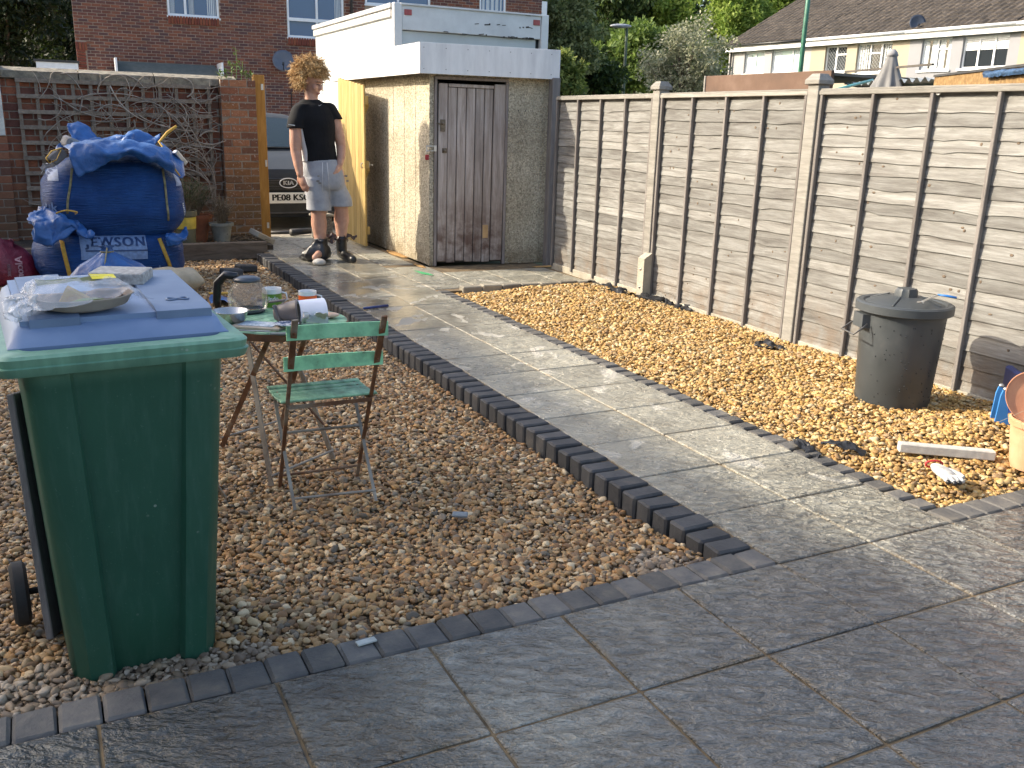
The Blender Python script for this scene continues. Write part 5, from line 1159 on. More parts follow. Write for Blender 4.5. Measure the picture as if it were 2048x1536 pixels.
# lid: shallow dome rising to the back with a raised centre panel
hwR = bwid/2+.07-.005; yF = -.125+.045; yB = .57
def lidz(x, y): 
    u = x/hwR; v = (y-yF)/(yB-yF); e = min(1, (1-abs(u))/.10, v/.10, (1-v)/.06); e = max(0, e); return .989+.040*(e**.6)+.026*v*(1-.25*u*u)*min(1, e*1.2)
b = MB(); N1 = 28; rows = []
for j in range(N1+1): rows.append([Vector((-hwR+2*hwR*i/N1, yF+(yB-yF)*j/N1, lidz(-hwR+2*hwR*i/N1, yF+(yB-yF)*j/N1))) for i in range(N1+1)])
b.loft(rows, 0, False, wrap=False)
edge = [r_[0] for r_ in rows]; b.loft([[q-Vector((0, 0, .018)) for q in rows[0]], rows[0]], 0, False, wrap=False); b.loft([[q-Vector((0, 0, .018)) for q in edge], edge], 0, False, wrap=False); e2 = [r_[-1] for r_ in rows]; b.loft([e2, [q-Vector((0, 0, .018)) for q in e2]], 0, False, wrap=False)
lid = b.build('lid', mLID, whb, smooth=True, sharp=60, world=False)
b = MB()
def lidpanel(b, x0, x1, y0, y1, h, n=18):
    rows = [[Vector((x0+(x1-x0)*i/n, y0+(y1-y0)*j/n, lidz(x0+(x1-x0)*i/n, y0+(y1-y0)*j/n)+h)) for i in range(n+1)] for j in range(n+1)]
    b.loft(rows, 0, False, wrap=False); dz = Vector((0, 0, -h-.004))
    for rw in (rows[0], [r_[-1] for r_ in rows]): b.loft([[q+dz for q in rw], rw], 0, False, wrap=False)
    for rw in ([r_[0] for r_ in rows], rows[-1]): b.loft([rw, [q+dz for q in rw]], 0, False, wrap=False)
lidpanel(b, -hwR+.035, hwR-.03, yF+.062, yB-.02, .012); b.build('top_panel', mLID, lid, smooth=True, sharp=40, world=False)
for x0, x1 in ((-hwR+.055, -hwR+.17), (hwR-.17, hwR-.03)):
    b = MB(); lidpanel(b, x0, x1, yF+.050, yB-.03, .021); b.build('side_band', mLIDG, lid, smooth=True, sharp=40, world=False)
rc = MB(); pts = []
for i in range(40):
    a = 2*math.pi*i/40; x = .028*math.cos(a); y = .013*math.sin(2*a); X_ = hwR-.098+x; Y_ = yF+.15+y; pts.append(Vector((X_, Y_, lidz(X_, Y_)+.0235)))
rc.tube(pts, .0026, 6, closed=True); text_on(rc, 'recycle for', .014, lambda x, y: Vector((hwR-.098+x, yF+.112+y, lidz(hwR-.098+x, yF+.112+y)+.0228))); rc.build('moulded_symbol', mLIDG, lid, smooth=True, world=False)
for sx in (-1, .62):
    R = Matrix.Rotation(math.pi/2, 3, 'Y'); b = MB(); b.lathe([(.05, -.024), (.086, -.024), (.1, -.014), (.1, .014), (.086, .024), (.05, .024)], (sx*(bwid/2+.10), .44, .10), 26, 0, R); o = b.build('wheel', mTYRE, whb, smooth=True, sharp=40, world=False)
    b = MB(); b.lathe([(1e-3, -.02), (.052, -.022), (.052, .022), (1e-3, .02)], (sx*(bwid/2+.10), .44, .10), 20, 0, R); b.build('hub', plain('hub_black', (.02, .02, .02)), o, smooth=True, sharp=40, world=False)
b = MB(); b.tube([(-bwid/2-.09, .44, .10), (bwid/2+.01, .44, .10)], .011, 8); b.build('axle', mTYRE, whb, world=False, smooth=True)
b = MB(); b.tube([(-.22, .585, .96), (-.22, .66, .985), (.22, .66, .985), (.22, .585, .96)], .014, 8); b.build('handle', mBINM, whb, world=False, smooth=True)
BI = whb
def bw2(x, y, z): return Matrix.Rotation(bang, 3, 'Z') @ Vector((x, y, z))+Vector((BC.x, BC.y, -.045))
def lidw(px, py, off=0.0):   # point of the lid under a photo position
    z = 1.02
    for _ in range(6):
        P = Vector(gz(px, py, z)); q = Matrix.Rotation(-bang, 3, 'Z') @ (P-Vector((BC.x, BC.y, 0))); z = lidz(q.x, min(max(q.y, yF), yB))-.045+off+.012
    return Vector(gz(px, py, z))
# weathered board leaning behind the bin's left side
b = MB(); b.bar(Vector(gz(84, 1275, -.05)), Vector(gd(4, 790, float((gz(84, 1275, -.05)-CAM) @ _d)-.08)), .022, .15, (.3, 1, 0), bev=.003); b.v = [(q[0]+.045, q[1]+.02, q[2]) for q in b.v]; tag(b.build('timber_board', mFBAT), 'dark weathered board standing between wheel and bin', 'board')

# ---- food tray in film on the lid
Tc = lidw(168, 622); tray = thing('food_tray', 'brown card tray of pastries in torn clear film on the bin lid', 'food tray', tuple(Tc), bang+.12)
mCARD = M('tray_card', [(.3, (.30, .235, .185)), (.7, (.40, .33, .27))], sc=12, rough=.8)
b = MB(); n = 30; TL_, TW_ = .120, .068
def trsec(f, z): return [Vector((TL_*f*(abs(math.cos(a))**.7)*math.copysign(1, math.cos(a)), TW_*f*(abs(math.sin(a))**.7)*math.copysign(1, math.sin(a)), z+.010*math.cos(a)**2)) for a in [2*math.pi*i/n for i in range(n)]]
b.loft([trsec(.62, .003), trsec(.9, .012), trsec(1.0, .034), trsec(1.05, .036), trsec(1.03, .039), trsec(.96, .034), trsec(.86, .016), trsec(.5, .010)]); b.build('tray', mCARD, tray, smooth=True, world=False)
mPAST = M('pastry', [(.25, (.22, .10, .02)), (.5, (.42, .24, .04)), (.75, (.55, .38, .08))], sc=30, rough=.6, bump=.5, bsc=90)
b = MB(); b.loft([[Vector((-.075, -.036, .014)), Vector((.04, -.046, .014)), Vector((-.04, -.012, .066))], [Vector((-.06, .02, .014)), Vector((.05, .0, .014)), Vector((-.03, .012, .068))]]); b.build('sandwich', mPAST, tray, world=False)
b = MB(); b.sphere((.055, .02, .03), (.05, .03, .022), 14, 8); b.build('bread_roll', M('bread', [(.3, (.16, .085, .05)), (.7, (.27, .16, .1))], sc=20, rough=.7), tray, smooth=True, world=False)
b = MB(); b.sphere((.005, -.035, .028), (.045, .014, .012), 10, 6); b.build('salad', plain('salad_green', (.16, .20, .03), .6, .5, sc=60), tray, smooth=True, world=False)
mFILM = NT('clear_film').out((.86, .88, .9), .10, None, Transmission_Weight=.92, IOR=1.12, Alpha=.55); 
t_ = NT('clear_film2'); nb2 = t_.bump(t_.noise(t_.coord('O'), 30, 4, .7), 1.0, .01); mFILM = t_.out((.9, .92, .94), .09, nb2, Alpha=.27, Specular_IOR_Level=1.0)
b = MB(); 
b.patch([[(-.175, -.02, .005), (-.12, -.085, .030), (0, -.085, .046), (.11, -.07, .05), (.165, -.035, .02)], [(-.165, .0, .03), (-.1, -.03, .07), (0, -.03, .072), (.1, -.02, .07), (.15, 0, .03)], [(-.15, .05, .035), (-.09, .05, .085), (.0, .05, .08), (.09, .05, .07), (.14, .04, .03)], [(-.15, .095, .02), (-.09, .11, .055), (0, .11, .05), (.08, .095, .04), (.13, .07, .01)]], 26, 40, 0, .016, 22, 4)
b.build('film_wrap', mFILM, tray, smooth=True, world=False)
b = MB(); b.patch([[(-.19, -.05, .006), (-.15, -.06, .016), (-.11, -.07, .022)], [(-.18, 0, .02), (-.145, -.01, .04), (-.11, -.02, .05)], [(-.16, .06, .02), (-.13, .05, .06), (-.1, .05, .07)]], 16, 16, 0, .03, 40, 9); b.build('torn_film', NT('crinkled_film').out((.72, .75, .78), .2, None, Alpha=.35), tray, smooth=True, world=False)
b = MB(); b.patch([[(-.10, .012, .0705), (0, .015, .0755), (.09, .018, .0735)], [(-.10, .035, .0835), (0, .038, .0845), (.085, .04, .078)]], 8, 16, 0, .006, 22, 4); lb = b.build('film_label', plain('olive_label', (.13, .15, .055)), tray, smooth=True, world=False)
tx = MB(); text_on(tx, 'BREAD SELECTION', .012, lambda x, y: Vector((x-.0, .028+y, .0875-abs(x)*.06))); tx.build('label_lettering', plain('label_white', (.6, .6, .55)), lb, world=False)
b = MB(); b.patch([[(.03, .012, .079), (.09, .012, .078)], [(.03, .042, .088), (.09, .042, .084)]], 4, 6); b.build('price_sticker', plain('sticker_yellow', (.75, .62, .02), .5, .05), tray, world=False)
# ---- granite offcut
mGRAN = M('granite', [(.3, (.22, .20, .18)), (.5, (.36, .34, .31)), (.7, (.52, .50, .46))], sc=70, det=3, rough=.6)
Gc = lidw(245, 568); b = MB(); b.box(Gc+Vector((0, .02, .022)), (.075, .065, .017), Matrix.Rotation(-.32, 3, 'Z') @ Matrix.Rotation(.02, 3, 'Y'), bev=.003); tag(b.build('granite_offcut', mGRAN), 'speckled granite offcut resting on the bin lid', 'stone')

# ================================================================ BISTRO TABLE AND CHAIRS
mMINT = M('mint_paint', [(0.26, (0.1137, 0.0957, 0.0427)), (0.36, (0.1949, 0.4307, 0.2436)), (0.55, (0.2923, 0.638, 0.3532)), (0.8, (0.406, 0.7656, 0.4385))], sc=16, rough=.55, rnd=.15)
mMINTD = M('worn_mint', [(0.2, (0.0907, 0.104, 0.0581)), (0.4, (0.1512, 0.2822, 0.1741)), (0.6, (0.2419, 0.4455, 0.267)), (0.8, (0.4536, 0.594, 0.3947))], sc=8, st=(3, 1, 1), rough=.6, rnd=.2)
mRUSTY = M('rusty_steel', [(.3, (.075, .035, .018)), (.5, (.16, .07, .03)), (.62, (.22, .17, .12)), (.75, (.34, .30, .25))], sc=7, rough=.75, metal=.1)
mGREYM = M('worn_steel', [(.3, (.13, .085, .055)), (.5, (.26, .23, .19)), (.75, (.36, .34, .29))], sc=6, rough=.6, metal=.2)
def chair(label, rear, front, backtop, seatz):
    """folding chair: rear = two rear feet, front = two front feet (world points), backtop = two tops of the back uprights"""
    rear = [Vector(q) for q in rear]; front = [Vector(q) for q in front]; backtop = [Vector(q) for q in backtop]
    t = thing('folding_chair', label, 'chair', tuple((rear[0]+front[1])/2))
    mids = []
    for s_ in (0, 1):
        f, r_, bt = front[s_], rear[s_], backtop[s_]
        # long rail: front foot -> rear of the seat -> back top (kinked)
        k = (seatz-f.z)/(bt.z-f.z); kn = f.lerp(bt, k)
        b = MB(); b.bar(f, kn, .008, .015, (1, 0, 0)); b.bar(kn-Vector((0, 0, .004)), kn.lerp(bt, .4), .008, .015, (1, 0, 0)); b.bar(kn.lerp(bt, .4), bt, .008, .024, (1, 0, 0)); b.build('back_leg', mRUSTY, t)
        fr = f+Vector((0, .03, 0)); sf = Vector((f.x, f.y+.06, seatz-.02)); mids.append((kn, sf))
        b = MB(); b.bar(r_, sf, .008, .013, (1, 0, 0)); b.build('front_leg', mGREYM, t)
    for a, c in ((front, .05), (rear, .05)):
        b = MB(); b.tube([a[0]+Vector((0, 0, c)), a[1]+Vector((0, 0, c))], .0055, 6); b.build('stretcher', mRUSTY if a is front else mGREYM, t)
    p0 = rear[0].lerp(mids[0][1], .62); p1 = rear[1].lerp(mids[1][1], .62); b = MB(); b.tube([p0, p1], .006, 6); b.build('stretcher', mGREYM, t)
    for s_ in (0, 1): b = MB(); b.bar(mids[s_][0]-Vector((0, .01, .012)), mids[s_][1]+Vector((0, .02, .0)), .006, .02, (0, 0, 1)); b.build('seat_rail', mRUSTY, t)
    b = MB(); b.bar(mids[0][0]+Vector((0, -.012, -.012)), mids[1][0]+Vector((0, -.012, -.012)), .006, .016, (0, 0, 1)); b.build('seat_bar', mRUSTY, t)
    ax = (mids[1][0]-mids[0][0]); W_ = ax.length; ax.normalize()
    n = 6
    for k in range(n):
        f = (k+.25)/(n-.2); a0 = mids[0][0].lerp(mids[0][1], f)-ax*.028; a1 = mids[1][0].lerp(mids[1][1], f)+ax*.028; dip = -.012*math.sin(math.pi*f)+.004
        b = MB(); b.bar(a0+Vector((0, 0, dip+.008)), a1+Vector((0, 0, dip+.008)), .040, .010, (0, 0, 1), bev=.003); b.build('seat_slat', mMINTD, t)
    for h in (.055, .185):
        a0 = backtop[0].lerp(mids[0][0], h/.36); a1 = backtop[1].lerp(mids[1][0], h/.36); o_ = Vector((0, .006, 0)); rows = []
        b = MB()
        for i in range(9):
            q = a0.lerp(a1, -.075+1.15*i/8); bow = .012*math.sin(math.pi*i/8); y = q.y+bow+.004
            rows.append([Vector((q.x, y, q.z-.028)), Vector((q.x, y+.010, q.z-.028)), Vector((q.x, y+.010, q.z+.028)), Vector((q.x, y, q.z+.028))])
        b.loft(rows); b.build('back_slat', mMINT, t)
        b = MB()
        for q in (a0, a1): b.sphere(q+Vector((0, -.006, 0)), (.006, .003, .006), 8, 5)
        b.builds('rivet', mRUST, t)
    return t
gzv = -.055
rf_ = [gz(590, 1020, gzv), gz(752, 1002, gzv)]; ff_ = [gz(560, 973, gzv), gz(714, 952, gzv)]
ybk = 1.05
bt_ = [gy(590, 640, 1.06), gy(769, 632, 1.06)]
chair('green slatted folding chair with rusty frame, back to us', rf_, ff_, bt_, .395)
ch2r = [(-1.74, 1.95, gzv), (-1.95, 1.62, gzv)]
c2 = thing('folding_chair', 'folding chair mostly hidden behind the wheeled bin', 'chair', (-1.95, 1.6, 0))
for k in range(5): b = MB(); b.bar((-2.10+k*.045, 1.72+k*.03, .42), (-1.86+k*.045, 1.36+k*.03, .42), .04, .01, (0, 0, 1), bev=.003); b.build('seat_slat', mMINTD, c2)
for a, e in (((-2.14, 1.70, gzv), (-1.90, 1.88, .41)), ((-1.86, 1.90, gzv), (-2.12, 1.72, .41)), ((-1.95, 1.32, gzv), (-1.70, 1.52, .41)), ((-1.68, 1.5, gzv), (-1.9, 1.34, .41))): b = MB(); b.bar(a, e, .018, .007); b.build('leg', mGREYM, c2)
# table
TZ = .66; tc = Vector(gz(560, 640, TZ)); TR = .30
L0 = Vector(gz(440, 640, TZ)); R0 = Vector(gz(690, 632, TZ)); N0 = Vector(gz(575, 694, TZ))
tc = (Vector(gz(690, 632, TZ))+Vector(gz(430, 650, TZ)))/2; TR = (Vector(gz(690, 632, TZ))-tc).length
tb_ = thing('bistro_table', 'round slatted green folding table crowded with kitchen things', 'table', (tc.x, tc.y, gzv))
sdir = Vector((math.cos(.5), math.sin(.5), 0)); sn = Vector((-sdir.y, sdir.x, 0)); ns = 9; sw = 2*TR/ns
for k in range(ns):
    o0 = -TR+k*sw+.003; o1 = o0+sw-.006; b = MB()
    def chord(o): return math.sqrt(max(0, (TR-.004)**2-o*o))
    ring = [tc+sn*o0-sdir*chord(o0), tc+sn*o0+sdir*chord(o0)]+[tc+sn*(o0+(o1-o0)*q/3)+sdir*chord(o0+(o1-o0)*q/3) for q in (1, 2)]+[tc+sn*o1+sdir*chord(o1), tc+sn*o1-sdir*chord(o1)]+[tc+sn*(o0+(o1-o0)*q/3)-sdir*chord(o0+(o1-o0)*q/3) for q in (2, 1)]
    b.loft([[Vector((q.x, q.y, TZ-.008)) for q in ring], [Vector((q.x, q.y, TZ)) for q in ring]]); b.build('top_slat', mMINTD, tb_)
b = MB(); rg = [Vector((tc.x+TR*math.cos(2*math.pi*i/40), tc.y+TR*math.sin(2*math.pi*i/40), 0)) for i in range(40)]; ri = [tc+(q-Vector((tc.x, tc.y, 0)))*1.0 for q in rg]
def rr_(r, z): return [Vector((tc.x+r*math.cos(2*math.pi*i/40), tc.y+r*math.sin(2*math.pi*i/40), z)) for i in range(40)]
b.loft([rr_(TR, TZ-.03), rr_(TR, TZ-.001), rr_(TR-.004, TZ-.001), rr_(TR-.004, TZ-.03)], cap=False); b.build('rim_band', mRUSTY, tb_)
F = [Vector(gz(444, 893, gzv)), Vector(gz(543, 972, gzv)), Vector(gz(667, 918, gzv)), Vector(gz(560, 858, gzv))]
tops = [tc+(F[1]-tc)*.55, tc+(F[0]-tc)*.55, tc+(F[3]-tc)*.55, tc+(F[2]-tc)*.55]
for f_, t2, m_ in zip(F, tops, (mRUSTY, mGREYM, mGREYM, mRUSTY)):
    t2 = Vector((t2.x, t2.y, TZ-.03)); b = MB(); b.bar(f_, t2, .022, .008, (.6, .6, 0)); b.build('leg', m_, tb_)
for a, c in ((0, 3), (1, 2)): b = MB(); b.tube([F[a]+Vector((0, 0, .045)), F[c]+Vector((0, 0, .045))], .0055, 6); b.build('stretcher', mGREYM, tb_)
b = MB(); b.bar((F[0].x+.08, F[0].y-.15, TZ-.10), (F[2].x-.04, F[2].y, .12), .012, .006); b.build('brace', mRUSTY, tb_)
# things on the table
def tt(px, py, z=0.0): return Vector(gz(px, py, TZ+z))
jc = tt(497, 624); jr = .058; JS = 1.45; cj = thing('coffee_jug', 'round glass coffee jug with black handle on the table', 'jug', tuple(jc))
tG = NT('jug_glass'); mGL = tG.out((.82, .85, .86), .03, None, Transmission_Weight=.85, IOR=1.25, Alpha=.42)
b = MB(); b.lathe([(.046, .0), (.056, .015), (.060, .04), (.057, .062), (.045, .085), (.034, .096), (.033, .1)], jc, 30); b.scaled(jc, JS).build('glass_bowl', mGL, cj, smooth=True)
mBLK = plain('black_plastic', (.012, .012, .014), .3)
b = MB(); b.lathe([(1e-3, .112), (.026, .110), (.040, .104), (.041, .096), (.033, .094)], jc, 26); b.scaled(jc, JS).build('lid', plain('lid_plastic', (.05, .06, .075), .3), cj, smooth=True)
hd = Vector((-.83, .5, 0)).normalized(); b = MB(); b.tube([jc+hd*.03+Vector((0, 0, .108)), jc+hd*.065+Vector((0, 0, .112)), jc+hd*.092+Vector((0, 0, .085)), jc+hd*.098+Vector((0, 0, .03)), jc+hd*.094+Vector((0, 0, .008))], [.012, .013, .013, .012, .009], 10); b.scaled(jc, JS).build('handle', mBLK, cj, smooth=True)
b = MB(); b.lathe([(.047, 0), (.050, .004), (.05, .010), (.046, .012)], jc, 26); b.scaled(jc, JS).build('base_ring', mBLK, cj, smooth=True)
bc = tt(462, 648); b = MB(); b.lathe([(1e-3, 0), (.028, .001), (.047, .016), (.056, .042), (.058, .045), (.055, .044), (.045, .018), (.026, .004), (1e-3, .003)], bc, 30); tag(b.scaled(bc, 1.3).build('steel_bowl', M('steel', [(.3, (.48, .46, .44)), (.7, (.60, .58, .55))], sc=5, rough=.25, metal=.95), smooth=True), 'small stainless steel bowl beside the bin on the table', 'bowl')
def mug(name, label, c, r, h, band, z0, z1, txt=None):
    t = thing(name, label, 'mug', tuple(c)); b = MB(); b.lathe([(1e-3, 0), (r*.93, 0), (r, .004), (r, h), (r-.004, h), (r-.004, .006), (1e-3, .006)], c, 26); b.build('body', plain('mug_white', (.72, .73, .74), .3, .05), t, smooth=True, sharp=40)
    b = MB(); b.lathe([(r+.0006, z0), (r+.0008, z1)], c, 26); bo = b.build('band', plain(name+'_band', band, .4), t, smooth=True)
    if txt:
        to = Vector(CAM)-c; a0 = math.atan2(to.y, to.x); x_ = MB(); text_on(x_, txt, .025, lambda x, y: Vector((c.x+(r+.0016)*math.cos(a0+x/r), c.y+(r+.0016)*math.sin(a0+x/r), c.z+h*.52+y)), bold=.0006); x_.build('lettering', plain('mug_letter', (.75, .75, .75)), bo)
    rt_ = Vector((.9, -.45, 0)).normalized(); b = MB(); b.tube([c+rt_*r+Vector((0, 0, h*.8)), c+rt_*(r+.022)+Vector((0, 0, h*.75)), c+rt_*(r+.026)+Vector((0, 0, h*.45)), c+rt_*r+Vector((0, 0, h*.2))], .004, 6); b.build('handle', plain('mug_handle', (.72, .73, .74), .3, .05), t, smooth=True); return t
mug('green_mug', 'white mug with green band behind the glass jug', tt(545, 614), .043, .088, (.11, .24, .03), .004, .066, 'Undo')
mug('orange_mug', 'white cup with orange band at the back of the table', tt(616, 620), .040, .088, (.80, .12, .02), .006, .070)
hb2 = tt(585, 648); hol = thing('paper_holder', 'grey-brown plastic holder lying on its side with paper in it', 'holder', tuple(hb2))
axd = Vector((.92, -.35, .12)).normalized(); q = axd.to_track_quat('Z', 'Y').to_matrix()
b = MB(); b.lathe([(.020, -.06), (.036, -.045), (.044, 0), (.050, .035), (.053, .038), (.053, .045), (.048, .045), (.04, 0), (.03, -.045)], hb2+Vector((-.015, 0, .05)), 26, 0, q); b.build('shell', plain('taupe_plastic', (.14, .115, .105), .45), hol, smooth=True, sharp=40)
b = MB(); b.bar(hb2+Vector((-.02, .02, .10)), hb2+Vector((-.085, .05, .09)), .025, .008, bev=.003); b.bar(hb2+Vector((-.05, -.02, .02)), hb2+Vector((-.075, .0, .085)), .03, .008, bev=.003); b.build('bracket', plain('taupe_plastic2', (.12, .10, .09), .45), hol)
b = MB(); b.patch([[hb2+Vector((.02+.10*f, -.02-.04*f+.05*math.sin(g_)*(1+.3*f), .052+.05*math.cos(g_)*(1+.25*f))) for g_ in (-2.2, -1.4, -.6, .2, 1.0)] for f in (0, .5, 1)], 8, 16); b.build('paper', plain('white_paper', (.70, .72, .80), .8, .06), hol, smooth=True)
b = MB(); b.patch([[tt(606+16*i, 642-5*j, .012+.022*j+.022*math.sin(i*2+j)) for i in range(4)] for j in range(4)], 16, 16, 0, .022, 16, 6); tag(b.build('crumpled_wrapper', M('wrapper', [(.3, (.70, .68, .68)), (.72, (.78, .77, .76)), (.78, (.45, .04, .04))], sc=14, rough=.5), smooth=True), 'crumpled white wrapper with red print on the table', 'wrapper')
b = MB(); b.sphere(tt(655, 630, .014), (.050, .032, .012), 16, 8, rotz(-.3)); b.v = [tuple(Vector(v)+mnoise.noise_vector(Vector(v)*40)*.004) for v in b.v]; tag(b.build('half_eaten_bun', M('pink_bun', [(.3, (.52, .33, .22)), (.7, (.66, .47, .34))], sc=25, rough=.7), smooth=True), 'flat pinkish bun lying at the table edge', 'bun')
cbd = tt(520, 655); bo = thing('chopping_board', 'pale board lying under bits on the table front', 'board', tuple(cbd)); Rcb = rotz(-.62)
b = MB(); b.box(cbd+Vector((0, 0, .006)), (.105, .055, .006), Rcb, bev=.002); b.build('board', plain('board_wood', (.33, .28, .22), .6), bo); b = MB(); b.box(cbd+Vector((0.0, .01, .0135)), (.075, .042, .0012), Rcb); b.build('paper_sheet', M('spotted_paper', [(.42, (.55, .60, .64)), (.6, (.25, .32, .37))], sc=50, rough=.7), bo)
kn = tt(540, 668); b = MB(); b.bar(kn+Vector((-.11, .065, .010)), kn+Vector((.0, .0, .010)), .016, .003); ko = thing('table_knife', 'grey handled knife lying along the table front', 'knife', tuple(kn)); b.build('blade', mSTEEL, ko); b = MB(); b.bar(kn, kn+Vector((.075, -.045, 0.004)), .018, .012, bev=.004); b.build('handle', plain('knife_handle', (.16, .18, .18), .5), ko)
pp = tt(574, 652, .012); b = MB(); b.lathe([(1e-3, .002), (.03, .002), (.048, .010), (.050, .012), (.047, .012), (.03, .005), (1e-3, .004)], pp, 28); tag(b.build('plate', M('blue_plate', [(.45, (.70, .72, .75)), (.55, (.10, .14, .25))], sc=60, rough=.25), smooth=True), 'small blue patterned plate under the paper holder', 'plate')
# ================================================================ BLUE BULK BAGS
def bag_mat(name='woven_blue', a=(.007, .034, .13), b_=(.018, .078, .25)):
    t = NT(name); f = t.noise(t.coord('W'), 4, 5, .6); c = t.ramp(f, [(.3, a), (.7, b_)])
    h = t.noise(t.coord('W', (2.2, 2.2, 26)), 3.2, 5, .62, .4); n = t.bump(h, .75, .03); wv = t.noise(t.coord('W', (60, 60, 60)), 6, 2); return t.out(c, .42, t.bump(wv, .12, .003, n), Specular_IOR_Level=.2)
mBAG = bag_mat(); mFLAP = M('woven_blue_flap', [(.3, (.012, .060, .20)), (.7, (.035, .135, .38))], sc=5, rough=.38, bump=.6, bsc=14, bdist=.02)
mSTRAP = M('yellow_strap', [(.3, (.40, .21, .025)), (.7, (.62, .38, .06))], sc=20, rough=.7); mSTRAP2 = M('dull_strap', [(.3, (.10, .10, .05)), (.7, (.34, .29, .16))], sc=18, rough=.8)
mPRINT = plain('pale_print', (.17, .25, .42), .55, .2, sc=30)
class Bag:
    def __init__(s, c, r, e1, e2, seed): s.c = Vector(c); s.r = r; s.e1 = e1; s.e2 = e2; s.seed = seed
    def wr(s, x, y, z): 
        return .016*mnoise.noise(Vector((x*1.6+s.seed, y*1.6, z*13+1.2*mnoise.noise(Vector((x*1.5, y, s.seed))))))+.024*mnoise.noise(Vector((x*2.2, y*2.2, z*3+s.seed)))
    def front(s, x, z, off=.008):
        dx, dz = (x-s.c.x)/s.r[0], (z-s.c.z)/s.r[2]; A = max(0, 1-abs(dz)**(2/s.e1))**(s.e1/s.e2)-abs(dx)**(2/s.e2); y = s.c.y-s.r[1]*max(0, A)**(s.e2/2)
        k = 1+s.wr(x, y, z)*1.4; return Vector((s.c.x+(x-s.c.x)*k, s.c.y+(y-s.c.y)*k-off, z))
    def mesh(s, n=150, m=70):
        b = MB(); rings = []
        for i in range(m+1):
            ph = -math.pi/2+math.pi*i/m; cp = abs(math.cos(ph))**s.e1; sp_ = math.copysign(abs(math.sin(ph))**s.e1, math.sin(ph)); ring = []
            for j in range(n):
                th = 2*math.pi*j/n; x = s.c.x+s.r[0]*cp*math.copysign(abs(math.cos(th))**s.e2, math.cos(th)); y = s.c.y+s.r[1]*cp*math.copysign(abs(math.sin(th))**s.e2, math.sin(th)); z = s.c.z+s.r[2]*sp_
                k = 1+s.wr(x, y, z)*1.4; ring.append(Vector((s.c.x+(x-s.c.x)*k, s.c.y+(y-s.c.y)*k, z)))
            rings.append(ring)
        b.loft(rings, 0, True); return b
lo = Bag((-1.715, 7.45, .185), (.655, .52, .255), .55, .55, 3.0); up = Bag((-1.635, 7.42, .70), (.625, .50, .42), .78, .60, 8.0)
bl = thing('bulk_bag', 'lower blue bulk bag with pale printed panel, squashed under another', 'bulk bag', (lo.c.x, lo.c.y, -.06), 0, 'stacked blue bulk bags'); lo.mesh().build('sack', mBAG, bl, smooth=True)
bu = thing('bulk_bag', 'upper bulging blue bulk bag with open flaps and yellow loops', 'bulk bag', (up.c.x, up.c.y, .3), 0, 'stacked blue bulk bags'); up.mesh().build('sack', mBAG, bu, smooth=True)
def ribbon(bag, pts, wd, mat, parent, off=.014, label=None):
    """strap lying on the front of a bag, from photo positions"""
    P = [gy(px, py, bag.c.y-bag.r[1]) for px, py in pts]; b = MB(); rows = []
    for i, q in enumerate(P):
        d_ = Vector(P[min(i+1, len(P)-1)])-Vector(P[max(i-1, 0)]); s_ = Vector((d_.z, 0, -d_.x)); s_ = s_.normalized()*wd/2
        z_ = min(max(q[2], bag.c.z-bag.r[2]*.97), bag.c.z+bag.r[2]*.97); c_ = bag.front(q[0], z_, off); c_.z = q[2]; c_.x = q[0]; rows.append([c_-s_, c_+Vector((0, -.003, 0)), c_+s_])
    b.patch(rows, len(P)*6, 4, 0); o = b.build('strap', mat, parent, smooth=True); so_ = o.modifiers.new('s', 'SOLIDIFY'); so_.thickness = .003; return o
ribbon(lo, [(155, 425), (130, 432), (122, 455), (125, 490), (133, 525), (142, 560)], .036, mSTRAP, bl, .03)
ribbon(lo, [(320, 478), (330, 505), (340, 530), (346, 552)], .034, mSTRAP, bl, .02)
ribbon(up, [(145, 338), (141, 370), (136, 400), (135, 428)], .020, mSTRAP2, bu); ribbon(up, [(329, 338), (331, 365), (334, 400), (338, 440), (342, 482)], .020, mSTRAP2, bu)
ribbon(up, [(112, 428), (132, 421), (154, 424), (150, 428)], .014, mSTRAP, bu, .05)
# printed panel and lettering on the lower bag
def pv_(px, py): q = gy(px, py, lo.c.y-lo.r[1]); return q[0], q[2]
xa, za = pv_(158, 468); xb, zb = pv_(295, 515)
b = MB(); n = 30; b.loft([[lo.front(xa+(xb-xa)*i/n+.03*(1-j/8)*(1-2*i/n)*0, zb+(za-zb)*j/8-.012*i/n, .006) for i in range(n+1)] for j in range(9)], 0, False, wrap=False); pn = b.build('printed_panel', mPRINT, bl, smooth=True)
mNAVY = plain('navy_print', (.015, .04, .12), .5); xc = (xa+xb)/2+.02; zc = za-.085
tx = MB(); text_on(tx, 'JEWSON', .128, lambda x, y: lo.front(xc+x*.92, zc+y*.85-.01*x, .014), bold=.0055, space=1.16); b = tx; b.loft([[lo.front(xc-.26+.52*i/20, zc-.075+.0-.008*i/20+j*.012, .011) for i in range(21)] for j in (0, 1)], 0, False, wrap=False); tx.build('lettering', mNAVY, pn)
def side_text(bag, parent, st, px, py, size, rot=0.0, sq=1.0, mat=None):
    q = gy(px, py, bag.c.y-bag.r[1]*.8); x0, z0 = q[0], q[2]; ca, sa = math.cos(rot), math.sin(rot); m_ = MB(); text_on(m_, st, size, lambda x, y: bag.front(x0+(x*ca-y*sa)*sq, z0+x*sa+y*ca, .010), bold=.003); m_.build('lettering', mat or mPRINT, parent)
side_text(up, bu, 'uk', 104, 414, .12, -.15, .8); side_text(lo, bl, 'co.uk', 305, 541, .11, .2, .9)
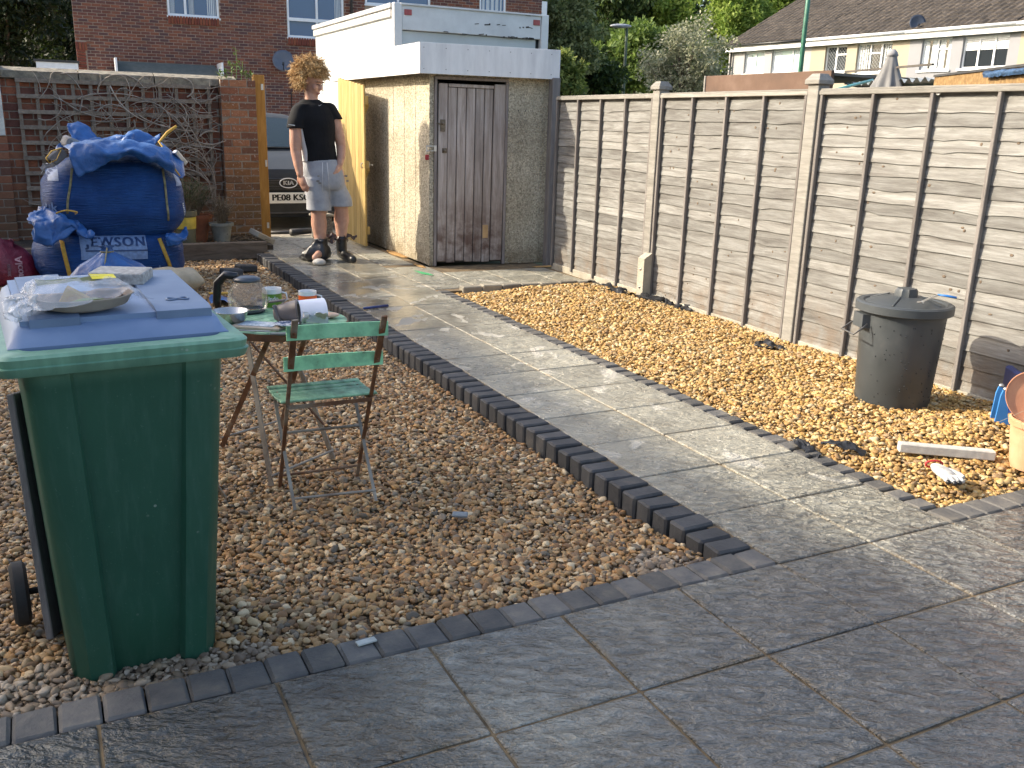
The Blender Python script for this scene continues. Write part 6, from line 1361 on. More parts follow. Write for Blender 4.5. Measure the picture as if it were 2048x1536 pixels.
side_text(up, bu, 'com', 370, 420, .07, 1.57, .5, plain('white_print', (.5, .55, .62)))
for (p0, p1, bg_, pr) in (((92, 335), (117, 362), up, bu), ((352, 348), (372, 372), up, bu)):
    q0 = gy(*p0, bg_.c.y-bg_.r[1]*.75); q1 = gy(*p1, bg_.c.y-bg_.r[1]*.75); b = MB(); b.loft([[bg_.front(q0[0]+(q1[0]-q0[0])*i/8, q0[2]+(q1[2]-q0[2])*j/5, .007) for i in range(9)] for j in range(6)], 0, False, wrap=False); b.build('printed_patch', mPRINT, pr, smooth=True)
def flap(parent, rows, nm='flap', wr=.035, ws=5, seed=1, nu=30, nv=44, mat=None, th=.004):
    b = MB(); b.patch([[gy(px, py, y) for px, py, y in r_] for r_ in rows], nu, nv, 0, wr, ws, seed); o = b.build(nm, mat or mFLAP, parent, smooth=True); m_ = o.modifiers.new('s', 'SOLIDIFY'); m_.thickness = th; return o
flap(bu, [[(128, 300, 7.3), (180, 290, 7.35), (250, 290, 7.35), (330, 300, 7.3)], [(126, 290, 7.05), (185, 283, 6.98), (258, 286, 6.96), (336, 302, 7.02)], [(138, 315, 6.86), (190, 302, 6.78), (258, 300, 6.78), (342, 322, 6.86)], [(158, 352, 6.84), (205, 330, 6.83), (262, 314, 6.84), (348, 345, 6.88)]], wr=.04, seed=2)
flap(bu, [[(135, 249, 7.62), (170, 253, 7.62), (215, 276, 7.6), (262, 266, 7.58), (314, 268, 7.55)], [(138, 272, 7.5), (175, 274, 7.5), (220, 284, 7.45), (265, 284, 7.45), (316, 288, 7.45)], [(120, 305, 7.45), (175, 296, 7.42), (225, 296, 7.4), (270, 298, 7.4), (322, 305, 7.4)]], wr=.05, ws=7, seed=5)
flap(bu, [[(320, 285, 7.25), (335, 300, 7.2), (362, 318, 7.2)], [(322, 305, 7.0), (345, 325, 6.98), (370, 345, 7.05)], [(330, 335, 6.92), (345, 345, 6.9), (362, 355, 6.95)]], wr=.03, seed=6, nu=16, nv=16)
flap(bl, [[(78, 412, 7.15), (115, 425, 7.0), (152, 442, 6.93), (200, 462, 6.90)], [(52, 442, 7.0), (88, 448, 6.86), (135, 458, 6.84), (200, 468, 6.88)], [(68, 476, 6.93), (98, 486, 6.82), (130, 476, 6.84), (195, 474, 6.88)]], wr=.07, ws=6, seed=8)
flap(bl, [[(330, 468, 6.98), (350, 464, 6.98), (374, 458, 7.05)], [(338, 484, 6.9), (352, 480, 6.88), (376, 472, 6.98)], [(340, 492, 6.92), (356, 490, 6.9), (374, 482, 7.0)]], wr=.05, ws=9, seed=4, nu=14, nv=14)
def gyt(pts): return [Vector(gy(*q)) for q in pts]
b = MB(); b.tube(gyt([(360, 352, 6.9), (340, 325, 6.95), (324, 292, 7.05), (318, 284, 7.1), (335, 265, 7.1), (353, 252, 7.1)]), [.007, .008, .009, .010, .014, .012], 8); b.build('strap', mSTRAP, bu, smooth=True)
b = MB(); b.tube(gyt([(124, 296, 7.0), (103, 302, 6.96), (92, 316, 6.95), (98, 326, 6.94), (113, 320, 6.95), (122, 300, 6.98)]), .012, 6, sq=.4); b.build('strap', mSTRAP, bu, smooth=True)
mFOAM = M('grey_foam', [(.3, (.16, .16, .17)), (.7, (.26, .26, .27))], sc=9, rough=.9)
b = MB(); b.box(gy(150, 290, 7.25), (.10, .09, .05), Matrix.Rotation(.45, 3, 'Y') @ rotz(.3), bev=.02); tag(b.build('foam_offcut', mFOAM), 'grey foam slab poking from the open top of the bulk bag', 'foam')
b = MB(); b.box(gy(116, 312, 7.05), (.07, .05, .05), Matrix.Rotation(-.7, 3, 'Y'), bev=.012); tag(b.build('foam_offcut', mFOAM), 'dark grey foam piece inside the left yellow loop', 'foam')
b = MB(); b.patch([[gy(112-10*i, 314+6*i+7*j, 7.0+.03*j) for i in range(4)] for j in range(3)], 12, 12, 0, .03, 20, 3); tag(b.build('paper_scrap', plain('pale_paper', (.50, .52, .56), .7, .3, sc=40), smooth=True), 'crumpled pale scrap hanging off the left of the upper bag', 'scrap')
ca_ = Vector(gy(349, 303, 7.15)); cb2 = Vector(gy(370, 328, 7.2)); b = MB(); b.bar(ca_, cb2, .06, .045, bev=.006); tag(b.build('tin_offcut', M('tin', [(.3, (.30, .31, .32)), (.7, (.5, .5, .5))], sc=12, rough=.3, metal=.7)), 'silver tin standing out of the right of the upper bag', 'tin')
# ---- small blue sack in front, tied at the neck
sc3 = Vector(gz(228, 600, -.05)); sc3 = Vector((gy(228, 560, 6.25)[0], 6.25, -.05)); st3 = gy(215, 499, 6.15)
sb = thing('sand_sack', 'small blue sack tied at the neck in front of the bulk bags', 'sack', (sc3.x, sc3.y, -.05)); H3 = st3[2]+.05; rings = []; n = 40
for f, r in ((0, .22), (.08, .27), (.3, .28), (.5, .25), (.68, .19), (.82, .10), (.92, .045), (1.0, .03), (1.04, .05)):
    cx_ = sc3.x+(st3[0]-sc3.x)*f; ring = []
    for j in range(n):
        a = 2*math.pi*j/n; rr = r*(1+.10*math.sin(a*7+f*3)*f+.08*math.sin(a*13)*f); ring.append(Vector((cx_+1.25*rr*math.cos(a), sc3.y+.9*rr*math.sin(a), -.05+H3*f)))
    rings.append(ring)
b = MB(); b.loft(rings); b.build('sack', mFLAP, sb, smooth=True); b = MB(); b.tube([Vector((st3[0]+.05*math.cos(a), sc3.y+.04*math.sin(a), -.05+H3*.93)) for a in [2*math.pi*i/14 for i in range(14)]], .008, 6, closed=True); b.tube([Vector((st3[0], 6.2, H3*.9)), Vector((st3[0]-.03, 6.12, H3*.75-.05)), Vector((st3[0]-.06, 6.05, H3*.5))], .006, 6); b.build('tie', mSTRAP2, sb, smooth=True)
# ---- red sack at the left edge
rc_ = Vector(gz(32, 566, -.05)); rs = thing('red_sack', 'crumpled dark red plastic sack at the left edge', 'sack', (rc_.x, rc_.y, -.05)); rings = []
for f, rx_, ry_ in ((0, .19, .14), (.1, .23, .17), (.4, .24, .17), (.65, .22, .15), (.85, .16, .10), (1.0, .10, .05), (1.08, .12, .03)):
    rings.append([Vector((rc_.x+rx_*math.cos(a)-.08*f, rc_.y+ry_*math.sin(a), -.06+.36*f+.03*math.sin(3*a)*f)) for a in [2*math.pi*i/40 for i in range(40)]])
b = MB(); b.loft(rings); b.v = [tuple(Vector(v)+mnoise.noise_vector(Vector(v)*9)*.03) for v in b.v]; b.build('sack', M('red_plastic', [(.3, (.13, .008, .022)), (.7, (.24, .018, .04))], sc=6, rough=.35, bump=.8, bsc=18, bdist=.02), rs, smooth=True)
tx = MB(); text_on(tx, 'Alcon', .085, lambda x, y: Vector((rc_.x+.03-y*1.0+.02, rc_.y-.20-.02*abs(y), .12-x*1.0)), bold=.003); text_on(tx, 'ment', .055, lambda x, y: Vector((rc_.x-.04-y, rc_.y-.205, .10-x)), bold=.002); tx.build('lettering', plain('pink_print', (.48, .30, .34)), rs)
# ---- cream sack lying behind the bin
e0 = Vector(gz(408, 582, -.05)); ck = thing('cream_sack', 'cream paper sack lying on the gravel behind the bin', 'sack', (e0.x-.25, e0.y+.1, -.05)); b = MB(); b.sphere(e0+Vector((-.28, .10, .09)), (.32, .17, .12), 30, 16, rotz(-.2)); b.v = [tuple(Vector(v)+mnoise.noise_vector(Vector(v)*7)*.035) for v in b.v]; b.build('sack', M('cream_paper', [(.3, (.36, .29, .19)), (.7, (.52, .44, .31))], sc=5, rough=.6, bump=.7, bsc=20, bdist=.015), ck, smooth=True)
b = MB(); b.patch([[Vector(gz(420+14*i, 607-9*j, -.04))+Vector((0, 0, .03*math.sin(i+j))) for i in range(4)] for j in range(3)], 10, 14, 0, .02, 12, 2); ft = tag(b.build('flat_blue_bag', mFLAP, smooth=True), 'flat empty blue bag with yellow edge behind the jug', 'bag'); b = MB(); b.tube([Vector(gz(418+14*i, 590, -.0))+Vector((0, 0, .015)) for i in range(4)], .012, 6); b.build('edge_band', mSTRAP, ft, smooth=True)
# ---- two charcoal pavers left on the gravel
for (px, py, a, lb_) in ((463, 545, .25, 'loose charcoal paver lying on the gravel near the sleeper, left of a pair'), (492, 537, .35, 'loose charcoal paver lying on the gravel near the sleeper, right of a pair')):
    q = gz(px, py, -.03); b = MB(); b.box((q[0], q[1], -.025), (.10, .07, .035), Matrix.Rotation(a, 3, 'Z') @ Matrix.Rotation(.08, 3, 'Y'), bev=.012); tag(b.build('paver', mBLOCK), lb_, 'paver', 'loose pavers on the gravel')
q = gz(920, 1036, -.06); b = MB(); b.box((q[0], q[1], -.045), (.032, .016, .006), Matrix.Rotation(-.5, 3, 'Z') @ Matrix.Rotation(.2, 3, 'X'), bev=.003); tag(b.build('slate_chip', plain('slate', (.16, .18, .19))), 'bluish slate chip lying on the brown gravel', 'slate')
q = gz(735, 1288, .002); b = MB(); b.box((q[0], q[1]+.012, .004), (.03, .012, .003), rotz(.1), bev=.001); tag(b.build('mortar_flake', plain('pale_flake', (.5, .52, .48))), 'pale flake lying on the edging of the patio', 'flake')

# ================================================================ RIGHT-HAND BED
DC = Vector((1.905, 1.225, -.02)); db = thing('dustbin', 'dark grey plastic dustbin with lid standing by the fence', 'dustbin', tuple(DC))
mDUST = M('dustbin_plastic', [(.3, (.040, .047, .052)), (.6, (.058, .066, .072)), (.75, (.085, .09, .092))], sc=4, rough=.45, rvar=.12)
prof = [(1e-3, 0), (.185, 0), (.192, .012), (.222, .585), (.232, .59), (.232, .615)]; b = MB(); b.lathe(prof, DC, 48); b.build('body', mDUST, db, smooth=True, sharp=35)
Rl = Matrix.Rotation(.03, 3, 'Y'); b = MB(); b.lathe([(.246, .588), (.252, .592), (.252, .632), (.240, .640), (.215, .638), (.205, .630), (.195, .634), (.10, .668), (1e-3, .672)], DC, 48); ld = b.build('lid', mDUST, db, smooth=True, sharp=30)
b = MB()
for k in range(4): a = .4+k*1.57; b.bar(DC+Vector((.085*math.cos(a), .085*math.sin(a), .676)), DC+Vector((.19*math.cos(a), .19*math.sin(a), .638)), .012, .008, bev=.003)
b.build('lid_rib', mDUST, ld)
b = MB(); b.lathe([(.058, .660), (.055, .70), (.048, .712), (.02, .715), (1e-3, .715)], DC, 20); b.v = [(v[0]+(v[0]-DC.x)*.08*math.sin(8*math.atan2(v[1]-DC.y, v[0]-DC.x)), v[1]+(v[1]-DC.y)*.08*math.sin(8*math.atan2(v[1]-DC.y, v[0]-DC.x)), v[2]) for v in b.v]; b.build('knob', mDUST, ld, smooth=True, sharp=40)
hdv = Vector((-.93, .37, 0)).normalized(); hs_ = Vector((-hdv.y, hdv.x, 0)); hb3 = DC+hdv*.218
b = MB(); b.loft([[hb3+hs_*(x)+hdv*o+Vector((0, 0, z)) for x, o in ((-.06, -.02), (-.055, .035), (.055, .035), (.06, -.02))] for z in (.50, .515, .575)]); b.build('handle_lug', mDUST, db)
b = MB(); b.tube([hb3+hs_*.065+hdv*.01+Vector((0, 0, .525)), hb3+hs_*.075+hdv*.04+Vector((0, 0, .505)), hb3+hs_*.075+hdv*.085+Vector((0, 0, .47)), hb3-hs_*.075+hdv*.085+Vector((0, 0, .47)), hb3-hs_*.075+hdv*.04+Vector((0, 0, .505)), hb3-hs_*.065+hdv*.01+Vector((0, 0, .525))], .0045, 8); b.build('wire_handle', plain('wire', (.08, .08, .08), .4), db, smooth=True)
b = MB()
for k in range(70):
    a = random.uniform(3.2, 5.6); z = random.uniform(.05, .55); r = .192+.030*z/.585+.0006; b.sphere((DC.x+r*math.cos(a), DC.y+r*math.sin(a), DC.z+z), (.003, .003, random.uniform(.002, .006)), 6, 4)
b.build('water_drop', NT('water').out((.03, .035, .04), .05), db, smooth=True, kind='stuff')
# spanner on the lid
s0 = Vector(gz(1843, 606, .66)); s1 = Vector(gz(1875, 592, .66)); s2 = Vector(gz(1913, 598, .655)); spn = thing('spanner', 'steel spanner with blue handle lying on the dustbin lid', 'spanner', tuple(s1)); b = MB(); b.bar(s0+Vector((0, 0, .006)), s1+Vector((0, 0, .006)), .014, .006, bev=.002)
for sg in (-1, 1): d_ = (s1-s0).normalized(); sd_ = Vector((-d_.y, d_.x, 0)); b.bar(s0+Vector((0, 0, .006))+sd_*sg*.008, s0-d_*.022+sd_*sg*.013+Vector((0, 0, .006)), .009, .006)
b.build('head', M('chrome_steel', [(.3, (.5, .5, .5)), (.7, (.66, .65, .63))], rough=.3, metal=.8), spn); b = MB(); b.tube([s1+Vector((0, 0, .007)), s1.lerp(s2, .5)+Vector((0, 0, .008)), s2+Vector((0, 0, .007))], [.009, .011, .009], 8, sq=.6); b.build('handle', plain('blue_grip', (.02, .15, .48), .4), spn, smooth=True)
# concrete strip, glove, pipe and membrane
l0 = Vector(gz(1797, 893, .065)); l1 = Vector(gz(1988, 910, .055)); b = MB(); b.bar(l0, l1, .050, .044, bev=.004); tag(b.build('concrete_strip', M('pale_concrete', [(.3, (.42, .40, .36)), (.7, (.58, .56, .50))], sc=30, rough=.9, bump=.5, bsc=110)), 'pale square concrete strip lying on the golden gravel', 'strip')
gl0 = Vector(gz(1868, 928, .05)); gl1 = Vector(gz(1915, 970, .035)); gv = thing('work_glove', 'white work glove with red cuff and black fingertips on gravel', 'glove', tuple(gl0)); dg_ = (gl1-gl0); gl_ = dg_.length; dg_.normalize(); sg_ = Vector((-dg_.y, dg_.x, 0)); b = MB()
b.sphere(gl0+dg_*gl_*.40, (gl_*.42, .042, .018), 16, 9, dg_.to_track_quat('X', 'Z').to_matrix())
fng = []
for k in range(4):
    o_ = (k-1.5)*.019; p0_ = gl0+dg_*gl_*.62+sg_*o_; p1_ = gl0+dg_*(gl_*(1.0-.05*abs(k-1.2)))+sg_*o_*1.25+Vector((0, 0, .004)); b.tube([p0_, (p0_+p1_)/2+Vector((0, 0, .008)), p1_], [.012, .012, .010], 8); fng.append(p1_)
b.tube([gl0+dg_*gl_*.3+sg_*.03, gl0+dg_*gl_*.5+sg_*.062, gl0+dg_*gl_*.66+sg_*.066], [.014, .013, .010], 8)
go_ = b.build('glove', M('dirty_cotton', [(.35, (.30, .29, .27)), (.6, (.58, .57, .54))], sc=30, rough=.9), gv, smooth=True); remesh(go_, .004, 2)
b = MB(); b.tube([gl0+sg_*.04*math.cos(a)+Vector((0, 0, .016*math.sin(a))) for a in [2*math.pi*i/16 for i in range(16)]], .005, 6, closed=True); b.build('cuff', plain('red_cuff', (.5, .03, .03)), gv, smooth=True)
b = MB(); [b.sphere(q_+Vector((0, 0, .002)), (.012, .012, .011), 10, 6) for q_ in fng[:3]]; b.builds('fingertip', mBLK, gv, smooth=True)
mMEMB = M('membrane', [(.3, (.010, .010, .011)), (.7, (.03, .03, .032))], sc=12, rough=.45, bump=.6, bsc=40)
def memb(label, pts, wr=.035, seed=1, zo=.05, nm='membrane_scrap'):
    b = MB(); b.patch([[Vector(gz(px, py, zo))+Vector((0, 0, .015*math.sin(1.7*i+j))) for i, (px, py) in enumerate(r_)] for j, r_ in enumerate(pts)], 14, 30, 0, wr, 16, seed); tag(b.build(nm, mMEMB, smooth=True), label, 'membrane', 'scraps of black membrane')
memb('black membrane scrap at the far corner where kerb meets fence', [[(1180, 563), (1215, 572), (1255, 580)], [(1184, 574), (1212, 582), (1250, 588)]], seed=1)
memb('crumpled black membrane by the foot of the concrete spur', [[(1262, 588), (1310, 596), (1345, 600), (1385, 612)], [(1268, 594), (1306, 606), (1342, 612), (1380, 620)]], .04, 2)
memb('black membrane fold at the fence base between dustbin and tall post', [[(1505, 684), (1545, 690), (1588, 700)], [(1508, 692), (1540, 700), (1580, 706)]], seed=3)
memb('black membrane tuft caught at the path edging', [[(1578, 876), (1605, 884), (1640, 905)], [(1590, 894), (1608, 898), (1632, 912)]], .03, 4, .01)
memb('twisted black strip lying on golden gravel near the edging', [[(1642, 887), (1680, 888), (1732, 896)], [(1646, 893), (1682, 897), (1728, 902)]], .02, 6, .035)
tag(MB().tube([gz(1055, 586, .03), gz(1075, 583, .035), gz(1098, 576, .045)], .016, 10).build('pipe_offcut', plain('slate_pipe', (.06, .075, .09), .5), smooth=True), 'short dark pipe offcut lying at the top of the golden gravel', 'pipe')
tag(MB().tube([gz(727, 617, .012), gz(776, 611, .012)], .011, 8).build('blue_chisel', plain('navy_plastic', (.02, .04, .16), .4), smooth=True), 'slim dark blue tool lying on the wet path', 'tool')
b = MB()
for k in range(5): b.bar(gz(830+6*k, 541+1.2*k, .006), gz(846+5*k, 548+.6*k, .006), .012, .003)
tag(b.build('green_string', plain('green_string', (.05, .32, .13), .6), kind='stuff'), 'scrap of green netting on the slabs before the shed', 'netting')
# blue plastic crate end, saucer and terracotta pots at the right edge
mBLUP = M('blue_plastic', [(.3, (.03, .17, .48)), (.7, (.055, .24, .60))], sc=5, rough=.35)
k0_ = Vector(gz(1984, 868, .02)); kx = Vector((.80, -.60, 0)); ky = Vector((.6, .8, 0)); cr_ = thing('blue_crate', 'bright blue plastic crate end at the right edge', 'crate', tuple(k0_)); outl = [(0, 0), (.01, .20), (.018, .235), (.045, .235), (.05, .19), (.06, .10), (.10, .05), (.17, .035), (.36, .03), (.36, -.01), (.05, -.015)]
for off in (0, .07):
    b = MB(); P_ = [k0_+kx*x+Vector((0, 0, z)) for x, z in outl]; b.loft([[q_+ky*off for q_ in P_], [q_+ky*(off+.014) for q_ in P_]]); b.build('end_frame', mBLUP, cr_)
    b = MB(); b.sphere(k0_+kx*.03+ky*(off+.007)+Vector((0, 0, .242)), (.014, .014, .01), 10, 6); b.build('peg', mGALV, cr_, smooth=True)
b = MB(); b.box(k0_+kx*.18+ky*.045+Vector((0, 0, .008)), (.17, .035, .008), Matrix((kx, ky, Vector((0, 0, 1)))).transposed(), bev=.004); b.build('floor', mBLUP, cr_)
b = MB(); b.box(k0_+kx*.16+ky*.30+Vector((0, 0, .14)), (.02, .1, .14), Matrix((kx, ky, Vector((0, 0, 1)))).transposed(), bev=.01); b.build('rear_panel', plain('dark_blue', (.015, .03, .14), .4), cr_)
scn = Vector(gd(2072, 803, 4.25)); nn_ = Vector((-.45, -.55, .55)).normalized(); b = MB(); b.lathe([(1e-3, 0), (.11, 0), (.135, .03), (.14, .032), (.130, .026), (.105, .008), (1e-3, .008)], scn, 36, 0, nn_.to_track_quat('Z', 'Y').to_matrix()); tag(b.build('pot_saucer', mTERR, smooth=True), 'wide terracotta saucer tilted in the blue crate', 'saucer')
pcx = Vector(gz(2062, 935, .02)); tp_ = thing('plant_pot', 'pale orange terracotta pot cut by the right edge', 'plant pot', tuple(pcx)); mT3 = M('pale_terracotta', [(.3, (.50, .25, .13)), (.7, (.64, .38, .23))], sc=6, rough=.85, bump=.3, bsc=90); prof = [(1e-3, 0), (.088, 0), (.095, .02), (.112, .15), (.112, .152), (.113, .166), (.113, .168), (.116, .20), (.126, .205), (.128, .23), (.118, .238), (.106, .22), (1e-3, .19)]; b = MB(); b.lathe(prof, pcx, 40); b.build('pot', mT3, tp_, smooth=True, sharp=30)
b = MB(); b.lathe([(.104, .196), (.05, .20), (1e-3, .2)], pcx, 24); b.build('soil', mSOIL, tp_); b = MB()
for k in range(5): a = random.uniform(0, 6.28); b.tube([pcx+Vector((.03*math.cos(a), .03*math.sin(a), .2)), pcx+Vector((.10*math.cos(a), .08*math.sin(a), .28)), pcx+Vector((.20*math.cos(a)-.05, .12*math.sin(a), .24+.06*random.random()))], .0012, 4)
b.build('dry_stalk', plain('straw', (.5, .42, .28)), tp_)
# ================================================================ THE MAN
MY = 7.62
def m_(px, py, dy=0.0): return Vector(gy(px, py, MY+dy))
PXM = 1.0/ (FPX/ ((Vector(gy(640, 300, MY))-Vector(CAM)).dot(Vector(_d))))   # metres per photo pixel at the man
feet = (Vector(gz(632, 524, 0)), Vector(gz(697, 520, 0)))
man = thing('person', 'curly haired man in black t-shirt and grey shorts, one foot bagged', 'person', (float((feet[0].x+feet[1].x)/2), MY, 0))
def skin_mat():
    t = NT('skin'); f = t.noise(t.coord('W'), 14, 4, .6); c = t.ramp(f, [(.3, (.40, .21, .145)), (.7, (.52, .30, .215))]); return t.out(c, .5, None, Subsurface_Weight=.08)
mSKIN = skin_mat()
def limb(b, pts): # pts: (Vector, r) -> capped rounded loft
    P = [Vector(q) for q, _ in pts]; R = [r for _, r in pts]; PP = []; RR = []
    for i in range(len(P)-1):
        for k in range(4):
            f = k/4; PP.append(P[i].lerp(P[i+1], f)); RR.append(R[i]+(R[i+1]-R[i])*(3*f*f-2*f**3))
    PP.append(P[-1]); RR.append(R[-1]); b.tube(PP, RR, 14); b.sphere(P[0], (R[0],)*3, 12, 8); b.sphere(P[-1], (R[-1],)*3, 12, 8)
def ring(c, a, d, n=28, tw=0.0): return [c+Vector((a*math.cos(t)*math.cos(tw)-d*math.sin(t)*math.sin(tw), a*math.cos(t)*math.sin(tw)+d*math.sin(t)*math.cos(tw), 0)) for t in [2*math.pi*i/n for i in range(n)]]
def smooth_rings(rs, k=4):
    out = []
    for i in range(len(rs)-1):
        p0 = rs[max(i-1, 0)]; p1 = rs[i]; p2 = rs[i+1]; p3 = rs[min(i+2, len(rs)-1)]
        for q in range(k):
            f = q/k; out.append([.5*(2*b_+(c_-a_)*f+(2*a_-5*b_+4*c_-d_)*f*f+(3*b_-a_-3*c_+d_)*f**3) for a_, b_, c_, d_ in zip(p0, p1, p2, p3)])
    out.append(rs[-1]); return out
P_ = PXM; TW = -.22
body = MB()
# neck and head
limb(body, [(m_(624, 222, .02), .085), (m_(623, 203, .0), .070), (m_(622, 188, -.005), .064)])
hc = m_(624, 164, -.01); fd = Vector((.62, -.72, -.28)).normalized(); fr = fd.cross(Vector((0, 0, 1))).normalized(); fu = fr.cross(fd).normalized(); HR = Matrix((fr, fd, fu)).transposed()  # local x right of face, y forward, z up
def hl(x, y, z): return hc+fr*x+fd*y+fu*z
body.sphere(hl(0, -.015, .035), (.098, .118, .108), 20, 14, HR); body.sphere(hl(0, .025, -.045), (.074, .082, .098), 18, 12, HR); body.sphere(hl(0, .07, -.118), (.034, .032, .028), 12, 8, HR)
body.sphere(hl(0, .108, -.035), (.017, .026, .022), 12, 8, HR); body.tube([hl(0, .098, .015), hl(0, .112, -.01), hl(0, .125, -.034)], [.010, .012, .016], 8)
for sx in (-1, 1): body.sphere(hl(sx*.045, .075, -.035), (.032, .03, .03), 10, 7, HR); body.sphere(hl(sx*.100, -.012, -.01), (.012, .026, .038), 10, 8, HR); body.sphere(hl(sx*.034, .092, .026), (.030, .016, .010), 10, 6, HR)
body.sphere(hl(0, .100, -.078), (.028, .014, .008), 12, 6, HR); body.sphere(hl(0, .098, -.092), (.024, .014, .009), 12, 6, HR)
# trunk under the clothes
body.loft(smooth_rings([ring(m_(622, 214), .14, .09), ring(m_(628, 238), .20, .11, tw=TW), ring(m_(633, 275), .175, .105, tw=TW), ring(m_(639, 315), .155, .10, tw=TW), ring(m_(644, 350), .17, .11, tw=TW)]))
# arms
limb(body, [(m_(603, 226), .070), (m_(592, 252, -.02), .068), (m_(591, 285, -.03), .062), (m_(592, 303, -.03), .056), (m_(596, 326, -.06), .050), (m_(600, 348, -.09), .036)])
limb(body, [(m_(654, 222, .02), .066), (m_(670, 242, .0), .064), (m_(679, 275, -.01), .058), (m_(682, 292, -.01), .052), (m_(682, 312, -.05), .046), (m_(680, 328, -.09), .034)])
# legs
limb(body, [(m_(632, 345), .105), (m_(635, 395, -.01), .092), (m_(637, 428, -.02), .078), (m_(638, 447, .0), .084), (m_(640, 470, .0), .068), (m_(642, 495, -.02), .046), (m_(642, 506, -.04), .044)])
limb(body, [(m_(668, 345, .02), .105), (m_(678, 390, .03), .092), (m_(683, 420, .02), .074), (m_(683, 438, .04), .082), (m_(683, 462, .04), .064), (m_(683, 482, .03), .044), (m_(683, 500, .03), .044)])
f0 = Vector(gz(638, 527, .035)); f0.y += .07; limb(body, [(m_(642, 504, -.03), .046), (Vector((f0.x+.01, f0.y+.12, .07)), .034)])
f1a = Vector(gz(684, 508, .05)); f1b = Vector(gz(706, 520, .035)); limb(body, [(m_(683, 498, .03), .044), (f1a, .044), (f1b, .034)])
# hands: palm, four unequal fingers and a thumb each
def hand(b, wrist, d, side, palmn, curl, k=1.12):
    d = d.normalized(); pn = (palmn-d*palmn.dot(d)).normalized(); s_ = d.cross(pn).normalized()*side
    L = .095*k; c = wrist+d*L*.55; R = Matrix((s_, d, pn)).transposed(); b.sphere(c, (.043*k, .056*k, .018*k), 14, 9, R); b.sphere(wrist+d*.01, (.03*k, .025*k, .021*k), 10, 7, R)
    for q, (o_, ln) in enumerate(((-.031, .068), (-.011, .078), (.010, .074), (.029, .058))):
        p = wrist+d*L*(.98-.1*abs(q-1.3)*.5)+s_*o_*k; e = d; pts = [(p-d*.02, .0105*k)]
        for j, fr_ in enumerate((.45, .32, .23)):
            a = curl*(.5+.5*j)*(1+.12*q); e = (e*math.cos(a)+pn*math.sin(a)).normalized(); pn_ = pn; p = p+e*ln*k*fr_; pts.append((p, (.0098, .0088, .0075)[j]*k))
        limb(b, pts)
    t0 = wrist+d*.022+s_*(-.030)*k; t1 = t0+(d*.6-s_*.65+pn*.35).normalized()*.045*k; t2 = t1+(d*.9-s_*.1+pn*.45).normalized()*.032*k; limb(b, [(t0, .015*k), (t1, .0125*k), (t2, .0095*k)])
hand(body, m_(600, 350, -.09), m_(608, 372, -.12)-m_(600, 350, -.09), 1, Vector((.7, .5, 0)), .30)
hand(body, m_(680, 330, -.09), m_(672, 350, -.14)-m_(680, 330, -.09), -1, Vector((-.6, .5, -.1)), .42)
bo_ = body.build('body', mSKIN, man, smooth=True); remesh(bo_, .0075, 3)
# face details
fc = MB()
for sx in (-1, 1): fc.tube([hl(sx*.018, .108, .000), hl(sx*.034, .107, .003), hl(sx*.05, .094, .000)], .0042, 6)
fc.builds('eyelash', plain('lash', (.05, .028, .018)), man, smooth=True)
fc = MB(); [fc.tube([hl(sx*.014, .114, .026), hl(sx*.034, .112, .032), hl(sx*.056, .092, .026)], .0055, 6) for sx in (-1, 1)]; fc.builds('eyebrow', plain('brow', (.20, .11, .05)), man, smooth=True)
fc = MB(); fc.tube([hl(-.026, .103, -.086), hl(0, .114, -.0845), hl(.026, .103, -.086)], [.004, .0065, .004], 6); fc.build('lips', plain('lips', (.34, .13, .11)), man, smooth=True)
# hair: a mass of small tight curls
def hair_mat():
    t = NT('curly_hair'); rn = t.rand(True); c = t.ramp(rn, [(0, (.22, .12, .042)), (.45, (.42, .25, .095)), (.8, (.58, .38, .17)), (1, (.70, .52, .28))]); return t.out(c, .6, None, Specular_IOR_Level=.35)
b = MB(); hr = random.Random(4); hcn = m_(619, 149, .01)
cap_ = MB(); 
k = 0
while k < 1900:
    d = Vector((hr.gauss(0, 1), hr.gauss(0, 1), hr.gauss(0, 1))).normalized()
    rel = Vector((d.dot(fr), d.dot(fd), d.dot(fu)))
    if rel.y > .42 and rel.z < .12: continue            # leave the face clear
    if rel.z < -.86 or (rel.z < -.6 and rel.y > -.1): continue
    k += 1
    rx, ry, rz = .208, .195, .215; lump = 1+.10*mnoise.noise(d*3.2)
    tip = hcn+Vector((d.x*rx, d.y*ry, d.z*rz))*lump*(hr.uniform(.78, 1.04) if hr.random() < .85 else hr.uniform(1.04, 1.2)); root = hcn+Vector((d.x*rx, d.y*ry, d.z*rz))*hr.uniform(.45, .62)
    ax = (tip-root).normalized(); s1_ = ax.cross(Vector((.3, .5, .8))).normalized(); s2_ = ax.cross(s1_); ph = hr.random()*6.28; rad = hr.uniform(.006, .015); turns = hr.uniform(1.2, 2.8); N = 13; pts = []
    for i in range(N):
        f = i/(N-1); a = ph+turns*2*math.pi*f; pts.append(root.lerp(tip, f)+(s1_*math.cos(a)+s2_*math.sin(a))*rad+Vector((0, 0, -.025*f*f)))
    b.tube(pts, [.0042*(1-.6*i/(N-1)) for i in range(N)], 4, cap=False)
b.sphere(hcn+fd*-.02, (.118, .118, .125), 18, 12)
b.build('hair', hair_mat(), man, smooth=True)
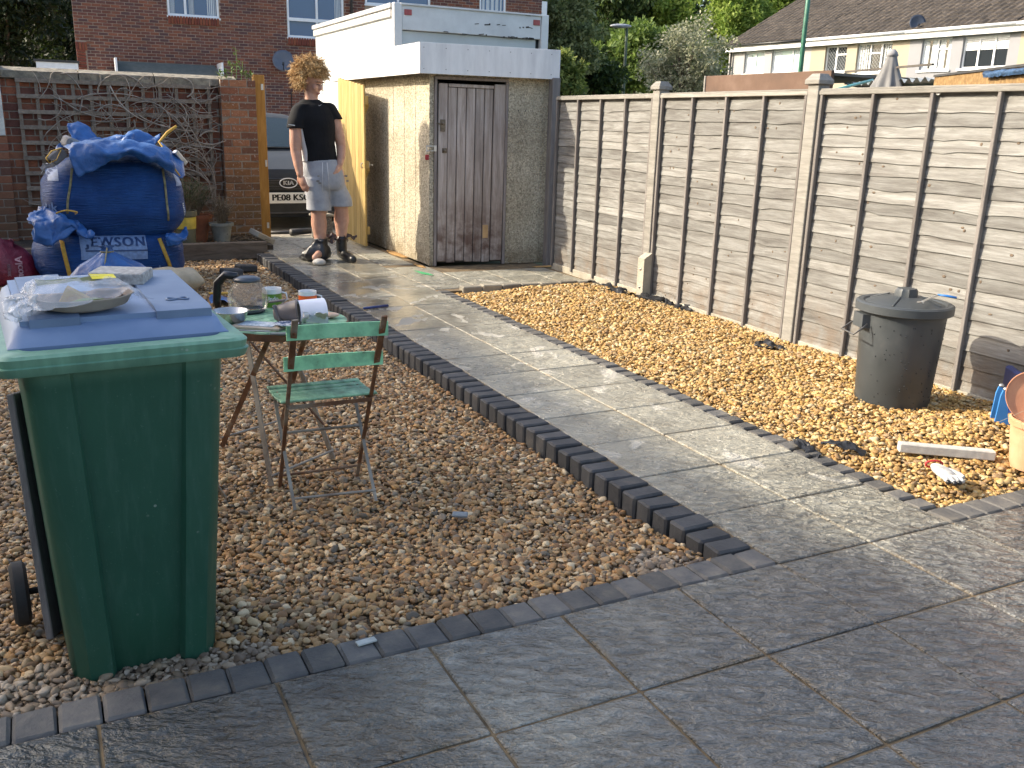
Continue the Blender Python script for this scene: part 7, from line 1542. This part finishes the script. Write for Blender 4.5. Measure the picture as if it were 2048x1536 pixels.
# t-shirt
mSHIRT = M('black_jersey', [(.3, (.005, .0055, .007)), (.7, (.009, .0095, .012))], sc=9, rough=.85, Specular_IOR_Level=.25, bump=.35, bsc=9, bdist=.02)
TR_ = [ring(m_(621, 199, .01), .088, .080, tw=TW), ring(m_(622, 206, .01), .135, .096, tw=TW), ring(m_(623, 214), .185, .115, tw=TW), ring(m_(625, 232), .215, .135, tw=TW), ring(m_(629, 255), .212, .138, tw=TW), ring(m_(633, 280), .190, .128, tw=TW), ring(m_(638, 303), .178, .122, tw=TW), ring(m_(640, 323), .182, .126, tw=TW)]
ts = MB(); SR = smooth_rings(TR_); ts.loft(SR)
ts.loft(smooth_rings([ring(m_(611, 208, .0), .10, .098), ring(m_(605, 213, .0), .098, .098), ring(m_(599, 222, -.005), .092, .095), ring(m_(594, 240, -.015), .098, .098), ring(m_(592, 256, -.02), .100, .098)]))
ts.loft(smooth_rings([ring(m_(643, 205, .01), .09, .095), ring(m_(652, 210, .01), .088, .093), ring(m_(659, 219, .01), .084, .09), ring(m_(667, 232, .005), .084, .085), ring(m_(670, 238, .0), .084, .083)]))
ts.v = [tuple(Vector(v)+mnoise.noise_vector(Vector(v)*7)*.008) for v in ts.v]
to_ = ts.build('t_shirt', mSHIRT, man, smooth=True); remesh(to_, .0085, 3)
def torso_pt(f, th, off):
    i = min(int(f), len(SR)-2); g_ = f-i; n = len(SR[0]); a = (th/(2*math.pi))*n; j = int(a) % n; h = a-int(a)
    p = SR[i][j].lerp(SR[i][(j+1) % n], h).lerp(SR[i+1][j].lerp(SR[i+1][(j+1) % n], h), g_); c = sum((q for q in SR[i]), Vector())/n; d = (p-c); d.z = 0; return p+d.normalized()*off
sp_ = MB(); nr = len(SR)-1
sp_.loft([[torso_pt(nr*(.52+.475*i/14), math.radians(178+(58-10*i/14)*j/10), .0095) for j in range(11)] for i in range(15)], 0, False, wrap=False); sp_.build('side_panel', plain('white_jersey', (.60, .61, .62), .7, .1), to_, smooth=True)
em = MB(); ec = torso_pt(nr*.24, math.radians(298), .010); pts2 = [(-.014, .004), (-.008, -.006), (.016, .012), (-.006, -.001), (-.010, .001)]; rx_ = Vector((math.cos(TW), math.sin(TW), 0)); em.add([ec+rx_*x*1.4+Vector((0, 0, z*1.4)) for x, z in pts2], [(0, 1, 2, 3, 4)]); em.build('tick_emblem', plain('white_tick', (.75, .75, .75)), to_)
cf = MB(); hm = m_(580, 249, -.11); cf.bar(hm+Vector((-.02, -.012, .0)), hm+Vector((.045, -.022, -.008)), .004, .008); cf.build('cuff_print', plain('white_tick2', (.5, .5, .5)), to_)
# shorts
mSHORT = M('grey_jersey', [(0.3, (0.2537, 0.2639, 0.2892)), (0.6, (0.3349, 0.3451, 0.3704)), (0.75, (0.3755, 0.3755, 0.3958))], sc=10, rough=.85, bump=.3, bsc=10, bdist=.02)
sh_ = MB(); sh_.loft(smooth_rings([ring(m_(641, 319), .182, .128, tw=TW), ring(m_(642, 326), .188, .135, tw=TW), ring(m_(645, 345), .215, .155, tw=TW), ring(m_(648, 368), .225, .16, tw=TW), ring(m_(649, 378), .20, .14, tw=TW)]))
sh_.loft(smooth_rings([ring(m_(632, 355, -.01), .125, .135, tw=TW), ring(m_(634, 380, -.01), .130, .135, tw=TW), ring(m_(637, 400, -.015), .130, .135, tw=TW), ring(m_(638, 421, -.015), .132, .135, tw=TW)]))
sh_.loft(smooth_rings([ring(m_(664, 355, .01), .12, .135, tw=TW), ring(m_(672, 378, .015), .122, .135, tw=TW), ring(m_(679, 396, .015), .126, .132, tw=TW), ring(m_(682, 412, .015), .128, .132, tw=TW)]))
sh_.v = [tuple(Vector(v)+mnoise.noise_vector(Vector(v)*6)*.010) for v in sh_.v]
so2 = sh_.build('shorts', mSHORT, man, smooth=True); remesh(so2, .009, 3)
dr = MB()
for px0, px1, py1 in ((645, 645, 383), (654, 659, 398)): dr.tube([m_(px0, 325, -.165), m_((px0+px1)/2, 352, -.185), m_(px1, py1, -.185)], .004, 6)
dr.builds('drawstring', plain('string_grey', (.42, .42, .44)), so2, smooth=True)
b = MB(); 
for px, py, r in ((637, 352, .014), (636, 362, .02), (640, 366, .018), (692, 352, .02), (695, 362, .018)):
    c = m_(px, py, -.16 if px < 660 else -.10); b.sphere(c, (r, .004, r*.5), 8, 5)
b.builds('mud_mark', plain('mud', (.17, .155, .14)), so2)
# foot coverings
bb = MB(); fbx = Vector(gz(632, 522, 0)); c = (m_(641, 500, -.03)); n = 30; rings = []
for f, r, dz in ((0, .11, .0), (.12, .145, .02), (.35, .14, .07), (.6, .115, .12), (.8, .078, .16), (.93, .062, .19), (1, .068, .215)):
    cx = fbx.x+(c.x-fbx.x)*f; cy = fbx.y+.055+(c.y-fbx.y-.055)*f; rings.append([Vector((cx+r*1.05*math.cos(a)*(1+.13*math.sin(5*a+f*4)+.08*math.sin(9*a)), cy+r*1.1*math.sin(a)*(1+.1*math.sin(4*a)), .005+dz*1.1)) for a in [2*math.pi*i/n for i in range(n)]])
bb.loft(rings); bb.v = [tuple(Vector(v)+mnoise.noise_vector(Vector(v)*14)*.022*(1 if v[2] > .03 else .2)) for v in bb.v]; bb.build('plastic_bag', M('black_bag', [(.3, (.010, .010, .012)), (.7, (.025, .026, .03))], sc=10, rough=.28, bump=.6, bsc=30, bdist=.015), man, smooth=True)
tb2 = MB(); tq_ = Vector(gz(640, 528, .02)); tb2.sphere((tq_.x, tq_.y+.035, .034), (.070, .075, .038), 14, 9); tb2.build('toe_cap', plain('dirty_white_sole', (.42, .40, .36)), man, smooth=True)
bt = MB(); limb(bt, [(m_(683, 478, .03), .058), (m_(683, 496, .03), .058), (Vector((f1a.x, f1a.y, .062)), .058)]); limb(bt, [(Vector((f1a.x, f1a.y, .055)), .056), (f1a.lerp(f1b, .5)+Vector((0, 0, .008)), .052), (Vector((f1b.x, f1b.y, .042)), .042)])
bt_o = bt.build('boot', M('rubber_boot', [(.3, (.010, .010, .010)), (.7, (.022, .022, .022))], sc=14, rough=.35), man, smooth=True); remesh(bt_o, .008, 2)
kt = MB(); kc = m_(683, 477, .03)
for a, L in ((.2, .14), (.9, .09), (2.7, .13), (3.3, .10), (5.0, .08), (4.2, .07)): d = Vector((math.cos(a), math.sin(a)*.8, .25*math.sin(a*3))); kt.patch([[kc+d*(.05+L*i/3)+Vector((0, .012*j, .02*j+.02*math.sin(i*2))) for i in range(4)] for j in range(-1, 2)], 6, 8, 0, .02, 30, a)
kt.tube([kc+Vector((.062*math.cos(a), .062*math.sin(a), .004*math.sin(5*a))) for a in [2*math.pi*i/16 for i in range(16)]], .010, 6, closed=True); kt.build('knotted_bag', M('brown_bag', [(.3, (.014, .010, .010)), (.7, (.06, .03, .025))], sc=20, rough=.3), man, smooth=True)
